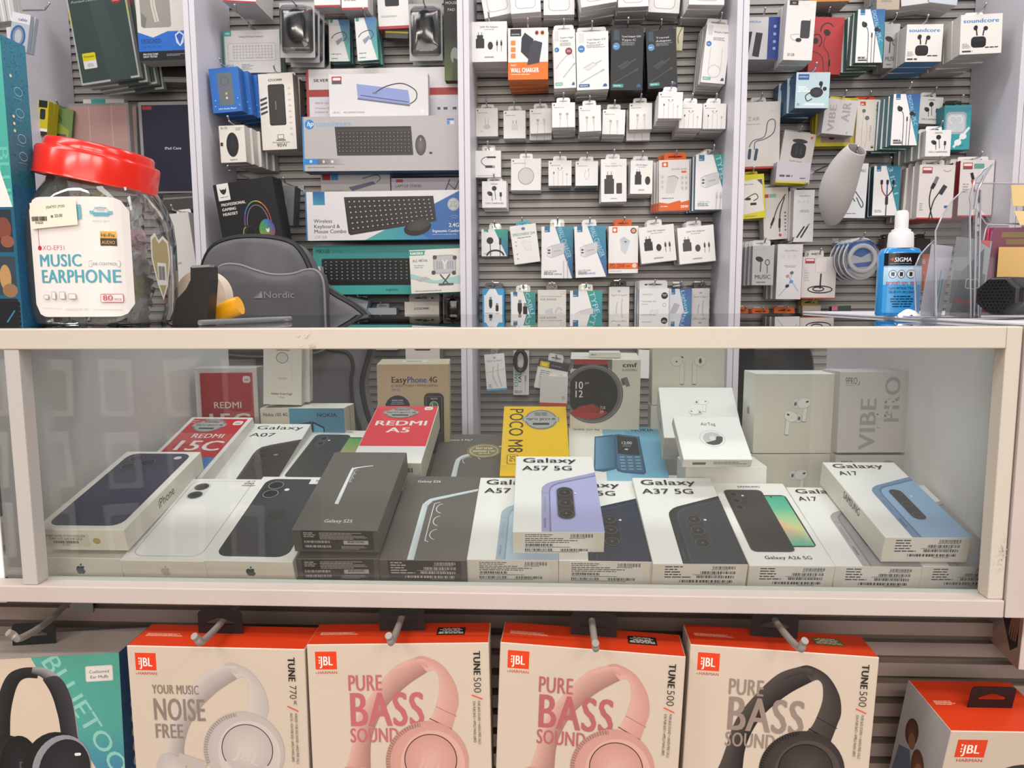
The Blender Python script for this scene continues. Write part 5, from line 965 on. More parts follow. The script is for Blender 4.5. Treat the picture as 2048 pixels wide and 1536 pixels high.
def f(A, W, H): A.R(0, 0, W, H, 'e6e4e2'); A.R(W*.1, 0, W*.75, H*.32, '4a8f90'); A.R(W*.24, H*.28, W*.46, H*.22, '2b2b2e', 3); A.M(W*.1, H*.7, W*.6, 4, 2, '777'); A.R(0, H*.94, W, H*.06, 'b5404a')
HS('earbud_box', 'white and teal earbud box with a red foot at the very top, between the mice', 'earbud box', (755, -30, 817, 55), 2, .03, ('e6e4e2', 'd0cecc', 'e0dedc', 'b8606a'), f, 1.5, hk=False, short='teal-topped box at the top')
HS('adapter_box', 'small black and yellow adapter pack peeking below the teal-topped box', 'adapter box', (770, 50, 817, 76), 1, .03, ('4a4640', '3a3631', 'c8b420', '2c2926'), lambda A, W, H: A.R(0, H*.5, W, 3, 'c8b420') and None, -3, hk=False, Yf=2.09)
def f(A, W, H): A.R(0, 0, W, H, '22241f'); A.T('GAMING', W*.1, H*.2, 5, 'b9b9b0', 'm', fit=W*.9); A.T('MOUSE', W*.12, H*.265, 5, 'b9b9b0', 'm', fit=W*.78); A.T('PAD', W*.25, H*.33, 5, 'b9b9b0', 'm', fit=W*.5); A.G(0, H*.58, W, H*.42, '22241f', '5a6a38'); A.E(W*.7, H*.76, W*.28, H*.08, '8f9490'); A.P([(W*.5, H), (W*.62, H*.78), (W*.9, H*.8), (W, H)], '3f4a2c')
HS('mouse_pad_sleeve', 'tall black gaming mouse pad sleeve against the middle divider', 'mouse pad', (888, -42, 918, 157), 1, .03, ('22241f', '2e2f2c', '22241f', '161614'), f, 0, hk=False, Yf=2.03)
def f(A, W, H): A.R(0, 0, W, H, '2f6fc0'); A.R(W*.26, H*.12, W*.5, H*.72, '6a7078', 3); A.O(W*.5, H*.3, 9, 9, 1.4, '555b63'); A.E(W*.52, H*.58, 2.4, 2.4, 'c8b840'); A.E(W*.52, H*.68, 2.4, 2.4, 'c8ccd0'); A.T('MP3 Media Player', W*.2, H*.935, 3, 'e8f0ff', 'm', fit=W*.62); [A.E(W*x, H*y, 1.1, 1.1, 'a8c8f0') for x, y in ((.12, .72), (.1, .85), (.88, .7), (.93, .86))]
HS('media_player_box', 'bright blue media player box with a grey device window, at the left bay divider', 'media player box', (421, 137, 481, 223), 4, .034, ('2f6fc0', '2a62ab', '3a78c8', '1f4f8f'), f, 4, tab=(24, 10, 'clear'), short='blue media player box', drift=(.012, -.001), Yf=1.985)
def f(A, W, H):
    A.R(0, 0, W, H, 'e9e3da'); A.T('EZOOMM', W*.28, H*.1, 4.6, '3a3a3c', 'h', fit=W*.4, sk=.2); A.R(W*.26, H*.14, W*.48, H*.54, '2a2928', 4); A.R(W*.29, H*.155, W*.42, H*.51, '3a3836', 3); A.T('EZOOMM', W*.48, H*.47, 2.4, 'aaa', 'm', rot=-90, fit=16)
    for i in range(9): A.E(W*.87, H*(.2+i*.075), 3.2, 2.2, 'cfc8be'); 
    for i in range(4): A.P([(W*.02, H*(.33+i*.06)), (W*.22, H*(.30+i*.06)), (W*.22, H*(.325+i*.06)), (W*.02, H*(.36+i*.06))], '3a3c44')
    A.Ro(W*.46, H*.8, 13, 9, '444', 1, 1, 'e9e3da'); A.R(W*.42, H*.87, 19, 1.6, '444'); A.T('(Auto-identification)', W*.3, H*.91, 2.2, '444', 'm', fit=W*.5); A.T('90W', W*.42, H*.965, 7, '222', 'r')
HS('charger_box', 'tall cream laptop charger box with black adapter window, 90W mark', 'charger box', (520, 150, 590, 297), 2, .045, ('e9e3da', '8a8480', 'e3ddd4', 'c4beb6'), f, 1.5, tab=(60, 11, 'e3ddd4'), short='tall cream laptop charger box')
def f(A, W, H): A.R(0, 0, W, H, 'c9b4b4'); A.R(5, 0, W, H*.42, 'dcd8da'); A.R(5, H*.42, W, H*.15, 'a8403e'); A.R(5, H*.57, W, H*.43, 'd9d9e0'); A.R(0, 0, 5, H, 'b04444'); A.T('SILVER', 14, H*.26, 5.5, '3a3638', 'h', fit=31, sk=.2); A.T('WKM-1651', 16, H*.72, 4, 'b06a6a', 'm', fit=32); A.T('Wireless Combo', 16, H*.82, 3.6, 'b06a6a', fit=44); A.T('Keyboard', 16, H*.9, 3.6, 'b06a6a', fit=26); A.R(W*.86, H*.82, 6, 5, '555'); A.R(W*.9, H*.82, 8, 5, '555'); A.R(W*.96, H*.82, 8, 5, '555')
def LB(name, label, cat, rect, d, cols, fn, Yf, roll=0, m=None, a=0): return HS(name, label, cat, rect, 1, d, cols, fn, roll, hk=False, Yf=Yf, m=m)
LB('keyboard_box', 'wide white keyboard box with a dark red band, behind the docking station box', 'keyboard box', (611, 138, 918, 232), .05, ('dcd8da', 'b04444', 'e6e2e4', 'c8c4c8'), f, 2.08)
def f(A, W, H):
    A.R(0, 0, W, H, 'dcdadc'); A.R(W*.03, H*.05, W*.1, H*.17, 'b5303a', 1); A.R(W*.04, H*.08, W*.08, H*.06, 'f0e6e6', 2); A.R(W*.03, H*.16, W*.1, H*.07, '555'); A.P([(W*.28, H*.23), (W*.8, H*.4), (W*.82, H*.74), (W*.29, H*.56)], '8f9cd0'); A.P([(W*.29, H*.56), (W*.82, H*.74), (W*.81, H*.78), (W*.285, H*.6)], '6a6f80'); A.L([(W*.32, H*.5), (W*.8, H*.68)], 1.6, '4a4f66')
    A.L([(W*.47, H*.44), (W*.58, H*.30), (W*.74, H*.24), (W*.87, H*.4), (W*.88, H*.6), (W*.82, H*.72)], 2, '33353a', sm=5); A.R(W*.44, H*.43, 9, 4, '777c88', 1); A.T('CB ALL', W*.03, H*.92, 3.4, '8a8688', 'm', fit=16); A.T('MULTIFUNCTIONAL', W*.14, H*.92, 3.4, '8a8688', 'm', fit=44); A.O(W*.92, H*.08, 7, 5, 1, 'f4f4f4', 20, 160, 8); A.E(W*.94, H*.9, 4, 4, 'e8e8e8')
LB('docking_station_box', 'white docking station box with a lilac metal plate, above the grey keyboard box', 'docking station box', (657, 149, 857, 231), .03, ('dcdadc', 'c9c7c9', 'f0eef0', 'b8b6b8'), f, 2.02)
def f(A, W, H):
    A.R(0, 0, W, H, 'b9b5b6'); A.E(15, 15, 9.5, 9.5, '2f86cf', n=24); A.T('hp', 9.5, 18, 9, 'fff', 'm', sk=.25); A.T('CS500无线键鼠套装', 28, 19, 6.5, '7fa8cf', 'm', fit=72); A.R(W-24, 6, 14, 3, '3a6fc0'); A.R(W-24, 10, 5, 7, '3a8fe0'); A.R(W-17, 11, 7, 6, 'd8dce8')
    A.P([(66, 20), (W-96, 20), (W-92, 76), (70, 76)], '443f3f'); A.P([(66, 20), (W-96, 20), (W-96, 24), (67, 24)], '36322f')
    keys(A, 71, 29, W-168, 42, 6, 20, '2f2b2b', .16); legends(A, 71, 29, W-168, 42, 6, 20, '8a8686')
    A.E(W-77, 57, 11, 20, '4a4646', n=24, c2='7a7472'); A.E(W-77, 46, 1.4, 3, 'aaa'); A.R(W-60, 70, 6, 4, '444'); A.R(0, 0, 3, H, '3a8ad0'); A.R(3, H-24, 27, 11, '2f86cf'); A.G(30, H-24, 54, 11, '6a6565', 'b9b5b6', 'h'); A.E(16, H-19, 3, 3, 'bcd8f0'); A.R(40, H-21, 4, 5, 'ddd'); A.R(57, H-21, 5, 5, 'ddd'); A.M(9, H-9, 60, 3, 1, '888'); 
LB('keyboard_box', 'wide grey keyboard and mouse set box with a blue lower edge', 'keyboard box', (603, 234, 919, 340), .06, ('b9b5b6', '2f86cf', 'c8c4c4', '1f5a98'), f, 1.99, -.3)
def f(A, W, H): A.R(0, 0, W, H, 'd5d2d0'); A.R(W*.02, H*.06, W*.12, H*.3, 'b5303a'); A.R(W*.15, H*.06, W*.1, H*.3, '4a94c8'); A.P([(W*.4, H*.72), (W*.75, H*.44), (W*.8, H*.56), (W*.45, H*.92)], '6f7596'); A.L([(W*.6, H*.3), (W*.8, H*.12), (W*.86, H*.3), (W*.8, H*.5)], 1.6, '4a4f60', sm=4); A.M(W*.04, H*.85, W*.3, 2, 1, '888')
LB('hub_box', 'white hub box with a slim lilac adapter, below the grey keyboard box', 'adapter box', (641, 346, 781, 385), .04, ('d5d2d0', 'c0bdbb', 'c9c6c4', 'b5b2b0'), f, 2.06)
def f(A, W, H): A.R(0, 0, W, H, 'c3bccb'); A.R(W*.07, H*.08, W*.1, H*.2, 'b8303a'); A.T('LAPTOP STAND', W*.06, H*.6, 5, '3a3640', 'm', fit=W*.38); A.T('CREATIVE FOLDING STORAGE BRACKET', W*.06, H*.9, 2.6, '5a5660', fit=W*.62); A.L([(W*.78, H*.9), (W*.85, H*.1)], 2, '2a2830'); A.L([(W*.9, H*.95), (W*.98, H*.2)], 2, '2a2830'); A.L([(W*.82, H*.35), (W*.93, H*.8)], 1.6, '2a2830')
LB('laptop_stand_box', 'lilac laptop stand box with black lettering, at the middle divider', 'laptop stand box', (782, 356, 921, 386), .04, ('c3bccb', 'aea7b6', '55525a', 'a09aa8'), f, 2.05)
def f(A, W, H):
    A.R(0, 0, W, H, 'e0dde0'); A.P([(W, 0), (W, H), (W*.38, H)], '3568a8'); A.GP([(W*.38, H), (W*.62, H*.62), (W*.8, H)], ['4fb0a0', '3f8fa8', '3a7ab0']); A.R(0, 0, 3, H, '3a80b0'); A.GP([(16, 0), (16, 26), (40, 26), (40, 0)], ['2a5aa0', '4aa0b0', '3a90a8', '2a6aa8'])
    A.T('Wireless', 16, 61, 7.2, '3a3a3c', 'm', fit=38); A.T('Keyboard &', 16, 71.5, 7.2, '3a3a3c', 'm', fit=53); A.T('Mouse Combo', 16, 81.5, 7.2, '3a3a3c', 'm', fit=66); A.T('OP-58', 17, 92, 5.6, 'a8a4a6', 'r', fit=25)
    A.P([(79, 11), (W-55, 11), (W-50, 60), (90, 86), (86, 82)], '2b2626'); A.P([(81, 13), (W-57, 13), (W-52, 58), (92, 82)], '3a3333')
    A.map = lambda x, y: (82+(x-82)*1.0+(y-13)*.12, 13+(y-13)*(1-.33*(x-82)/180))
    keys(A, 84, 15, 170, 64, 6, 17, '282323', .14); legends(A, 84, 15, 170, 64, 6, 17, 'b0a8a4'); A.map = None
    A.E(226, 73, 28, 15, '232020', rot=-12); A.E(228, 68, 24, 11, '3c3836', rot=-12, c2='4c4846'); A.E(W-15, 28, 12, 12.5, 'b0b0b4', c2='d8d8dc', n=24); A.M(W-23, 22, 16, 12, 4, '777', 'c')
    A.T('2.4G', W-25, 72, 7.4, 'e8ecf4', 'b', fit=21); A.T('Ergonomic Comfort', W-58, 82, 4.8, 'e8ecf4', 'b', fit=56); A.M(W-58, 85, 54, 3, 1, '9ab8dc'); A.O(W-14, 56, 9, 7, 1, '7fa0d0', 210, 330, 8); A.O(W-14, 57, 5, 4, 1, '7fa0d0', 210, 330, 8)
LB('keyboard_box', 'wide white and blue wireless keyboard box with tilted black keyboard', 'keyboard box', (609, 383, 923, 479), .055, ('e0dde0', '3a80b0', '3f4a58', '1f5f6a'), f, 1.99, .2)
def f(A, W, H):
    A.R(0, 0, W, H, '43a6a2'); A.T('MK120', 6, 15, 7.4, '1f3a3c', 'm', fit=28); A.M(38, 8, 36, 6, 2, '2f8a86'); A.R(17, 26, W, 50, '25272a', 4); A.R(15, 70, W, 9, '17181b', 4); keys(A, 20, 29, 185, 40, 6, 17, '17191b', .16); legends(A, 20, 29, 185, 40, 6, 17, '9aa0a2'); A.T('logitech', 146, 90, 5, '1f3a3c', 'm', fit=25)
LB('keyboard_box', 'wide teal wired keyboard box behind the metal stand box', 'keyboard box', (625, 491, 922, 588), .05, ('43a6a2', '2f8c88', '246c6a', '1f6c6a'), f, 2.03)
def f(A, W, H):
    A.R(0, 0, W, H, 'e6e3dc'); A.P([(0, 2), (32, 2), (30, 11), (0, 11)], '3fa08c'); A.T('KAKUSIGA', 2, 9, 4.6, 'fff', 'h', fit=26); A.T('ALL METAL', 6, 24, 5, '3a8a80', 'h', fit=31); A.M(8, 29, 24, 8, 2, '9ab')
    A.R(47, 12, 46, 37, 'a8a8aa', 8); A.R(49, 14, 42, 33, 'c0c0c3', 7); [A.R(54+i*4.4, 24, 2, 16, '9a9a9e', 1) for i in range(8) if i not in (3, 4)]; A.L([(66, 22), (70, 30), (70, 40)], 2.4, 'e8e8ea'); A.L([(76, 22), (70, 30)], 2.4, 'e8e8ea')
    for x, y in ((47, 12), (87, 14), (43, 42), (84, 44)): A.R(x, y, 8, 8, '4a4a4c', 3)
    A.P([(0, 46), (50, 62), (W, 52), (W, 70), (40, 66), (0, 56)], 'a8d0c8'); A.L([(60, 50), (78, 72)], 2.6, '4a4a4a'); A.L([(80, 50), (62, 72)], 2.6, '4a4a4a'); A.R(56, 68, 30, 4, '5a5a5a', 1); A.P([(10, 58), (30, 53), (40, 58), (20, 63)], 'b9b9bb'); A.M(8, 80, 54, 3, 1, '888')
LB('laptop_stand_box', 'cream box with a grey laptop stand pictured, before the teal keyboard box', 'laptop stand box', (820, 499, 925, 585), .03, ('e6e3dc', 'cfccc4', 'f0eee8', 'b9b6ae'), f, 1.97, 2)
def f(A, W, H): A.T('B170', W*.08, H*.1, 4.6, '3a3a3a', 'm', fit=W*.26); A.R(W*.03, H*.45, W*.1, H*.1, '333'); A.E(W*.5, H*.52, W*.24, H*.33, '1b1d22', n=26, c2='2c2f36'); A.L([(W*.5, H*.22), (W*.5, H*.36)], .8, '3c4048'); A.T('logitech', W*.36, H*.94, 3, '555', 'm', fit=W*.3); A.M(W*.66, H*.06, W*.26, 6, 3, '888')
HS('mouse_box', 'white mouse box with a dark oval mouse, at the left bay divider', 'mouse box', (439, 252, 491, 324), 5, .034, ('e3ded6', 'cac5bd', 'dcd7cf', 'aaa59d'), f, 1.5, tab=(20, 12, 'clear'), short='white oval mouse box', drift=(.006, 0), Yf=1.98)
# black headset box, tilted
def f(A, W, H):
    A.R(0, 0, W, H, '17171a'); A.R(7, 0, 24, 33, 'e6e4e0'); A.P([(12, 8), (15, 12), (19, 11), (23, 12), (26, 8), (25, 16), (22, 20), (19, 22), (16, 20), (13, 16)], '26262a'); A.M(11, 25, 16, 3, 1, '555', 'c')
    A.T('PROFESSIONAL', 10, 44, 5.4, 'e0dedc', 'h', fit=50); A.T('GAMING', 10, 53.5, 5.4, 'e0dedc', 'h', fit=29); A.T('HEADSET', 10, 63, 5.4, 'e0dedc', 'h', fit=31)
    for k, c in enumerate(('6a5aa8', '4a7ac0', '5ab070', 'c0a850', 'c86a40', 'b83a48')): A.O(78, 88, 28-k*.0, 46, 2, c, 180+k*30, 182+(k+1)*30, 8)
    A.O(78, 90, 23, 40, 1.4, '8a7a9a', 182, 358, 20); A.E(58, 104, 12, 17, '26262c'); A.E(60, 104, 8, 13, '101014'); A.O(52, 106, 8, 16, 1.6, 'a8b050', 90, 270); A.EH(94, 102, 16, 21, ['6a3f98', '3a4fa8', '3a7ab0', '3f9a5a', '5aa048', 'a09a40', 'a8503a', 'a03a48'], '5a8a58'); A.P([(91, 98), (95, 101), (99, 98), (98, 105), (95, 108), (92, 105)], 'd8d8dc'); A.L([(54, 120), (70, 124), (86, 122)], 2, '3a3a42', sm=3); A.E(54, 118, 3, 3, '3a6ad0')
hb = LB('headset_box', 'black gaming headset box with rainbow headphones, tilted behind the chair', 'headset box', (436, 362, 558, 500), .07, ('17171a', '1f1f23', '101013', '0c0c0e'), f, 1.92, 8)
hook(unp(490, 345, 2.05).x, 1.95, unp(490, 348, 2.0).z, 'chrome peg hook just above the tilted black headset box')
HS('speaker_box', 'narrow grey carton peeking out behind the tilted headset box', 'box', (556, 372, 588, 450), 1, .05, ('77777a', '66666a', '8a8a8c', '55555a'), lambda A, W, H: A.T('179', W*.3, H*.35, 5, 'ccc', 'm', rot=80) and None, -5, Yf=2.04, short='narrow grey carton behind the headset box')
HS('card_box', 'small white carton edge beside the teal keyboard box', 'box', (622, 533, 641, 556), 1, .03, ('c9c7c9', 'b5b3b5', 'dddbdd', 'a5a3a5'), None, 0, hk=False, Yf=1.98)
HS('hub_box', 'pale blue and white pack tilted below the teal keyboard box', 'adapter box', (690, 597, 733, 640), 3, .016, ('cfe0e6', '4a9ab8', 'dfe8ec', '3a88a8'), lambda A, W, H: (A.M(W*.2, H*.3, W*.5, 6, 2, '777'), A.O(W*.6, H*.6, 5, 4, 1, '888')) and None, -14, tab=(16, 9, 'clear'), short='tilted pale blue pack')
HS('adapter_box', 'light blue flat box on a hook beside the cream charger box', 'adapter box', (733, 616, 794, 700), 2, .02, ('d5e2ee', 'a8c4d8', 'e2ecf4', '9ab8cc'), lambda A, W, H: A.M(W*.2, H*.3, W*.5, 10, 3, '9ab') and None, 0, tab=(24, 8, 'e8eef4'), short='light blue flat box')
def f(A, W, H): A.R(0, 0, W, H, 'e3ded7'); A.T('EZOOMM', W*.28, H*.13, 4.6, '3a3a3c', 'h', fit=W*.42, sk=.2); A.R(W*.26, H*.21, W*.48, H*.6, '262627', 4); A.R(W*.3, H*.24, W*.4, H*.54, '34343a', 3)
HS('charger_box', 'short cream charger box with a black adapter, below the metal stand box', 'charger box', (810, 604, 879, 724), 2, .045, ('e3ded7', 'b9b4ad', 'ece7e0', 'a9a49d'), f, 0, tab=(62, 16, 'e3ddd4'), short='short cream charger box')
blister('blister pack with a black mouse low at the middle divider', (886, 588, 926, 650), 2, 0, 'low mouse blister')
# ---------------------------------------------------------------- first bay: tablet cases
def f(A, W, H):
    A.R(0, 0, W, H, 'a9adab'); A.R(3, 3, W-6, H-7, '3b4a48'); A.GP([(W*.35, 0), (W*.5, H), (W*.85, H), (W*.6, 0)], ['43524f', '3f4e4b', '3b4a48', '43524f']); A.T('Premium Leather Case', 8, 13, 4.6, 'c8ccca', 'l', fit=W*.6, sk=.3); A.R(-1, 24, 3, 32, 'c8b830'); A.R(W-2, 18, 3, 32, 'c8b830')
    A.R(12, H-60, 27, 30, 'd8dad8', 2); A.R(12, H-60, 27, 15, 'd5c820', 2); A.T('Premium', 14, H-51, 5, '333', 'm', fit=22, sk=.2); A.M(19, H-40, 14, 7, 3, '777', 'c')
    B = Art(); B.bw, B.bd, B.bh, B.base = A.bw, A.bd, A.bh, A.base; B.F(W, H); B.k = 12; B.E(W*.83, 10, 14.5, 15, '98303a', n=24); B.T('100%', W*.83, 14, 6.4, 'f0e0e0', 'b', al='c', fit=20); B.M(W*.76, 18, 17, 3, 1, 'd0a0a0'); return [('round_sticker', B)]
HS('case_pack', 'dark green leather case pack with yellow label and round red sticker', 'case pack', (145, -10, 267, 160), 4, .018, ('a9adab', '9a9e9c', '8a8e8c', '7a7e7c'), f, 7, hk=False, short='dark green case pack', drift=(.012, -.004), m=GLOSSY, Yf=2.02)
def f(A, W, H):
    A.R(0, 0, W, H, 'd8d4cf'); A.R(W*.08, 0, W*.6, H*.66, '9a9690', 6); A.L([(W*.4, H*.6), (W*.34, H*.4), (W*.4, H*.3), (W*.66, H*.28), (W*.78, H*.4)], 9, 'd5d0c6', sm=5); A.L([(W*.4, H*.6), (W*.34, H*.4), (W*.4, H*.3), (W*.66, H*.28)], 4, 'b8b2a8', sm=5); A.P([(W*.1, H*.5), (W*.2, H*.56), (W*.16, H*.66), (W*.08, H*.64)], '777')
    A.P([(0, H*.70), (W*.3, H*.76), (W*.6, H*.70), (W, H*.70), (W, H*.90), (0, H*.90)], '2a6cc8'); A.T('DESIGNED', W*.06, H*.82, 9, '1d3f80', 'h', fit=W*.4, sx=.7); A.T('FOR PROTECTIVE', W*.06, H*.87, 5, '1d4f98', 'm', fit=W*.4); A.P([(W*.74, H*.74), (W*.83, H*.70), (W*.92, H*.74), (W*.9, H*.82), (W*.83, H*.86), (W*.76, H*.82)], 'cfe0f4'); A.P([(W*.76, H*.75), (W*.83, H*.72), (W*.90, H*.75), (W*.83, H*.845)], '2a5cb0'); A.R(0, H*.9, W, H*.1, '17181c'); A.T('PROTECTIVE', W*.08, H*.94, 3.4, 'dde', 'b', fit=W*.3); A.T('DROP TESTED', W*.08, H*.965, 3.4, 'dde', 'b', fit=W*.28); A.M(W*.55, H*.93, W*.4, 5, 2, '99a')
HS('case_pack', 'white and blue protective case box with a shield mark, upper row', 'case pack', (271, -70, 374, 117), 1, .05, ('d8d4cf', 'b9b5b0', 'd0ccc7', 'a9a5a0'), f, 1, hk=False, short='blue protective case box', Yf=2.0)
HS('case_pack', 'grey case pack with a black product, hung below the blue protective case box', 'case pack', (300, 100, 380, 163), 3, .018, ('8a8886', '7a7876', '7a7876', '6a6866'), lambda A, W, H: (A.R(W*.12, H*.5, W, H*.34, '1d1c1e'), A.R(W*.06, H*.44, W*.9, 1, 'bbb')) and None, -2, hk=False, short='grey case pack')
def f(A, W, H): A.R(0, 0, W, H, '8f8b8a'); A.R(3, 5, W-7, H-8, 'b08c88', 4); A.R(W*.34, 5, 2.2, H-8, 'c49f9a'); A.R(W*.71, 5, 2.2, H-8, 'c49f9a')
HS('case_pack', 'dusty pink folding tablet case in a grey frame, half hidden by the jar', 'case pack', (137, 209, 262, 345), 3, .018, ('8f8b8a', '9a9694', '9a9694', '7a7674'), f, 0, hk=False, short='dusty pink tablet case', drift=(.008, -.001))
HS('case_pack', 'white case backs with a teal stripe, standing behind the pink tablet case', 'case pack', (168, 200, 252, 300), 1, .02, ('d8d4d2', 'c8c4c2', 'e0dcda', 'b8b4b2'), lambda A, W, H: A.R(W*.2, 0, W*.35, H*.1, '3fa0a0') and None, 0, hk=False, Yf=2.11)
def f(A, W, H): A.R(0, 0, W, H, '918f90'); A.R(6, 6, W, H-9, '23243a'); A.R(8, 8, 19, 6.5, 'b03a44', 2); A.M(11, 10, 12, 2, 1, '5a1a20'); A.T('iPad Case', W*.46, H*.52, 5, 'd8d8e0', 'm', fit=34)
HS('case_pack', 'navy tablet case pack with small white lettering, next to the bay divider', 'case pack', (280, 207, 387, 384), 3, .018, ('918f90', 'a09e9f', 'a09e9f', '80787c'), f, 0, hk=False, short='navy tablet case pack', drift=(-.006, -.002))
HS('case_pack', 'low grey case pack lying below the navy tablet case', 'case pack', (326, 388, 392, 420), 3, .02, ('4a4848', '3a3838', '5a5858', '2a2828'), lambda A, W, H: A.R(0, H*.2, W, 3, '8a8886') and None, 3, hk=False, short='low grey case pack')
def f(A, W, H): A.R(0, 0, W, H, 'd9d7d5'); A.T('Case', W*.1, H*.52, 6, '5a5856', 'm'); A.P([(W*.2, H*.8), (W*.5, H*.72), (W*.6, H*.86), (W*.3, H*.92)], '3a3836'); A.O(W*.4, H*.76, 9, 9, 1, '777')
HS('case_pack', 'white case box leaning between the jar and the bay divider', 'case pack', (340, 428, 392, 620), 1, .05, ('d9d7d5', 'c4c2c0', 'e4e2e0', 'b0aeac'), f, 6, tab=(30, 12, 'e0dedc'), short='leaning white case box', Yf=1.98)
def f(A, W, H): A.R(0, 0, W, H, '5f7a38'); A.R(W*.08, H*.06, W*.2, H*.1, '2a2a20'); A.R(W*.08, H*.14, W*.2, H*.06, '4a80c0'); A.P([(W*.1, H*.5), (W*.5, H*.35), (W*.9, H*.5), (W*.8, H*.95), (W*.2, H*.9)], '8a9a30'); A.P([(W*.3, H*.62), (W*.8, H*.6), (W*.8, H), (W*.28, H)], '4a3a30'); A.L([(W*.45, H*.15), (W*.6, H*.3)], 1.4, '222')
HS('case_pack', 'olive green pack with yellow artwork, rising behind the jar lid', 'case pack', (93, 216, 141, 300), 4, .02, ('5f7a38', '4c6430', '5a7236', '3c5026'), f, -8, tab=(18, 6, '5f7a38'), short='olive green pack', drift=(-.006, 0), yaw=18)
def f(A, W, H): A.R(0, 0, W, H, 'c8b818'); A.R(W*.1, 0, W*.8, H*.2, '1a1a1c'); A.R(W*.25, H*.24, W*.5, H*.3, '1d2838', 3); A.R(0, H*.8, W, H*.08, 'eee'); A.R(0, H*.88, W, H*.12, '2a2826')
HS('case_pack', 'yellow and black narrow pack between the teal carton and olive pack', 'case pack', (74, 202, 96, 270), 2, .02, ('c8b818', 'a89a14', '1a1a1c', '3a3826'), f, -8, hk=False, short='yellow and black pack', Yf=2.0)
sh = hook(-1.37, YW-.135, unp(80, 20, 1.85).z, 'bare chrome hook reaching out from the left side panel', tip=.02); sh.location.y = 1.85; sh.rotation_euler.z = math.pi/2
# ---------------------------------------------------------------- right bay: earphones and cables
def soundcore(bx=.62):
    def f(A, W, H): A.T('soundcore', W*.06, H*.21, H*.10, '2a7fc8', 'b', fit=W*.86); A.R(W*.26, H*.56, W*.36, H*.28, '1f2023', 7); A.R(W*.27, H*.57, W*.34, H*.12, '2b2c30', 5); A.E(W*.36, H*.34, 4, 5, '26272b', rot=20); A.L([(W*.38, H*.38), (W*.40, H*.54)], 2.6, '26272b'); A.E(W*.6, H*.36, 4.4, 4.4, '26272b'); A.L([(W*.56, H*.4), (W*.54, H*.54)], 2.6, '26272b'); A.M(W*.05, H*.72, W*.2, 10, 4, '8a8684'); A.M(W*.05, H*.9, W*.3, 4, 1, '444', lw=.8); A.M(W*.6, H*.82, W*.34, 3, 1, '333', lw=.7)
    return f
def f(A, W, H): A.R(0, 0, W, H, 'c9c7c9'); A.R(W*.64, 0, W*.36, H, '2a3f8a'); A.T('AMERA', W*.05, H*.14, 4, '4a80b0', 'b', fit=W*.4); A.P([(0, H*.36), (W*.22, H*.34), (W*.14, H*.92), (0, H*.95)], '1f1f28'); A.P([(W*.32, H*.36), (W*.5, H*.38), (W*.42, H*.95), (W*.24, H*.92)], '26262f'); [A.E(W*.82, H*y, 3, 3, '9ab0e8') for y in (.22, .4, .58, .74)]
HS('power_bank_box', 'grey and navy box with black bars pictured, cut by the bay divider', 'power bank box', (1488, 36, 1562, 117), 2, .05, ('c9c7c9', '3a4470', 'e6e4e2', 'a9a5a3'), f, -1, tab=(26, 10, 'dcdad8'), short='grey and navy box')
def f(A, W, H): A.R(W*.08, 0, W*.3, H*.08, '2a2a2c'); A.T('XO', W*.18, H*.055, 3, 'ddd', 'b'); A.R(W*.52, H*.33, W*.32, H*.30, '3a3c3e', 3); A.L([(W*.84, H*.31), (W*.84, H*.6)], 1.4, '4c4e50'); A.L([(W*.5, H*.56), (W*.2, H*.58), (W*.3, H*.66), (W*.5, H*.66)], 1, 'a9a7a5', sm=4); A.E(W*.48, H*.66, 6, 4, '2c2e30'); A.T('30 GB', W*.12, H*.93, 5, '333', 'm', fit=W*.26)
HS('power_bank_box', 'tall white box with a dark grey power bank and wire pictured', 'power bank box', (1571, 4, 1628, 118), 2, .04, ('e6e3e0', 'd5d2cf', 'dedbd8', 'b9b6b3'), f, -2.5, tab=(24, 6, 'f0eeec'), short='tall white power bank box', Yf=1.99)
def f(A, W, H): A.R(0, 0, W, H, 'b5383c'); A.O(W*.5, H*.24, 14, 16, 2.4, '2a2224', 170, 330); A.E(W*.5, H*.27, 7, 6, '2a2224', rot=30); A.O(W*.2, H*.42, 11, 14, 2.4, '2a2224', 200, 420); A.E(W*.16, H*.42, 6, 6, '2a2224'); A.L([(W*.48, H*.3), (W*.42, H*.5), (W*.6, H*.66), (W*.64, H)], 1.4, '3a2426', sm=4); A.R(W*.61, H*.74, 4, 14, '2a2224', 2); A.L([(W*.1, H*.6), (W*.4, H*.7), (W*.5, H)], 1.4, '3a2426', sm=4)
HS('earphone_box', 'red earphone box with black ear-hook earphones', 'earphone box', (1620, 37, 1684, 146), 2, .03, ('b5383c', '8a2a2e', '9a3034', '7a2428'), f, -2.5, tab=(28, 16, '1f1f21'), short='red earphone box')
HS('earphone_box', 'teal diagonal earphone box, upper of the two in the right bay', 'earphone box', (1714, 21, 1767, 123), 5, .024, ('f0eeee', '2f6f6a', '3a8a96', '1f5a4a'), teal('DIGITAL TYPE-C', buds_v, c1='3a6aa8', c2='3fa0a8', cut=.45, low=.99, big=.07), -.6, tab=(30, 16, 'clear'), short='upper teal earphone box', drift=(-.002, 0))
def music(A, W, H): A.R(0, 0, W, H, 'b5b6b8'); A.E(W*.32, H*.34, 8, 5, '2e2f32', rot=20) ; A.L([(W*.4, H*.38), (W*.38, H*.66)], 2.2, '3a3b3e'); A.O(W*.7, H*.42, 5, 6, 1.6, '2e2f32'); A.L([(W*.7, H*.5), (W*.7, H*.7)], 1.6, '3a3b3e'); A.T('MUSIC', W*.12, H*.84, 8, '2e2f32', 'm', fit=W*.76); A.M(W*.2, H*.9, W*.5, 4, 1, '555')
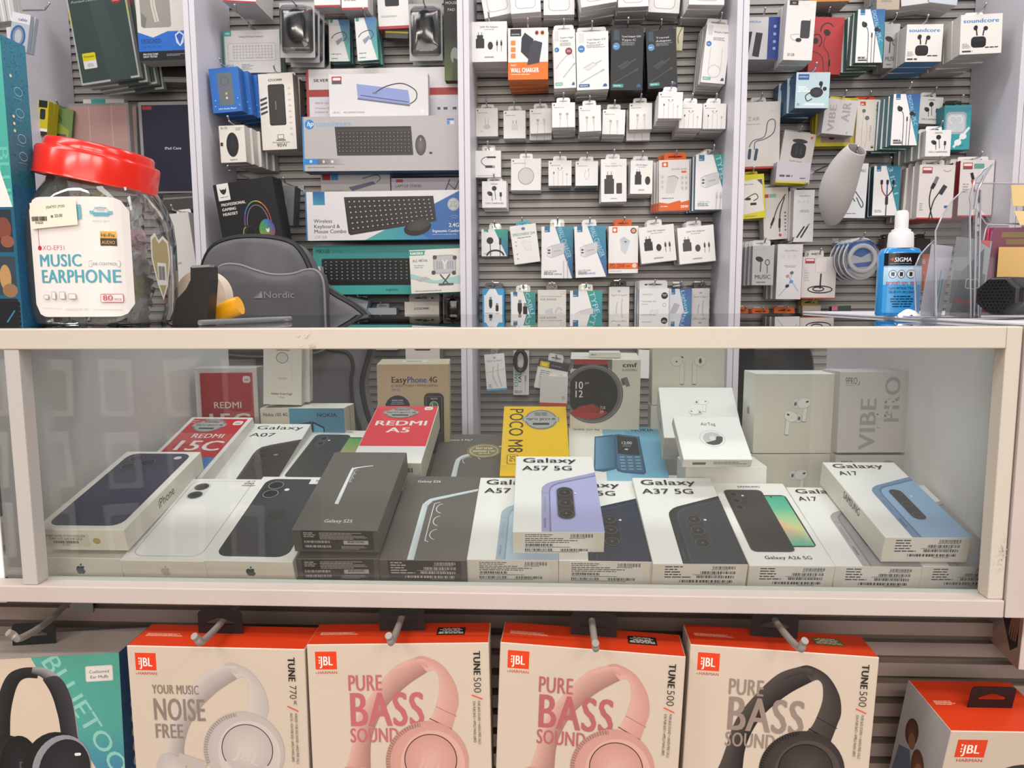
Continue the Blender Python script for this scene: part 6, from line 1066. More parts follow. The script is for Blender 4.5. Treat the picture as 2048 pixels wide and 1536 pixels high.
HS('earphone_box', 'grey earphone box with condensed lettering between the teal and logo boxes', 'earphone box', (1768, 50, 1798, 134), 2, .03, ('b5b6b8', 'a0a1a3', 'c5c6c8', '8a8b8d'), music, 0, tab=(22, 12, 'dcdcde'), short='upper grey lettered earphone box', Yf=2.07)
HS('earbud_box', 'white earbud box with blue lettering and black charging case, nearer the bay centre', 'earbud box', (1813, 50, 1884, 122), 3, .045, ('eae7e3', 'cfccc8', 'e2dfdb', '3f7fae'), soundcore(), -.5, tab=(32, 10, 'e0dfdf'), short='blue-lettered earbud box near the centre')
HS('earbud_box', 'white earbud box with blue lettering and black case, closest to the side wall', 'earbud box', (1922, 30, 2003, 106), 5, .036, ('eae7e3', 'cac6c2', 'e2dfdb', 'b5b1ad'), soundcore(), 1.5, tab=(36, 13, 'e8ecf0'), short='blue-lettered earbud box by the wall')
def f(A, W, H): A.R(0, 0, W, H, 'bcd4dc'); A.R(W*.06, H*.05, W*.32, H*.16, '2a5f92'); A.T('soundcore', W*.09, H*.14, 3, 'e8f0f8', 'm', fit=W*.26); A.M(W*.06, H*.38, W*.4, 12, 3, 'e8f2f4', lw=.6); A.E(W*.62, H*.56, 13, 10, '26282b', n=24, c2='3a3c40'); A.L([(W*.44, H*.56), (W*.3, H*.66), (W*.36, H*.8), (W*.5, H*.74)], 2, '33353a', sm=4); A.E(W*.74, H*.32, 4, 5, '1f2124'); A.L([(W*.76, H*.36), (W*.74, H*.44)], 3, '1f2124'); A.E(W*.86, H*.46, 4, 4, '1f2124'); A.R(W*.26, H*.86, W*.62, H*.07, 'dfeaee', 2); A.M(W*.05, H*.86, W*.12, 5, 2, '333')
HS('earbud_box', 'light blue earbud box with a black oval case and strap', 'earbud box', (1592, 146, 1658, 215), 3, .05, ('bcd4dc', '2a5578', 'c9dde4', '1f4260'), f, -1, tab=(34, 9, '5a8fc0'), short='light blue earbud box', drift=(-.006, 0))
def f(A, W, H): A.R(0, 0, W, H, 'dad6d2'); A.T('Z AIR', W*.16, H*.28, 7, '8a8684', 'r', fit=W*.3); A.M(W*.1, H*.32, W*.4, 3, 1, '9a9694'); A.L([(W*.2, H*.68), (W*.3, H*.58), (W*.6, H*.52), (W*.68, H*.3), (W*.86, H*.28), (W*.84, H*.46), (W*.6, H*.56), (W*.36, H*.6), (W*.34, H*.72)], 1.8, '3a5060', sm=4); A.L([(W*.22, H*.72), (W*.2, H*.84)], 6, '2a4868', caps=True); A.L([(W*.4, H*.72), (W*.36, H*.86)], 6, '2a4868', caps=True); A.R(0, H*.97, W, H*.03, 'c0403a'); A.O(W*.84, H*.12, 6, 4, 1, 'bbb', 20, 160, 6)
HS('earphone_box', 'large white box with a dark neckband earphone, at the right bay divider', 'earphone box', (1484, 206, 1559, 335), 2, .03, ('dad6d2', 'c9c5c1', 'd5d1cd', 'b8503f'), f, 1, tab=(30, 14, 'dcdad8'), short='white neckband earphone box')
def f(A, W, H): A.R(0, 0, W, H, 'cfcbc9'); A.R(W*.84, H*.08, 5, 5, 'd8602c', 1); A.R(W*.3, H*.32, W*.46, H*.46, '232326', 9); A.E(W*.53, H*.26, W*.24, 4.4, '2f2f33'); A.R(W*.44, H*.44, 3, 14, '3a3a3f', 1); A.R(W*.58, H*.44, 3, 14, '3a3a3f', 1); A.T('Redmi Buds', W*.3, H*.9, 3.4, '6a6664', fit=W*.4)
HS('earbud_box', 'white earbud box with an open black case, tilted above a lilac-footed carton', 'earbud box', (1564, 266, 1627, 330), 2, .03, ('cfcbc9', 'b9b5b3', 'dedad8', 'a5a19f'), f, -8, tab=(54, 8, 'cfcbc9'), short='open black case earbud box')
HS('earbud_box', 'lilac and yellow footed carton below the open black case box', 'earbud box', (1553, 325, 1620, 366), 1, .05, ('c5c0c8', 'b5b0b8', 'c5c0c8', 'c8b828'), lambda A, W, H: (A.M(W*.1, H*.6, W*.5, 5, 1, '555', lw=.8), A.M(W*.7, H*.7, W*.2, 4, 1, '444'), A.R(0, H*.92, W, H*.08, 'd0c030')) and None, -3, hk=False, Yf=2.05)
def f(A, W, H): A.R(0, 0, W, H, 'c9c6c6'); A.T('VIBE', W*.36, H*.93, 13, 'a39f9f', 'h', rot=-90, fit=H*.78); A.T('AIR', W*.80, H*.62, 16, 'a39f9f', 'h', rot=-90, fit=H*.56); bud(A, W*.5, H*.5, 3, 10, 1, 'b8b4b4', 'd5d2d2'); A.T('E', W*.76, H*.96, 4, '777', 'm')
HS('earbud_box', 'silver earbud box with large sideways grey lettering, tilted over a yellow pack', 'earbud box', (1648, 200, 1711, 268), 2, .02, ('c9c6c6', 'b5b2b2', 'd5d2d2', '9f9c9c'), f, -6, tab=(40, 8, 'c8b828'), short='tilted silver earbud box', Yf=2.04)
HS('earbud_box', 'yellow pack with a small photo strip behind the tilted silver box', 'earbud box', (1632, 198, 1714, 291), 2, .02, ('c8bc30', 'a89c1c', 'c8bc30', '8a8018'), lambda A, W, H: (A.R(W*.14, H*.74, W*.7, H*.18, '9a8488'), A.E(W*.4, H*.82, 6, 4, '2a2426'), A.R(W*.7, H*.76, 7, 8, 'd8d4d0')) and None, 0, hk=False, short='yellow pack with photo strip', Yf=2.09)
def f(A, W, H): A.R(0, 0, W, H, 'e6ddd5'); A.R(W*.12, H*.04, W*.24, H*.08, 'd8451f'); A.T('JBL', W*.15, H*.105, 3.2, 'fff', 'b', fit=W*.16); A.T('TUNE', W*.84, H*.04, 6, '1c1c1e', 'h', rot=90, fit=H*.2); A.T('310C', W*.84, H*.25, 6, '1c1c1e', 'l', rot=90, fit=H*.14); A.E(W*.3, H*.22, 3.6, 3.6, '6a707a'); A.E(W*.46, H*.36, 4.4, 4.4, '6a707a'); A.L([(W*.3, H*.26), (W*.26, H*.6), (W*.3, H)], 1, 'c0bab5', sm=3); A.L([(W*.44, H*.4), (W*.5, H*.7), (W*.4, H)], 1, 'c0bab5', sm=3); A.M(W*.6, H*.5, W*.08, H*.3, 8, '999'); A.R(W*.7, H*.9, 5, 5, '2a2822'); A.R(W*.7, H*.9, 5, 2.5, 'd0a030')
HS('earphone_box', 'slim cream earphone box with a small red logo and sideways black lettering', 'earphone box', (1713, 201, 1757, 300), 2, .03, ('e6ddd5', 'd0c8c0', 'd8451f', 'a8a098'), f, -1, tab=(40, 11, 'd8451f'), short='slim cream earphone box')
HS('earphone_box', 'teal diagonal earphone box, lower of the two in the right bay', 'earphone box', (1785, 190, 1837, 289), 6, .022, ('f0eeee', '2a6a78', '3a6a98', '1f6a62'), teal('DIGITAL TYPE-C', buds_v, c1='3a5fa0', c2='3aa0a8', cut=.45, low=.99, big=.07), -.8, tab=(36, 18, 'clear'), short='lower teal earphone box', drift=(-.002, 0))
HS('earphone_box', 'white earphone box with black earphones, upper of two near the clear retail case', 'earphone box', (1839, 195, 1884, 247), 2, .024, W3, typec, -3, tab=(30, 13, 'f0eeee'), short='upper white type-c earphone box')
HS('earphone_box', 'white earphone box with black earphones, lower of two near the clear retail case', 'earphone box', (1852, 261, 1901, 312), 5, .028, W3, typec, 0, tab=(32, 12, 'f0eeee'), short='lower white type-c earphone box', drift=(-.003, 0))
def f(A, W, H): A.R(0, 0, W, H, '3aa0a8'); A.R(0, H*.05, W, H*.1, '4a8fa0'); A.R(W*.06, H*.15, W*.78, H*.5, 'a9b4c0', 8); A.R(W*.12, H*.2, W*.66, H*.4, 'cdd3da', 7); A.O(W*.32, H*.32, 7, 8, 1.6, 'eef0f2', 90, 330); A.O(W*.56, H*.32, 7, 8, 1.6, 'eef0f2', 200, 450); A.L([(W*.4, H*.95), (W*.96, H*.5)], 4.6, 'e8eaec'); A.E(W*.74, H*.7, 7, 6, 'eef0f2'); A.E(W*.56, H*.84, 7, 6, 'eef0f2'); A.T('3.5', W*.62, H*.93, 4, '1f4a50', 'm')
HS('earphone_pack', 'teal card pack with white wired earphones in a clear case', 'earphone pack', (1888, 212, 1940, 298), 2, .028, ('3aa0a8', '2a7a82', '3aa0a8', '1f6a72'), f, 0, tab=(34, 14, '26262a'), short='teal clear-case earphone pack', Yf=2.05)
for i, (r_, c) in enumerate((((1620, -40, 1700, 2), 'd0843a'), ((1755, -50, 1800, 18), 'b9aa9a'), ((1802, -50, 1856, 8), 'd5d5d8'), ((1862, -60, 1920, 6), 'c5cdd8'))):
    HS('box', ('orange', 'beige', 'pale', 'bluish white')[i]+' carton cut off at the very top of the right bay', 'box', r_, 2, .04, (c, 'a09a94', c, 'b5b0aa'), lambda A, W, H: A.M(W*.2, H*.7, W*.5, 6, 2, '777') and None, (0, 0, 6, -8)[i], hk=False, short=('orange', 'beige', 'pale', 'bluish white')[i]+' top carton')
def f(A, W, H): A.R(0, 0, W, H, 'd8cc20'); A.P([(0, H*.14), (W*.9, H*.1), (W*.95, H*.84), (0, H*.9)], 'e2dfd8'); A.L([(W*.1, H*.56), (W*.3, H*.5), (W*.6, H*.44), (W*.7, H*.54), (W*.5, H*.6)], 1.8, '26262a', sm=4); A.R(W*.16, H*.52, 10, 5, '26262a', 1); A.R(W*.36, H*.64, 12, 5, '26262a', 1); A.P([(W*.68, H*.12), (W*.9, H*.12), (W*.92, H*.26)], '4a5058'); A.M(W*.1, H*.2, W*.5, 3, 1, '777'); A.M(W*.1, H*.93, W*.7, 3, 1, '777')
HS('adapter_box', 'yellow framed adapter cable box at the right bay divider', 'adapter box', (1484, 350, 1529, 436), 3, .02, ('d8cc20', 'b8ac18', 'd8cc20', '98900f'), f, 4, tab=(28, 8, 'd8cc20'), short='yellow framed cable box')
def f(A, W, H): A.R(0, 0, W, H, 'd5d1cc'); A.R(W*.06, H*.12, 8, 7, 'b83a3a'); A.R(W*.24, H*.12, 14, 7, '8ab5a8'); A.L([(W*.9, H*.14), (W*.6, H*.35), (W*.4, H*.6), (W*.26, H*.78)], 2, '1f1f22', sm=4); A.L([(W*.85, H*.2), (W*.66, H*.5), (W*.62, H*.86)], 2, '1f1f22', sm=4); A.L([(W*.42, H*.58), (W*.3, H*.72)], 4.4, '1f1f22'); A.L([(W*.64, H*.6), (W*.62, H*.78)], 4.4, '1f1f22'); A.E(W*.64, H*.92, 3, 3, 'c03a4a'); A.M(W*.82, H*.46, W*.08, H*.4, 6, '666')
HS('cable_box', 'cream cable box with crossing black audio plugs', 'cable box', (1527, 376, 1577, 478), 2, .022, ('d5d1cc', 'c0bcb7', 'dedad5', 'aaa6a1'), f, 3.5, tab=(44, 9, 'dedcd8'), short='crossing plugs cable box')
def smt(kind):
    def f(A, W, H):
        A.R(0, 0, W, H, 'd9d7d9'); A.T('SmartMore', W*.28, H*.13, 3, '6a6668', 'm', fit=W*.52); [A.M(W*q, H*.2, W*.14, 5, 2, 'bbb') for q in (.2, .42, .64)]; A.M(W*.28, H*.38, W*.5, 5, 2, '888', 'c')
        if kind: A.L([(W*.4, H*.92), (W*.78, H*.66)], 3, '26262a'); A.L([(W*.2, H*.92), (W*.56, H*.7)], 3, '26262a'); A.L([(W*.7, H*.7), (W*.82, H*.65)], 2, '999')
        else:
            A.L([(W*.1, H*.95), (W*.5, H*.74), (W*.62, H*.52)], 1, '7a9a9a'); A.L([(W*.9, H*.86), (W*.5, H*.6)], 1, '6a8ac0'); [A.E(W*x, H*y, 4, 3.2, c, rot=-30) for x, y, c in ((.6, .52, '5a6a6a'), (.44, .58, 'c08a90'), (.6, .68, '5a9ad0'), (.44, .76, '26262a'))]
    return f
HS('cable_box', 'tall pale carton with black jack plugs pictured near its foot', 'cable box', (1587, 381, 1627, 483), 3, .025, ('d9d7d9', 'b9b7b9', 'e2e0e2', 'a5a3a5'), smt(1), 0, tab=None, short='tall pale jack plug carton', drift=(-.003, 0))
def f(A, W, H): A.R(0, 0, W, H, 'd9dce0'); A.T('3.5 AUDIO CABLE', W*.05, H*.16, 6, '4a5560', 'm', fit=W*.85); A.L([(W*.1, H*.3), (W*.5, H*.52), (W*.86, H*.72), (W*.8, H*.8), (W*.55, H*.62)], 2, '3a3f46', sm=4); A.L([(0, H*.4), (W*.5, H*.7)], 2, '3a3f46'); A.L([(W*.02, H*.26), (W*.3, H*.42)], 3.4, '55595f'); A.M(W*.1, H*.9, W*.7, 4, 1, '777')
HS('cable_box', 'white audio cable box half covered by the rolled foam sheet', 'cable box', (1690, 328, 1733, 435), 4, .022, ('d9dce0', '4a6f9a', '3a68a8', '1d3550'), f, -1.5, tab=(30, 14, '3a5fc0'), short='white audio cable box')
def f(A, W, H): teal('3 IN 1', None, c1='3a7fa0', c2='3a9aa0', cut=.45)(A, W, H); A.L([(W*.3, H*.36), (W*.34, H*.5), (W*.5, H*.62)], 2.4, 'b03a48', sm=4); A.L([(W*.52, H*.36), (W*.52, H*.62)], 2.4, '3a4f90'); A.L([(W*.76, H*.36), (W*.7, H*.5), (W*.52, H*.62)], 2.4, '33353a', sm=4); [A.R(W*q-2.4, H*.28, 5, 9, '26262a', 1) for q in (.3, .52, .74)]; A.R(W*.46, H*.62, 6, 16, '33353a', 2); A.L([(W*.51, H*.7), (W*.51, H)], 2, '33353a')
HS('cable_box', 'teal and white cable box with three coloured leads joining', 'cable box', (1747, 333, 1799, 430), 3, .024, ('f0eeee', '2a5a5f', '3a8a96', '1f4a4a'), f, 0, tab=(26, 12, 'clear'), short='three-lead cable box')
def xo(kind):
    def f(A, W, H):
        A.R(0, 0, W, H, 'dfd8d6'); A.R(W*.08, H*.04, W*.28, H*.09, 'b3323e', 1); A.R(W*.1, H*.055, W*.24, H*.045, 'efdedd', 1); A.R(W*.08, H*.13, W*.28, H*.03, '7a5a58'); A.R(0, H*.975, W, H*.025, 'b8423f')
        if kind == 1: A.O(W*.78, H*.08, 8, 5, 1, '555', 10, 170, 8); A.L([(W*.46, H*.28), (W*.36, H*.46), (W*.34, H*.7), (W*.46, H)], 2.4, '26272b', sm=5); A.L([(W*.68, H*.44), (W*.46, H*.66), (W*.36, H)], 2.4, '26272b', sm=5); A.L([(W*.52, H*.22), (W*.42, H*.40)], 7, '77787e'); A.L([(W*.44, H*.34), (W*.38, H*.44)], 7, '2b2c30'); A.L([(W*.76, H*.38), (W*.62, H*.54)], 9, '3c3d44'); A.M(W*.06, H*.7, W*.12, 16, 4, '999'); A.R(W*.76, H*.75, 7, 5, '3a60b0')
        if kind == 2: A.R(W*.40, H*.06, W*.3, H*.09, '6aa098'); A.L([(W*.34, H*.22), (W*.4, H*.34)], 6, '26262a'); A.L([(W*.38, H*.34), (W*.46, H*.56)], 7, 'c04a3a', lw2=3); A.M(W*.1, H*.4, W*.2, 20, 4, '999')
        if kind == 3: A.Ro(W*.38, H*.0, W*.36, H*.38, 'bbb', .8, 6, 'e2dcd9'); A.L([(W*.56, H*.40), (W*.55, H*.76)], 3, '26262a'); A.O(W*.55, H*.78, 25, 8, 2.4, '26262a', 0, 360, 26); A.O(W*.5, H*.77, 12, 5, 2.4, '26262a'); A.M(W*.06, H*.3, W*.16, 24, 5, 'bbb')
    return f
HS('cable_box', 'white red-footed box with a black extension lead, before a row of its kind', 'cable box', (1837, 331, 1906, 437), 5, .026, ('dfd8d6', 'c0b8b6', 'e6dfdd', 'b8423f'), xo(1), -1, tab=(44, 13, 'eae6e4'), short='black extension lead box', drift=(-.004, 0))
HS('cable_box', 'white box with a red and black jack lead, mostly behind the acrylic holder', 'cable box', (1919, 322, 1985, 432), 5, .024, ('dfd8d6', 'a02830', 'e6dfdd', 'b8423f'), xo(2), 0, tab=(60, 10, 'e8e4e0'), short='red jack lead box', drift=(-.003, 0))
HS('earphone_box', 'grey earphone box with condensed lettering, lowest row at the divider', 'earphone box', (1505, 492, 1547, 570), 5, .022, ('b5b6b8', 'a0a1a3', 'c5c6c8', '8a8b8d'), music, 0, tab=(36, 12, 'd0d0d2'), short='low grey lettered earphone box', drift=(-.004, 0))
HS('earphone_box', 'tall pale carton with tiny coloured earphones pictured', 'earphone box', (1554, 489, 1603, 598), 3, .03, ('d9d7d9', 'b9b7b9', 'e2e0e2', '3a3436'), smt(0), -.5, tab=(30, 8, '2a2a2c'), short='tiny coloured earphones carton', drift=(-.004, 0))
HS('cable_box', 'white red-footed box with a black cable coil, lowest row', 'cable box', (1604, 514, 1671, 597), 2, .03, ('dfd8d6', 'b08a88', 'e6dfdd', 'b8423f'), xo(3), -.5, tab=(30, 14, 'e8e4e0'), short='black cable coil box')
for i, (x0, y0, x1, y1, c) in enumerate(((1478, 628, 1500, 680, 'c9c5c2'), (1505, 630, 1542, 690, 'cfcbc8'), (1549, 628, 1594, 700, 'd8d4d1'), (1604, 612, 1640, 690, 'b0a89a'))):
    HS('accessory_pack', ('narrow orange-tabbed pack at the divider', 'pale pack with an orange tab, second from the divider', 'wide pale pack with an orange tab', 'beige pack with a yellow-green figure')[i]+', just above the counter glass', 'accessory pack', (x0, y0, x1, y1), 2, .02, (c, 'b0aca9', 'd8d4d0', '9a9692'), lambda A, W, H: A.M(W*.2, H*.2, W*.5, 5, 2, '777') and None, 0, tab=((x1-x0)*.9, 14, 'e06a1e' if i < 3 else '9a9038'), short=('narrow orange-tabbed pack', 'second orange-tabbed pack', 'wide orange-tabbed pack', 'beige figure pack')[i])
for i, x in enumerate((1768, 1800, 1830)): HS('accessory_pack', ('orange dark-patterned pack left of the spray nozzle', 'orange dark-patterned pack behind the spray nozzle', 'dark pack behind the bottle cap')[i], 'accessory pack', (x, 478, x+28, 580), 2, .02, ('c0522a', '4a2a22', '2a2426', '3a2a26'), lambda A, W, H: (A.R(0, 0, W, H*.3, '2a2426'), A.R(W*.3, H*.7, 2, H*.3, '2a2426'), A.R(W*.6, H*.7, 2, H*.3, '2a2426'), A.M(W*.1, H*.4, W*.7, 9, 3, 'e0d0c0')) and None, 0, tab=(18, 10, '26262a'), short=('first', 'second', 'third')[i]+' orange pack by the bottle')
HS('pouch', 'grey green pouch with pink edge low on the slats behind the counter glass', 'pouch', (1664, 612, 1702, 640), 1, .02, ('3a4a44', '2a3a34', '6aa08c', '1a2a24'), lambda A, W, H: A.R(0, 0, W*.3, H*.3, 'd06a8a') and None, 3, Yf=2.08, hk=False)
# rounded blister discs
def discpack(i, x, y, Y):
    c = unp(x, y, Y); kp = (c-CAM).dot(cF)/FPX; r = empty('cable_blister', c); r.rotation_euler = (0, math.radians(-6), math.radians(0))
    tag(r, ('front blister pack with a blue card and white cable ring', 'second blister ring pack behind the blue card one', 'third blister ring pack behind the blue card one', 'rearmost blister ring pack of the hook')[i], 'blister pack', 'ring blister packs on the right wall')
    R = 40*kp; A = Art(); pts = [(R*math.cos(a)*.9, R*math.sin(a)*1.05) for a in [k*math.pi/14 for k in range(28)]]; plate([pts], .0008, 'c9cdd2', A); A.face((-R, 0, R*1.1), (1, 0, 0), (0, 0, -1), 2*R, 2.2*R, 80, 88); A.P([(18, 10), (62, 10), (70, 30), (40, 42), (14, 30)], '4a74b8'); A.R(12, 52, 58, 9, '3a5fb0'); A.M(30, 16, 30, 4, 1, 'dfe8f4')
    link('card', A.mesh('card', PRINT), r); vs, fs = tube([(R*.62*math.cos(a), -.009, R*.62*math.sin(a)) for a in [k*math.pi/12 for k in range(25)]], .006, 8); solid('cable_ring', vs, fs, mat('white_cable', 'e4e4e6', .4), r)
    pr = [(R*.84*math.cos(a), R*.98*math.sin(a)) for a in [k*math.pi/14 for k in range(28)]]; N = 28; vs = [(p[0], 0, p[1]) for p in pr]+[(p[0]*.95, -.017, p[1]*.95) for p in pr]+[(p[0]*.3, -.019, p[1]*.3) for p in pr]; fs = [(k, (k+1) % N, (k+1) % N+N, k+N) for k in range(N)]+[(k+N, (k+1) % N+N, (k+1) % N+2*N, k+2*N) for k in range(N)]+[tuple(range(2*N, 3*N))]
    solid('clear_bubble', vs, fs, BUB, r)
for i in range(4): discpack(i, 1722-i*9, 517+i*1.5, 1.99+i*.035)
hook(unp(1720, 478, 1.99).x, 1.975, unp(1720, 476, 1.99).z, 'chrome peg hook carrying the ring blister packs')
# rolled white foam sheet: a tapering, flaring roll with one free flap
Yr = 1.86
axis = [(1666, 444), (1668, 416), (1674, 372), (1692, 328), (1715, 296)]; rad = [15, 31, 39, 31, 20]
vs = []; fs = []; N = 30
P0 = [unp(x, y, Yr+.10-i*.035) for i, (x, y) in enumerate(axis)]
for i, p in enumerate(P0):
    d = (P0[min(i+1, 4)]-P0[max(i-1, 0)]).normalized(); a = d.cross(Vector((0, 1, 0))).normalized(); b = d.cross(a); r = rad[i]*Yr/FPX
    for j in range(N+1): t = 2*math.pi*1.12*j/N; rr = r*(1-.10*j/N); vs.append(p+(a*math.cos(t)+b*math.sin(t)*.85)*rr)
for i in range(4):
    for j in range(N): fs.append((i*(N+1)+j, i*(N+1)+j+1, (i+1)*(N+1)+j+1, (i+1)*(N+1)+j))
fr = solid('foam_sheet', vs, fs, mat('foam_white', 'cfcccb', .8, noise=.05, nscale=260, bump=.3), auto=False)
m_ = fr.modifiers.new('thick', 'SOLIDIFY'); m_.thickness = .003; m_ = fr.modifiers.new('smooth', 'SUBSURF'); m_.levels = m_.render_levels = 2
tag(fr, 'white foam sheet rolled into a flaring tube, standing behind the counter', 'foam sheet')
hook(unp(1712, 306, Yr-.02).x, Yr-.02, unp(1712, 304, Yr-.02).z, 'chrome peg hook inside the rolled foam sheet')
# ---------------------------------------------------------------- office chair behind the counter
SUEDE = mat('grey_suede', '77767a', .9, noise=.62, nscale=7, bump=.5); PIPE = mat('black_piping', '1a1a1c', .5)
YC = 1.60
ch = tag(empty('gaming_chair', (unp(560, 900, YC).x, YC+.1, 0)), 'grey suede high-back office chair with black piping and a neck pillow', 'chair')
def chpart(o): o.parent = ch; o.matrix_parent_inverse = Matrix.Translation(-ch.location); return o
def slab(name, pts, Y, t, m, inset=.012, puff=.02):
    W = [unp(x, y, Y) for x, y in pts]; cx = sum(p.x for p in W)/len(W); cz = sum(p.z for p in W)/len(W); n = len(W); vs = []; fs = []
    q = [W[0]]+W; ring = []
    sm = []
    for i in range(n):
        a, b, c, d = W[i-1], W[i], W[(i+1) % n], W[(i+2) % n]
        for j in range(4):
            t_ = j/4; sm.append(Vector(tuple(.5*(2*b[k]+(c[k]-a[k])*t_+(2*a[k]-5*b[k]+4*c[k]-d[k])*t_*t_+(3*b[k]-a[k]-3*c[k]+d[k])*t_**3) for k in range(3))))
    W = sm; n = len(W); sgn = 1 if sum(W[k].x*W[(k+1) % n].z-W[(k+1) % n].x*W[k].z for k in range(n)) > 0 else -1
    NR = []
    for k in range(n):
        e = W[(k+1) % n]-W[k-1]; NR.append(Vector((-e.z, 0, e.x)).normalized()*sgn)
    for ins, dy in ((.010, t), (0, t*.8), (0, .012), (.004, -puff*.5), (.009, -puff*.85), (.015, -puff)):
        for p, q_ in zip(W, NR): vs.append((p.x+q_.x*ins, Y+dy, p.z+q_.z*ins))
    for r in range(5):
        for k in range(n): a, b = r*n+k, r*n+(k+1) % n; fs.append((a, b, b+n, a+n))
    for r in (0, 5): fs += [tuple(r*n+i for i in tr) for tr in tessellate_polygon([[Vector((vs[r*n+k][0], vs[r*n+k][2], 0)) for k in range(n)]])]
    return chpart(solid(name, vs, fs, m, auto=False)), W
out = [(396, 700), (398, 600), (405, 535), (424, 496), (458, 479), (500, 474), (548, 477), (585, 488), (606, 512), (622, 545), (640, 568), (668, 590), (706, 612), (732, 635), (746, 665), (734, 715), (722, 765), (730, 820), (752, 880), (770, 960), (770, 1050), (420, 1050), (402, 900), (397, 800)]
b_, W_ = slab('backrest', out, YC, .09, SUEDE)
vs, fs = tube([(p.x, YC+.004, p.z) for p in W_]+[(W_[0].x, YC+.004, W_[0].z)], .0075, 8); chpart(solid('piping', vs, fs, PIPE))
inn = [(640, 690), (660, 700), (694, 705), (706, 730), (702, 765), (708, 820), (724, 870), (738, 930)]
vs, fs = tube([unp(x, y, YC-.022) for x, y in inn], .004, 8, sm=4); chpart(solid('seam_piping', vs, fs, PIPE))
pl = [(430, 700), (424, 640), (427, 575), (436, 540), (452, 529), (480, 530), (510, 540), (545, 549), (585, 548), (612, 540), (632, 541), (646, 560), (650, 610), (650, 660), (646, 700), (540, 712)]
pb_, W2 = slab('neck_pillow', pl, YC-.05, .045, mat('grey_suede_pillow', '6f6e73', .9, noise=.6, nscale=6, bump=.5), puff=.022); pb_.name = 'neck_pillow'
vs, fs = tube([(p.x, YC-.052, p.z) for p in W2], .003, 6); pp = solid('piping', vs, fs, mat('grey_piping', '8b8a8d', .7)); pp.parent = pb_; pp.matrix_parent_inverse = pb_.matrix_world.inverted() @ Matrix.Identity(4)
A = Art(); o = unp(504, 574, YC-.0745); kp = (o-CAM).dot(cF)/FPX; A.face(o, (1, 0, 0), (0, 0, -1), 90*kp, 30*kp, 90, 30); A.T('Nordic', 22, 22, 13, '98979a', 'r', fit=64); A.P([(0, 22), (19, 8), (21, 22)], '9a999c'); A.P([(0, 22), (19, 8), (12, 19)], '77767a')
lg = link('logo_embroidery', A.mesh('logo_embroidery', PRINT)); lg.parent = pb_; lg.matrix_parent_inverse = pb_.matrix_world.inverted()
vs, fs = bxv(ch.location.x-.25, 1.362, .44, ch.location.x+.25, YC+.02, .54); chpart(solid('seat', vs, fs, SUEDE, smooth=False, bevel=.03))
vs, fs = tube([(ch.location.x, YC-.0, .1), (ch.location.x, YC-.0, .45)], .03, 14); chpart(solid('gas_lift', vs, fs, PIPE))
for k in range(5):
    a = k*2*math.pi/5+.3; e = Vector((ch.location.x+.2*math.cos(a), YC+.0+.2*math.sin(a), .07)); vs, fs = tube([(ch.location.x, YC-.0, .12), tuple(e)], .02, 8); chpart(solid('base_leg', vs, fs, PIPE)); v2, f2 = lathe([(0, -.025), (.028, -.02), (.03, 0), (.028, .02), (0, .025)], 14); chpart(solid('caster', [(e.x+v[0], e.y+v[2], v[1]+.031) for v in v2], f2, PIPE))

ob_, W3_ = slab('bag', [(1492, 700), (1496, 680), (1530, 668), (1580, 672), (1615, 690), (1628, 740), (1624, 840), (1610, 905), (1500, 905), (1488, 820)], 1.97, .12, mat('black_nylon', '141417', .35, noise=.5, nscale=25, bump=.8), puff=.03)
ob_.parent = None; ob_.name = 'black_bag'; tag(ob_, 'black nylon bag hanging on the slats behind the standing earbud boxes', 'bag')
hook(unp(1555, 668, 2.0).x, 1.965, unp(1555, 664, 2.0).z, 'chrome peg hook carrying the black nylon bag')
# ---------------------------------------------------------------- headphone boxes under the counter
CR_ = 'c9b9a9'
def hp(A, c, cd, cl, ink, dx=0, dy=0, logo='JBL'):
    T = lambda q: [(x+dx, y+dy) for x, y in q]
    A.S(T([(30, 150), (38, 130), (43, 112), (51, 80), (67, 53), (90, 26), (112, 15.5)]), T([(62, 150), (62, 130), (63.5, 108), (71, 85), (83, 66), (103, 46), (125, 31)]), cl, cd)
    A.S(T([(112, 15.5), (122, 14), (140, 23), (153, 42), (157, 62), (154, 76), (149, 95)]), T([(125, 31), (131, 28.5), (136, 34), (137.5, 48), (135, 62), (129, 79), (121, 88)]), c, cl)
    A.S(T([(93, 26), (113, 17.5), (124, 17)]), T([(97, 31), (114, 23), (126, 26)]), cl, c)
    A.L(T([(133, 69), (154.5, 80)]), .7, cd); A.L(T([(126, 82), (149, 94)]), .9, ink)
def cup(A, c, cd, cl, ink, dx=0, dy=0, col='JBL'):
    A.E(44+dx, 160+dy, 17, 26, c, rot=-20, c2=cl); A.L([(50+dx, 140+dy), (80+dx, 150+dy)], 12, c)
    A.E(123+dx, 130+dy, 43, 45, c, n=40, c2=cl); A.O(122+dx, 131+dy, 43.5, 45, 4.5, cd, 160, 262, 40)
    for i in range(26): a = math.radians(160+i*4); A.k -= 1 if i else 0; A.L([(122+dx+39*math.cos(a), 131+dy+40.5*math.sin(a)), (122+dx+44*math.cos(a), 131+dy+46*math.sin(a))], .5, cl)
    A.E(128+dx, 133+dy, 34, 38, cl, n=36, c2=c); A.O(126+dx, 128+dy, 28, 29, 1.1, ink, 150, 400, 40); A.E(126+dx, 128+dy, 26.8, 27.8, c, n=36, c2=cl); A.T('JBL', 112+dx, 137+dy, 13, cl, 'b', rot=22, fit=27)
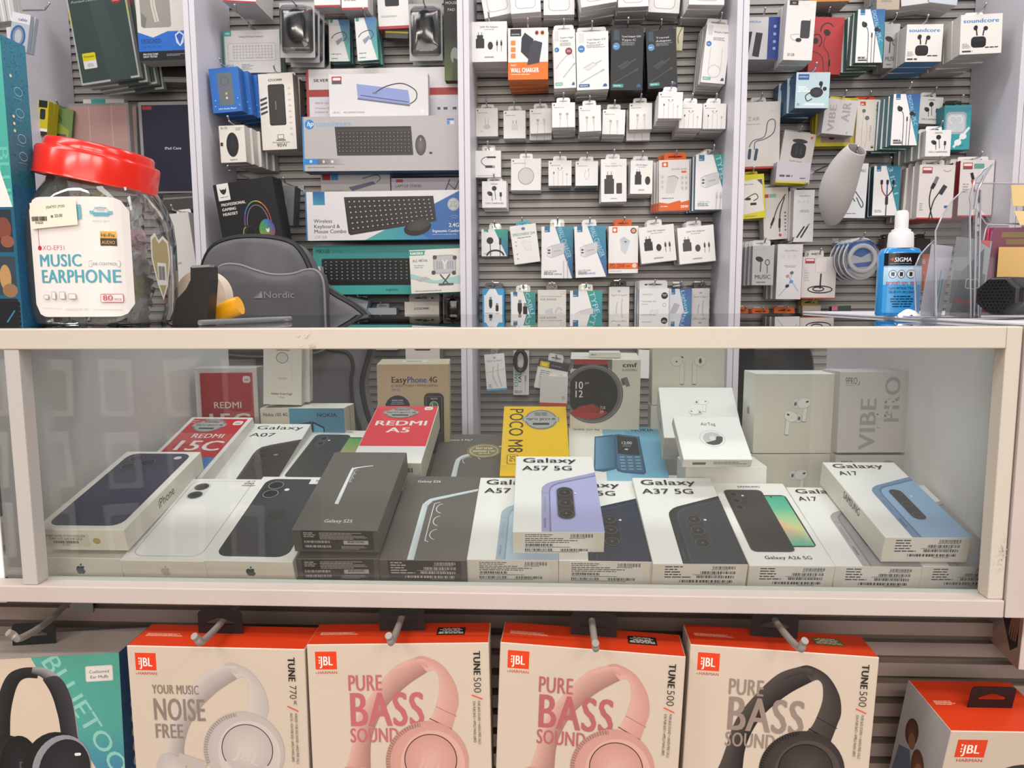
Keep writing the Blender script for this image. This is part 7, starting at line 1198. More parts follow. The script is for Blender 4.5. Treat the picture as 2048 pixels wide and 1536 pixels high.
def jbl_front(A, l1, l2, l3, tcol, c, cd, cl, ink, model, nc=False):
    A.F(); A.R(8.4, 7.7, 22.4, 19.4, 'dd3c14'); A.T('JBL', 13.6, 22.6, 9.6, 'f6ece4', 'b', fit=13); A.P([(11.6, 13), (13.6, 13), (12.6, 15.5)], 'f6ece4'); A.E(12.6, 17.4, .8, .8, 'f6ece4'); A.E(12.6, 20, .8, .8, 'f6ece4'); A.T('HARMAN', 10.6, 32, 3, 'c04a30', 'm', fit=20.5); A.T('by', 8, 31.6, 1.6, 'c04a30')
    hp(A, c, cd, cl, ink, dy=3 if nc else 0, dx=-8 if nc else 0)
    if nc: A.T(l1, 24.5, 53, 10, tcol, 'b', fit=51); A.T(l2, 24, 83, 24.5, tcol, 'b', fit=57); A.T(l3, 24.5, 103.5, 16, tcol, 'b', fit=31.5)
    else: A.T(l1, 41.4, 50.7, 17, tcol, 'b', fit=36.5); A.T(l2, 41.3, 89.8, 36.5, tcol, 'b', fit=80.5); A.T(l3, 41.7, 107.8, 15.5, tcol, 'b', fit=52)
    cup(A, c, cd, cl, ink, dx=-2 if nc else 0, dy=-14 if nc else 0)
    if nc: A.T('TUNE', 172, 9, 7.2, '1c1a1a', 'h', rot=90, fit=27); A.T('770', 172.4, 39.5, 7.4, '1c1a1a', 'l', rot=90, fit=16); A.T('NC', 176.5, 57, 3, '1c1a1a', 'm', rot=90, fit=5); A.L([(169.5, 63.5), (181, 69)], 1.2, 'd8452a'); y0 = 71
    else: A.T('TUNE', 173.6, 8.6, 7, '1c1a1a', 'h', rot=90, fit=26.5); A.T('500', 173.4, 36.5, 7.6, '1c1a1a', 'l', rot=90, fit=18); A.L([(171, 56.5), (182, 61)], 1.2, 'd8452a'); y0 = 63
    a, b = (('WIRELESS • PURE BASS SOUND • HANDS-FREE CALLS', 'SANS FIL • SON PURE BASS • APPELS MAINS LIBRES') if nc else ('PURE BASS SOUND × HANDS-FREE CALLS', 'SON PURE BASS × APPELS MAINS-LIBRES'))
    A.T(a, 177, y0, 2.6, '4a4442', 'r', rot=90, fit=58 if nc else 48); A.T(b, 172, y0, 2.6, '4a4442', 'r', rot=90, fit=56 if nc else 46)
def JB(key, label, front, stick, tabx=.5, side=None, tabY=.62, d=None, hkpts=None, hlab=None, tcol='141416'):
    (w, dd, h), p, r = POSES[key]
    root = empty('headphone_box'); pose(root, Vector(p), r); tag(root, label, 'headphone box')
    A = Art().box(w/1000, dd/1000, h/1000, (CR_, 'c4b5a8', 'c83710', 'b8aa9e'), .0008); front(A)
    if side: A.Lf(); side(A)
    A.Tp(); A.M(8, dd*.42, w*.22, 7, 4, 'f0c8b0', lw=.45)
    if key in ('j0',): A.R(0, 0, w, dd, 'bfb4ae'); A.R(0, 0, w, 2, '4a78b0')
    link('carton', A.mesh('carton', PRINT), root)
    if stick:
        B = sub(A, 'Tp', k=6); B.R(w*.70, dd*.25, w*.16, dd*.36, stick, .8); B.M(w*.71, dd*.28, w*.14, dd*.28, 5, 'd8d4c8', 'c', lw=.5); o = link('import_sticker', B.mesh('import_sticker', PRINT), root)
    tw, th = .049, .026; hole = [(-.014, .010), (.014, .010), (.0155, .0125), (.003, .0175), (-.003, .0175), (-.0155, .0125)]
    me = fixn(plate([rrect(-tw/2, -.002, tw, th+.002, .005, corners=(0, 1, 1, 0)), hole[::-1]], .0009, tcol).mesh('hang_tab', PRINT)); link('hang_tab', me, root, (w/1000*tabx, dd/1000*tabY, h/1000))
    return root
PK = dict(c='c28e82', cd='9c7066', cl='d0a498', ink='4a3230')
JB('j2', 'cream and red headphone box with pink headphones, hanging squarely beside the white-headphone box', lambda A: jbl_front(A, 'PURE', 'BASS', 'SOUND', 'b8626a', model='500', **PK), '1f1b1a', .50)
JB('j3', 'cream and red headphone box with pink headphones, tilted, beside the black-headphone box', lambda A: jbl_front(A, 'PURE', 'BASS', 'SOUND', 'ae5f62', model='500', **PK), '1f1b1a', .51)
JB('j4', 'cream and red headphone box with black headphones and an olive sticker', lambda A: jbl_front(A, 'PURE', 'BASS', 'SOUND', '8f7d74', c='302826', cd='191413', cl='4a413e', ink='080606', model='500'), '6a6020', .49)
JB('j1', 'cream and red headphone box with white headphones and grey lettering', lambda A: jbl_front(A, 'YOUR MUSIC', 'NOISE', 'FREE', '85786f', c='b5aba7', cd='968c89', cl='c5bcb7', ink='4a4444', model='770', nc=True), None, .46)
def f0(A):
    A.F(); w, h = 190, 230; A.R(0, 0, w, h, 'c9b7a5'); A.GP([(94, 0), (135, 84), (190, 84), (190, 0)], ['4f9c8c', '4c9a90', '4c9a90', '4f9c8c']); A.GP([(135, 84), (184, 184), (190, 184), (190, 84)], ['4c9a90', '2f5aa8', '2f5aa8', '4c9a90']); A.R(184, 184, 6, 46, '2a4f9c')
    A.T('BLUETOOTH', 104, 4, 19, '86bfb4', 'm', rot=61.5, fit=205)
    A.R(152.5, 13.5, 30, 18, 'c9c5c0', 2); A.R(153.5, 14.5, 28, 16, 'd8d4cf', 1.5); A.T('Cushioned', 167.5, 22, 3.4, '3a3a3a', 'r', al='c', fit=22); A.T('Ear Muffs', 167.5, 28, 3.4, '3a3a3a', 'r', al='c', fit=20)
    A.S([(52, 92), (54, 60), (60, 34), (70, 17), (86, 11), (104, 12)], [(67, 92), (69, 64), (74, 42), (80, 28), (88, 23), (100, 24)], '2a282a', '161517'); A.S([(96, 10.5), (112, 14), (126, 26), (136, 48), (140, 76), (141, 94)], [(94, 18), (106, 24), (114, 40), (119, 62), (122, 78), (124, 92)], '9a9a9c', '2b292c')
    A.S([(108, 24), (124, 24), (136, 50), (140.5, 96)], [(106, 26), (114, 42), (120, 66), (123, 97)], '3a383c', '1c1b1d')
    A.E(60, 128, 34, 42, '1c1b1d', n=32, c2='2f2d30'); A.E(76, 126, 22, 38, '131214', n=28, c2='232225'); A.T('R', 74, 132, 14, '47454a', 'r'); A.E(112, 128, 34, 42, '19181a', rot=14, n=32); A.E(121, 130, 32, 40, '8a8a90', rot=14, n=32, c2='77777c'); A.E(124, 132, 28, 37, '1f1e22', rot=14, n=32, c2='2c2b30'); A.R(136, 112, 7, 3.4, 'd8d8da', 1.6)
def f0s(A):
    A.Rt(); A.R(0, 0, 80, 230, '2c5c90'); rnd = random.Random(4); A.k += 1
    for i in range(520): A.k -= 1; x, y = rnd.uniform(0, 78), rnd.uniform(0, 228); A.R(x, y, 1.2, 1.2, rnd.choice(('4a8aa8', '1f3f78', '5aa0b0', '2a4f8a')))
    for i in range(9): A.E(30, 70+i*17, 9, 7, 'e8dccf'); A.O(30, 70+i*17, 5, 4, 1, '554')
(w_, d_, h_), p_, r_ = POSES['j0']
b0 = JB('j0', 'teal and blue headphone box with black headphones and a silver sticker, cut by the picture edge', lambda A: (f0(A), f0s(A)), None, .40, tabY=.5); b0['label'] = 'teal and blue headphone box with black headphones and a silver ear muff sticker'
def f5(A): A.F(150, 200); A.R(12.6, 13, 40, 27, 'dd3c14'); A.T('JBL', 22, 34, 13, 'f6ece4', 'b', fit=23); A.P([(18, 20), (21.5, 20), (19.8, 24)], 'f6ece4'); A.E(19.8, 27, 1.2, 1.2, 'f6ece4'); A.E(19.8, 31, 1.2, 1.2, 'f6ece4'); A.T('HARMAN', 16, 47, 4.4, 'c04a30', 'm', fit=36); A.E(112, 92, 52, 42, '2b3028', n=30, c2='3d4438')
def f5s(A):
    A.Lf(100, 200); A.G(0, 0, 100, 200, 'b5b0b0', '8f8a8c'); A.E(30, 62, 14, 22, '4a2c22', rot=10, c2='6a4434'); A.E(34, 74, 8, 12, '8a5c46'); A.E(56, 98, 15, 26, '5a3426', rot=-8, c2='7a4a36'); A.E(60, 104, 9, 15, '93624a'); A.E(84, 130, 16, 18, '5a2a22'); A.P([(10, 100), (34, 88), (48, 120), (44, 200), (0, 200)], '5a6078'); A.P([(40, 150), (70, 120), (100, 150), (100, 200), (40, 200)], '6a3c30')
JB('j5', 'low cream and red box with a printed picture on its side, hanging lowest of all', f5, None, .55, side=f5s, tabY=.45)
(w_, d_, h_), p_, r_ = POSES['j6']
r6 = empty('speaker_box'); pose(r6, Vector(p_), r_); tag(r6, 'white box with an arm and fingers printed on its side, tucked below the side counter', 'box')
A = Art().box(w_/1000, d_/1000, h_/1000, ('ddd3ca', 'b59a8c', 'cfc5bc', 'c5bbb2'), .0008); A.Lf(); A.R(0, 0, 120, 64, 'b39686'); A.P([(0, 0), (30, 0), (34, 64), (0, 64)], '9a7a6a'); A.P([(55, 0), (84, 0), (76, 30), (60, 50)], '8a8c92'); A.P([(84, 0), (112, 0), (114, 40), (100, 52), (80, 24)], '262429'); A.P([(98, 0), (114, 0), (112, 26), (96, 20)], 'a06a50'); [A.L([(97+i*4.4, 18), (95+i*4.6, 38-abs(i-1.5)*2)], 3.6, 'a87458', lw2=2.6, caps=True) for i in range(4)]
link('carton', A.mesh('carton', PRINT), r6)
HKM = mat('grey_hook_plastic', '8d857f', .35)
def bighook(Hp, B, T, label, yh=.755, yb=.700):
    h, b, c = unp(*Hp, yh), unp(*B, yb), unp(*T, yb-.010); a = Vector((h.x+(h.x-b.x)*.6, .861, h.z+.004)); root = tag(empty('display_hook', a), label, 'hook')
    vs, fs = tube([tuple(v-a) for v in (a, h, b, b.lerp(c, .6), c)], .0036, 12, sm=4); solid('arm', vs, fs, HKM, root)
    vs, fs = bxv(-.015, -.003, -.03, .015, .0, .016); solid('back_plate', vs, fs, GREYMET, root, False, bevel=.001)
bighook((100, 1240), (42, 1276), (16, 1265), 'thick grey display hook through the teal headphone box tab', .78)
bighook((445, 1243), (404, 1283), (388, 1272), 'thick grey display hook through the white-headphone box tab')
bighook((801, 1242), (784, 1283), (777, 1271), 'thick grey display hook through the squarely hung pink-headphone box tab')
bighook((1184, 1244), (1191, 1294), (1191, 1286), 'thick grey display hook through the tilted pink-headphone box tab')
bighook((1558, 1252), (1598, 1296), (1610, 1281), 'thick grey display hook through the black-headphone box tab')
# ---------------------------------------------------------------- things on the counter, left
ZG = 1.1713
def f(A, W, H):
    x0 = W-28; A.G(0, 0, W, 335, '4fb0a4', '3f9c92'); A.E(x0-2, 34, 15, 18, '6fc4b8'); A.E(x0-2, 34, 13.5, 16, '4fb0a4'); A.T('5G', x0-1, 40, 9, '3a9ad0', 'm'); A.R(x0-30, 124, 38, 82, '22262a', 6); A.T('BLUE', x0+6, 210, 20, '62bab0', 'm', rot=90, fit=120); A.P([(x0-60, 200), (x0, 236), (x0+26, 330), (x0-60, 330)], 'e6e2e0'); A.T('E', x0-2, 272, 9, '3f9a90', 'm'); A.E(x0+1, 302, 1.6, 1.6, '444')
    A.R(0, 330, W, 240, '1f5a78'); A.R(0, 335, W-6, 84, '27303a', 3); A.E(x0+4, 372, 16, 22, '7a4436'); A.E(x0+10, 398, 14, 12, '8a5444'); A.R(0, 428, W-6, 76, '32404a', 3); A.E(x0, 470, 12, 26, 'b08a5c'); A.E(x0+8, 496, 16, 14, '8a6a4c'); A.R(0, 512, W-6, 74, '1c2026', 3); keys(A, x0-30, 518, 56, 60, 6, 7, '12141a'); A.L([(x0-4, 560), (x0+14, 536)], 3, '2f7a98')
    A.Rt(100, H); A.R(0, 0, 100, H, '24608a'); A.G(0, 0, 100, H*.5, '3a86a0', '2a6c7c'); rnd = random.Random(8); A.k += 1
    for i in range(900): A.k -= 1; x, y = rnd.uniform(0, 97), rnd.uniform(0, H-3); A.R(x, y, 3, 1.6, rnd.choice(('1f3f70', '2a5a8a', '3f8a98', '1f4a68')))
    for i, y in enumerate((98, 140, 190, 225)): A.O(56, y, 17, 9, 1.3, 'a8ccd0'); A.M(34, y+13, 42, 2, 1, '8ab8c0')
    for y in (72, 150, 164, 178): A.E(28, y, 5, 3, 'e8e0c0')
tb = LB('accessory_carton', 'tall teal and blue carton standing at the counter end beside the jar', 'carton', (-175, 84, 27, 654), .038, ('4fb0a4', '24608a', '3f9c92', '1f5a78'), f, .795)
# jar
JX, JY, JA, JE = -.527, .868, .071, 3.2
def sup(t, a): c, s_ = math.cos(t), math.sin(t); return (a*math.copysign(abs(c)**(2/JE), c), a*math.copysign(abs(s_)**(2/JE), s_))
prof = [(.058, 0), (.066, .003), (.0695, .016), (.071, .05), (.071, .095), (.069, .120), (.065, .138), (.060, .152), (.055, .163), (.0515, .172), (.0505, .192)]
jar = tag(empty('plastic_jar', (JX, JY, ZG)), 'clear plastic jar with red screw lid, full of earphone pouches, white printed label', 'jar')
vs = []; fs = []; N = 48
for r, z in prof:
    e_ = min(1, max(0, (z-.13)/.045))
    for j in range(N):
        t = 2*math.pi*j/N; a = sup(t, r); b = (r*math.cos(t), r*math.sin(t)); vs.append((a[0]*(1-e_)+b[0]*e_, a[1]*(1-e_)+b[1]*e_, z))
for i in range(len(prof)-1):
    for j in range(N): k = (j+1) % N; fs.append((i*N+j, i*N+k, (i+1)*N+k, (i+1)*N+j))
fs.append(tuple(range(N))[::-1])
solid('body', vs, fs, glass('jar_plastic', (.97, .98, .98), 1.3, 1.5, rough=.03, milky=.05), jar)
RED = mat('red_lid_plastic', 'e0200f', .22, spec=.6, coat=.3)
vs, fs = lathe([(r_*.83, z_) for r_, z_ in ((0, .043), (.055, .0435), (.067, .042), (.0695, .039), (.070, .034), (.0705, .0325), (.0765, .031), (.0785, .028), (.0785, .003), (.0795, .0), (.076, -.001), (.074, .006), (.0, .030))], 56)
lid = solid('lid', vs, fs, RED, jar); lid.location = (-.004, 0, .164); lid.rotation_euler = (0, math.radians(11), 0)
class Bent:
    pass
def bend(A, cx, cy, fn):
    A.v = [fn(*p) for p in A.v]
def jl(A, W, H, pts=20):
    c = hx('e6dfdd'); A.k += 1
    for i in range(pts):
        a, b = W*i/pts, W*(i+1)/pts
        def off(x): q = min(x, W-x); return 26-math.sqrt(max(0, 26*26-(26-q)**2)) if q < 26 else 0
        A.poly([(a, off(a)), (a, H-off(a)), (b, H-off(b)), (b, off(b))], [c]*4)
A = Art(); A.face((0, 0, 0), (1, 0, 0), (0, 0, -1), .103, .130, 192, 240); jl(A, 192, 240)
A.L([(19, 62), (19, 98)], 1.2, 'c04050'); A.E(20, 101, 4.4, 4.8, 'c03040'); A.T('XO-EP31', 26, 105.5, 9.4, 'c06070', 'l', fit=50); A.T('MUSIC', 17, 138, 24, '4f9fb2', 'b', fit=92); A.T('EARPHONE', 19, 171, 26, '4f9fb2', 'b', fit=159)
A.Ro(122, 127, 55, 12, '9aa8ac', .8, 2.5, 'e6dfdd'); A.T('LINE CONTROL', 126, 136, 5.6, '8a9aa0', 'r', fit=47); A.R(147, 68, 27, 14, 'd8a848'); A.R(147, 82, 27, 15, '2a2724'); A.T('Hi-Fis', 148.5, 79, 6.4, '2a2724', 'm', fit=23); A.T('AUDIO', 149.5, 93.5, 6.4, 'd8a848', 'm', fit=22); A.R(103, 16, 11, 28, '6ab0c0'); A.O(151, 30, 14, 10, 1, '7ab4c4', 200, 340); A.R(137, 31, 28, 7, '5aa4b8', 2); A.R(131, 28, 8, 6, '6ab0c0'); A.R(163, 28, 8, 6, '6ab0c0'); A.T('SINCE 2011', 136, 50, 3.4, '9ab', fit=30); A.M(140, 20, 22, 8, 3, '6ab0c0', 'c')
for x, w, h in ((23, 11, 9), (41, 9, 15), (58, 12, 15), (77, 16, 11)): A.Ro(x, 204-h, w, h, '8a9298', .9, 1.5, 'e6dfdd')
A.Ro(142, 194, 38, 17, 'c04a50', 1, 3, 'e6dfdd'); A.T('80', 146, 207, 10.5, 'c04a50', 'm', fit=18); A.T('PCS', 166, 207, 4, 'c04a50', fit=11); A.T('DESIGNED BY XO', 70, 227, 4.4, '9aa0a2', 'l', fit=48); A.L([(20, 222), (62, 223)], .8, 'bbb'); A.L([(126, 225), (178, 226)], .8, 'bbb')
def wrap(off):
    def g(x, y, z):
        X = x-.0405; t = min(.999, abs(X)/JA); return (X, -JA*(1-t**JE)**(1/JE)-.0006-abs(y)*3-off, z+.1405)
    return g
bend(A, 0, 0, wrap(0)); link('jar_label', A.mesh('jar_label', PRINT), jar)
B = Art(); B.face((0, 0, 0), (1, 0, 0), (0, 0, -1), .103, .130, 192, 240); B.k = 30
for i in range(10): B.P([(7+i*10, 12-i*.6), (8+i*10, 64-i*.8), (18+i*10, 63.2-i*.8), (17+i*10, 11.4-i*.6)], 'e9e2d2', bump=(i == 0))
B.T('סטיק לפלאפון', 44, 24, 5.4, '333', 'm', rot=-4, fit=40); B.T('₪ 20.00', 53, 42, 6, '333', 'm', rot=-4, fit=25); B.BC(10, 39, 36, 9); B.T('910220', 18, 53.5, 4.6, '333', 'm', fit=18)
bend(B, 0, 0, wrap(.0002)); link('price_sticker', B.mesh('price_sticker', PRINT), jar)
C = Art(); C.face((JA+.0008, -.03, .118), (0, 1, 0), (0, 0, -1), .05, .10, 50, 100); C.P([(2, 6), (12, 0), (20, 8), (30, 2), (42, 8), (44, 30), (36, 60), (24, 78), (12, 58), (2, 30)], 'd8d4c8'); C.P([(5, 9), (12, 4), (20, 12), (29, 6), (39, 11), (41, 30), (34, 57), (24, 73), (14, 56), (5, 30)], 'a8966c'); C.R(14, 34, 20, 26, 'dcd8d0'); C.BC(16, 38, 15, 16)
link('heart_sticker', C.mesh('heart_sticker', PRINT), jar, (0, 0, -.012))
# crumpled pouches in the jar
POL = [mat('pouch_'+n, c, .25, noise=.2, nscale=60, coat=.4) for n, c in (('red', 'b04a54'), ('clear_grey', 'd0cecc'), ('olive', 'c0b890'), ('green', '8ab89a'), ('rose', 'd8b2b8'), ('gold', 'd0c090'), ('dark', 'a09c9a'))]
PM = []
for q in range(7):
    rnd = random.Random(q); vs = []; fs = []; n = 9
    for i in range(n):
        for j in range(n): u, v = (i/(n-1)-.5), (j/(n-1)-.5); vs.append((u*.050, rnd.uniform(-.004, .004)-(.009*(1-4*u*u)*(1-4*v*v)), v*.058))
    b = len(vs)
    for i in range(n):
        for j in range(n): u, v = (i/(n-1)-.5), (j/(n-1)-.5); vs.append((u*.050, rnd.uniform(-.002, .003)+(.008*(1-4*u*u)*(1-4*v*v)), v*.058))
    for o_ in (0, b):
        for i in range(n-1):
            for j in range(n-1): fs.append((o_+i*n+j, o_+(i+1)*n+j, o_+(i+1)*n+j+1, o_+i*n+j+1))
    me = bpy.data.meshes.new('pouch'); me.from_pydata(vs, [], fs); fixn(me); me.materials.append(POL[q]); PM.append(me)
rnd = random.Random(11); gi = 0
for lz in range(5):
    for k in range(7):
        a = 2*math.pi*(k+.5*lz)/6; rr = .037 if k < 6 else 0; o = link('earphone_pouch', PM[(1, 4, 1, 0, 5, 1, 3, 2, 4, 1)[(gi*3+lz) % 10]], None, (JX+rr*math.cos(a), JY+rr*math.sin(a), ZG+.024+lz*.025), (rnd.uniform(-.5, .5), rnd.uniform(-.9, .9), a+math.pi/2 if k < 6 else rnd.uniform(0, 3))); gi += 1
        o.scale = (.9, .9, .8); tag(o, 'crumpled plastic pouch packed inside the clear jar', 'earphone pouch', 'pouches inside the jar')
# tape dispenser, tape, yellow tool, clear strip
def slab2(name, pts, Y, t, m, parent=None, loc=(0, 0, 0), bev=.001):
    W = [unp(x, y, Y) for x, y in pts]; n = len(W); vs = [tuple(p) for p in W]+[(p.x, p.y+t, p.z) for p in W]; tr = tessellate_polygon([[Vector((p.x, p.z, 0)) for p in W]])
    fs = [tuple(a) for a in tr]+[tuple(i+n for i in a[::-1]) for a in tr]+[(i, (i+1) % n, (i+1) % n+n, i+n) for i in range(n)]; vs = [tuple(Vector(v)-Vector(loc)) for v in vs]
    return solid(name, vs, fs, m, parent, False)
dl = unp(382, 646, .87); dl.z = ZG; td = tag(empty('tape_dispenser', dl), 'black plastic tape dispenser standing beside the jar', 'tape dispenser')
slab2('body', [(344, 649), (352, 600), (372, 578), (381, 560), (381, 534), (419, 532), (420, 560), (414, 648)], .87, .022, mat('scuffed_black_plastic', '161616', .4, noise=.3, nscale=30), td, dl)
slab2('cutter', [(383, 531), (419, 529), (419, 534), (383, 536)], .869, .012, GREYMET, td, dl)
vs, fs = [], []
C0 = unp(410, 602, .965); R0 = 52*.95/FPX
vs, fs = lathe([(R0*.32, -.012), (R0, -.012), (R0, .012), (R0*.32, .012), (R0*.32, -.012)], 36)
rt = solid('tape_roll', [(v[0], v[2], v[1]) for v in vs], fs, mat('cream_tape', 'd9c9b6', .5)); rt.location = (C0.x, C0.y, max(C0.z, ZG+R0)); tag(rt, 'wide cream paper tape roll behind the black dispenser', 'tape roll')
vs, fs = tube([unp(412, 634, .92), unp(432, 628, .92), unp(450, 620, .92), unp(468, 613, .92), unp(480, 609, .92)], lambda t: .006+.006*math.sin(min(1, t*1.1)*math.pi*.6), 14, sm=3)
zmin = min(v[2] for v in vs); YEL = mat('yellow_plastic', 'f2a818', .3)
yt = tag(empty('hand_tool', (unp(450, 630, .92).x, .92, ZG)), 'yellow-handled hand tool lying behind the tape roll', 'tool'); solid('handle', [(v[0]-yt.location.x, v[1]-.92, v[2]-zmin+.0003) for v in vs], fs, YEL, yt)
vs, fs = bxv(unp(412, 634, .92).x, .905, ZG+.001, unp(432, 634, .92).x, .925, ZG+.008); solid('blade', [(v[0]-yt.location.x, v[1]-.92, v[2]-ZG) for v in vs], fs, CHROME, yt, False, bevel=.001)
pa, pb = unp(400, 648, .80), unp(580, 635, .96); pa.z = pb.z = ZG+.0035
vs, fs = tube([pa, pa.lerp(pb, .5), pb], .0033, 10); tag(solid('acrylic_strip', vs, fs, glass('scuffed_acrylic', (.86, .88, .88), 2.5, 1.5, .15, .12)), 'clear scuffed acrylic strip lying on the counter glass', 'acrylic strip')
# left wall pouches
HS('cable_pouch', 'clear pouch with a blue ring cable and white header, above the teal carton', 'pouch', (20, 28, 58, 100), 2, .012, ('b9c0cc', 'a9b0bc', 'dcdfe4', '8a909c'), lambda A, W, H: (A.R(0, 0, W, H*.26, 'dfe1e6'), A.T('cable', W*.36, H*.2, 6, '3a50a0', 'b', fit=W*.5), A.O(W*.45, H*.62, W*.4, H*.3, 4, '2f6cb0'), A.O(W*.45, H*.62, W*.3, H*.24, 4, '8a9098')) and None, -12, hk=False, short='blue ring cable pouch', Yf=1.70, m=GLOSSY)
HS('foil_pouch', 'crinkled silver foil pouch at the upper corner', 'pouch', (-30, -30, 26, 42), 2, .014, ('c9c7c9', 'b9b7b9', 'd5d3d5', 'a5a3a5'), lambda A, W, H: [A.L([(W*(.1+.15*i), 0), (W*(.2+.13*i), H)], 2, 'eeeef0' if i % 2 else '9a989c') for i in range(6)] and None, 5, hk=False, short='silver foil pouch', Yf=1.72, m=GLOSSY)
# ---------------------------------------------------------------- things on the side counter, right
ZS = 1.1747
bt = unp(1793, 631, 1.02); bt.z = ZS; bo = tag(empty('spray_bottle', bt), 'blue screen cleaner spray bottle with a white nozzle and black label band', 'spray bottle')
kb = 1.03/FPX; hw = 39*kb
def supr(prof, m, name, parent, ey=.62, e=2.6, n=36):
    vs = []; fs = []
    for r, z in prof:
        for j in range(n): t = 2*math.pi*j/n; c, s_ = math.cos(t), math.sin(t); vs.append((r*math.copysign(abs(c)**(2/e), c), ey*r*math.copysign(abs(s_)**(2/e), s_), z))
    for i in range(len(prof)-1):
        for j in range(n): k = (j+1) % n; fs.append((i*n+j, i*n+k, (i+1)*n+k, (i+1)*n+j))
    fs += [tuple(range(n))[::-1], tuple((len(prof)-1)*n+j for j in range(n))]; return solid(name, vs, fs, m, parent)
supr([(hw*.94, 0), (hw, .002), (hw, .088*.9), (hw*.97, .083), (hw*.86, .088), (hw*.5, .091)], mat('blue_liquid_plastic', '2b8fd8', .15, spec=.6, coat=.5), 'body', bo)
WP = mat('white_plastic', 'e8e6ea', .35)
supr([(23*kb, .089), (23*kb, .094), (22*kb, .107), (20*kb, .110)], WP, 'collar', bo, 1, 2); supr([(17*kb, .109), (17*kb, .113), (12*kb, .1145), (12*kb, .134), (9*kb, .138)], WP, 'nozzle', bo, 1, 2)
A = Art(); A.face((-.0245, 0, .082), (1, 0, 0), (0, 0, -1), .049, .078, 72, 114)
for i in range(12): x = i*6; A.R(x, 0, 6.02, 24, '121418'); A.R(x, 24, 6.02, 3, '8fc4e8'); A.GP([(x, 27), (x, 60), (x+6.02, 60), (x+6.02, 27)], ['cfe4f2', '8fc8ee', '8fc8ee', 'cfe4f2']); A.R(x, 60, 6.02, 54, '3f9fe0'); A.k = 4
for y, c in ((78, '1f78c8'), (88, '6fbcf0'), (97, '1a6cbc'), (106, '62b2ec')):
    for i in range(12): a, b = i*6, i*6+6.02; g = lambda x: y+4*math.sin(x/12); A.poly([(a, g(a)), (a, g(a)+4), (b, g(b)+4), (b, g(b))], [hx(c)]*4)
A.k = 8; A.P([(8, 12), (14, 8), (14, 16)], 'c8382c'); A.T('SIGMA', 15, 16.5, 8, 'f0f0f0', 'b', fit=32, sk=.15); A.M(8, 19, 40, 2, 1, 'aaa')
for x in (14, 29, 47): A.E(x, 40, 7 if x < 40 else 9, 8, '222'); A.E(x, 40, 6 if x < 40 else 8, 7, 'e8f0f6'); A.R(x-3, 36, 6, 8, '1f4f8a' if x == 14 else '333')
A.T('חומר ניקוי למסכים', 4, 60, 6.4, 'c0303a', 'b', fit=56); A.T('כולל מטלית ניקוי', 8, 69, 4.6, '14304a', 'm', fit=46); A.T('28x28 ס"מ בתוך המוצר', 8, 76, 4.4, '14304a', 'm', fit=48); A.M(10, 80, 46, 24, 5, '14304a', 'c')
bend(A, 0, 0, lambda x, y, z: (x, -.62*hw*(1-min(.999, abs(x)/hw)**2.6)**(1/2.6)-.0005-abs(y), z)); link('bottle_label', A.mesh('bottle_label', GLOSSY), bo)
ACR = glass('clear_acrylic', (.92, .93, .95), 1.6, 1.5, .03, .04); EDGE = mat('acrylic_edge', 'a9a9b6', .15, spec=.8)
def edged(name, pts, Y, t, parent, loc, sm=False, r=.0009):
    slab2(name, pts, Y, t, ACR, parent, loc); vs, fs = tube([unp(x, y, Y)-Vector(loc) for x, y in pts], r, 6); pn = parent.children[-1]; solid('edge', vs, fs, EDGE, pn)
hl = unp(1900, 638, .90); hl.z = ZS; ho = tag(empty('brochure_holder', hl), 'clear acrylic brochure holder with a curved side, beside the magenta folder', 'brochure holder')
edged('side', [(1873, 640), (1871, 462), (1885, 430), (1905, 400), (1925, 382), (1944, 376), (1940, 440), (1942, 645)], .90, .0025, ho, hl)
edged('pocket', [(1832, 632), (1829, 536), (1840, 510), (1858, 490), (1870, 480), (1871, 636)], .93, .0025, ho, hl)
edged('fin', [(1944, 420), (1941, 395), (1950, 360), (1966, 340), (1985, 328), (1970, 350), (1956, 380), (1950, 418)], .90, .004, ho, hl, r=.0014)
edged('back', [(1948, 645), (1953, 380), (1962, 380), (1956, 645)], .905, .006, ho, hl)
vs, fs = bxv(-.045, -.004, 0.0002, .03, .035, .0025); solid('foot', vs, fs, ACR, ho, False)
A = Art().box(.042, .001, .095, ('8c9298', '777c80', '999', '555'), .0002); A.F(42, 95); A.R(2, 40, 38, 40, '6c7076', 2); A.P([(12, 40), (34, 10), (40, 95), (4, 95)], '5d6066'); A.Ro(18, 48, 14, 12, 'c9ccd0', 1, 3, '5d6066'); A.R(8, 74, 22, 4, '9a4a50'); A.P([(24, 0), (40, 0), (40, 8)], 'b05a60')
cd = link('leaflet', A.mesh('leaflet', PRINT), None, unp(1890, 632, .915), (math.radians(-6), math.radians(8), 0)); cd.location.z = ZS+.003; tag(cd, 'grey leaflet standing inside the acrylic brochure holder', 'leaflet')
A = Art().box(.026, .001, .088, ('c9c7d0', 'b9b7c0', 'ddd', '999'), .0002); A.F(26, 88); A.R(16, 30, 1.2, 58, '3aa0a0'); A.R(19, 40, 1.2, 48, '3aa0a0')
cd = link('leaflet', A.mesh('leaflet', PRINT), None, unp(1840, 632, .945), (math.radians(-4), math.radians(8), 0)); cd.location.z = ZS+.003; tag(cd, 'pale lilac leaflet with thin teal lines, in the front acrylic pocket', 'leaflet')
ml = unp(1975, 640, .93); ml.z = ZS; mo = tag(empty('magenta_folder', ml), 'magenta folder with gold strips standing in a clear acrylic box', 'folder')
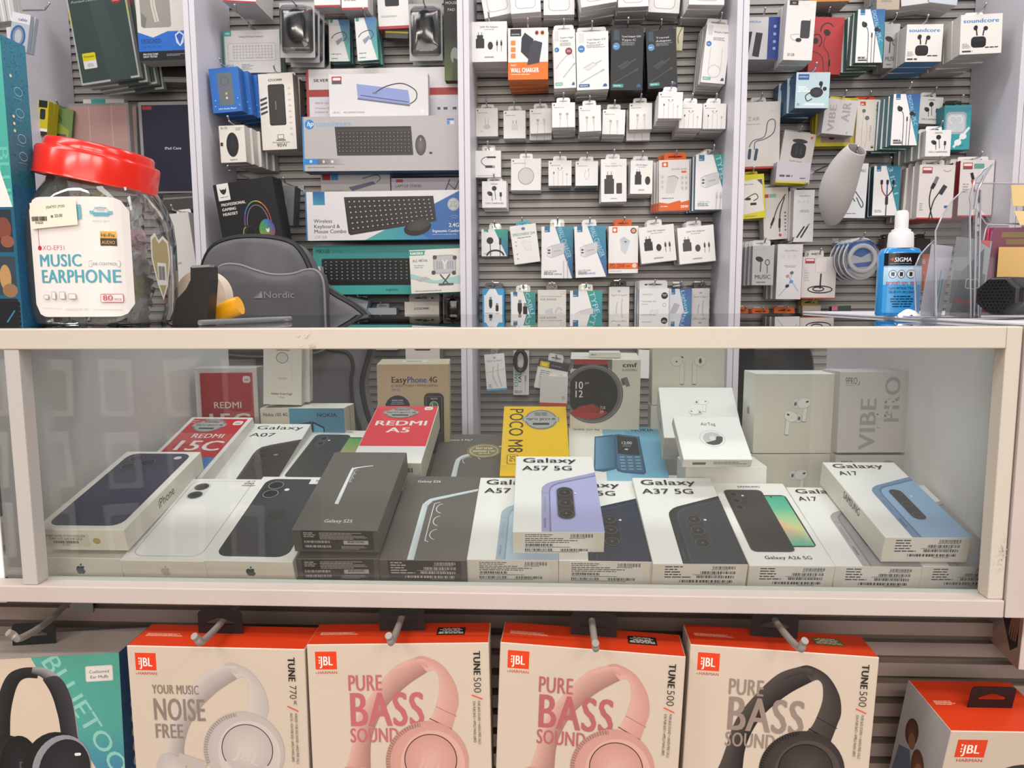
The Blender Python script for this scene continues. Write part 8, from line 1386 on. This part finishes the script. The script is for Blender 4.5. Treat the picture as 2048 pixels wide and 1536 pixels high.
def f(A): A.F(120, 200); A.R(0, 0, 120, 200, 'a01858'); A.R(0, 0, 2, 200, 'c8284a'); A.R(3, 0, 1, 200, 'e08a70'); A.R(32, 10, 88, 12, 'a88a18'); A.R(42, 26, 78, 12, 'b08c14'); A.R(20, 60, 4, 140, '8f1450')
wA = unp(2080, 500, .93).x-unp(1965, 500, .93).x; A = Art().box(wA, .006, unp(1970, 455, .93).z-ZS-.002, ('a01858', '8a1248', 'b02a68', '70103a'), .0005); f(A)
link('board', A.mesh('board', PRINT), mo, unp(1965, 640, .93)-ml); mo.children[-1].location.z = .002; mo.children[-1].location.y = .004
edged('acrylic_front', [(1958, 642), (1966, 560), (1985, 462), (1990, 452), (2100, 452), (2100, 642)], .925, .002, mo, ml)
edged('acrylic_lid', [(1960, 412), (1968, 424), (1986, 450), (2100, 450), (2100, 412), (2100, 370), (1962, 368)], .932, .002, mo, ml)
for i, (q, c) in enumerate(((( (1998, 494), (1990, 600), (2100, 600), (2100, 494)), 'c8a468'), (((2022, 370), (2026, 412), (2100, 412), (2100, 370)), 'd8bc84'), (((2028, 422), (2040, 450), (2100, 450), (2100, 422)), 'dcc08c'))):
    tag(slab2('sticky_note', list(q)[::-1], .922-.0004*i, .0004, mat('note_%d' % i, c, .8)), ('large tan sticky note on the magenta folder', 'small tan sticky note above the folder, on clear acrylic', 'small cream tag note lying on the acrylic lid')[i], 'sticky note')
# hexagonal speaker
sl = unp(1990, 640, .84); sp = tag(empty('bluetooth_speaker', (unp(2010, 640, .84).x, .84, ZS)), 'black eight-sided portable speaker lying on the side counter, honeycomb end', 'speaker')
R8 = 42*.84/FPX; vs = []; fs = []; n = 8
secs = [(-.026, .62), (-.022, .93), (-.016, 1.0), (.10, 1.0)]
for x, k in secs:
    for j in range(n): a = 2*math.pi*(j+.5)/n; vs.append((x, R8*k*math.cos(a), R8+R8*.92*k*math.sin(a)))
for i in range(len(secs)-1):
    for j in range(n): k = (j+1) % n; fs.append((i*n+j, i*n+k, (i+1)*n+k, (i+1)*n+j))
fs += [tuple(range(n))[::-1], tuple((len(secs)-1)*n+j for j in range(n))]
so = solid('body', vs, fs, mat('matt_black_plastic', '08080a', .4), sp, False, bevel=.0015); sp.rotation_euler = (0, 0, math.radians(38)); sp.location.z = ZS+R8*.08
A = Art(); A.face((-.0275, R8, R8*2), (0, -1, 0), (0, 0, -1), 2*R8, 2*R8, 40, 40); A.P([(20+17*math.cos(2*math.pi*(j+.5)/8), 20+16*math.sin(2*math.pi*(j+.5)/8)) for j in range(8)], '101012')
for r in range(11):
    for c in range(11):
        x, y = 5+c*3+(r % 2)*1.5, 5+r*2.9
        if math.hypot(x-20, y-20) < 14.5: A.k -= 0 if (r, c) == (0, 0) else 1; A.E(x, y, 1.1, 1.1, '010102', n=6)
link('honeycomb_grille', A.mesh('honeycomb_grille', PRINT), sp)
ts = unp(1816, 630, .93); vs = []; fs = []; rnd = random.Random(3)
for i in range(9):
    for j in range(9): u, v = i/8-.5, j/8-.5; vs.append((u*.026, v*.018, max(0, .008*(1-3.2*u*u-3*v*v)+rnd.uniform(-.0022, .0022))))
for i in range(8):
    for j in range(8): fs.append((i*9+j, (i+1)*9+j, (i+1)*9+j+1, i*9+j+1))
tp = solid('tissue', vs, fs, mat('white_tissue', 'eeeeee', .9), auto=False); tp.location = (ts.x, .93, ZS+.0004); tag(tp, 'small crumpled white tissue in front of the blue bottle', 'tissue')
# smudges on the rail and the corner grime
A = Art(); o = unp(590, 665, .7345); A.face(o, (1, 0, 0), (0, 0, -1), .026, .016, 52, 32); A.E(6, 6, 3, 3.4, 'cfc0ac'); A.E(26, 4, 5, 2, 'd2c4b0', rot=-30); A.E(22, 9, 4, 2, 'c8b8a4', rot=-20); A.E(34, 27, 7, 3.4, 'bfae98'); A.E(12, 26, 3, 1, 'd5c7b5')
g = link('rail_smudge', A.mesh('rail_smudge', PRINT), None); g.parent = ctr; g.matrix_parent_inverse = Matrix.Translation((0, -.735, 0))
rnd = random.Random(9); A = Art(); o = unp(1993, 1040, .7355); A.face(o, (1, 0, 0), (0, 0, -1), .016, .062, 32, 124); A.k += 2
for i in range(110): A.k -= 1; x, y = rnd.gauss(15, 5), rnd.gauss(66, 22); A.E(x, y, rnd.uniform(.3, 1.0), rnd.uniform(.4, 1.7), rnd.choice(('cdbfb0', 'c6b7a8', 'baa999', 'cabcae')), n=8)
g = link('post_scuffs', A.mesh('post_scuffs', PRINT), None); g.parent = ctr; g.matrix_parent_inverse = Matrix.Translation((0, -.735, 0))
bpy.data.objects.remove(_fo)
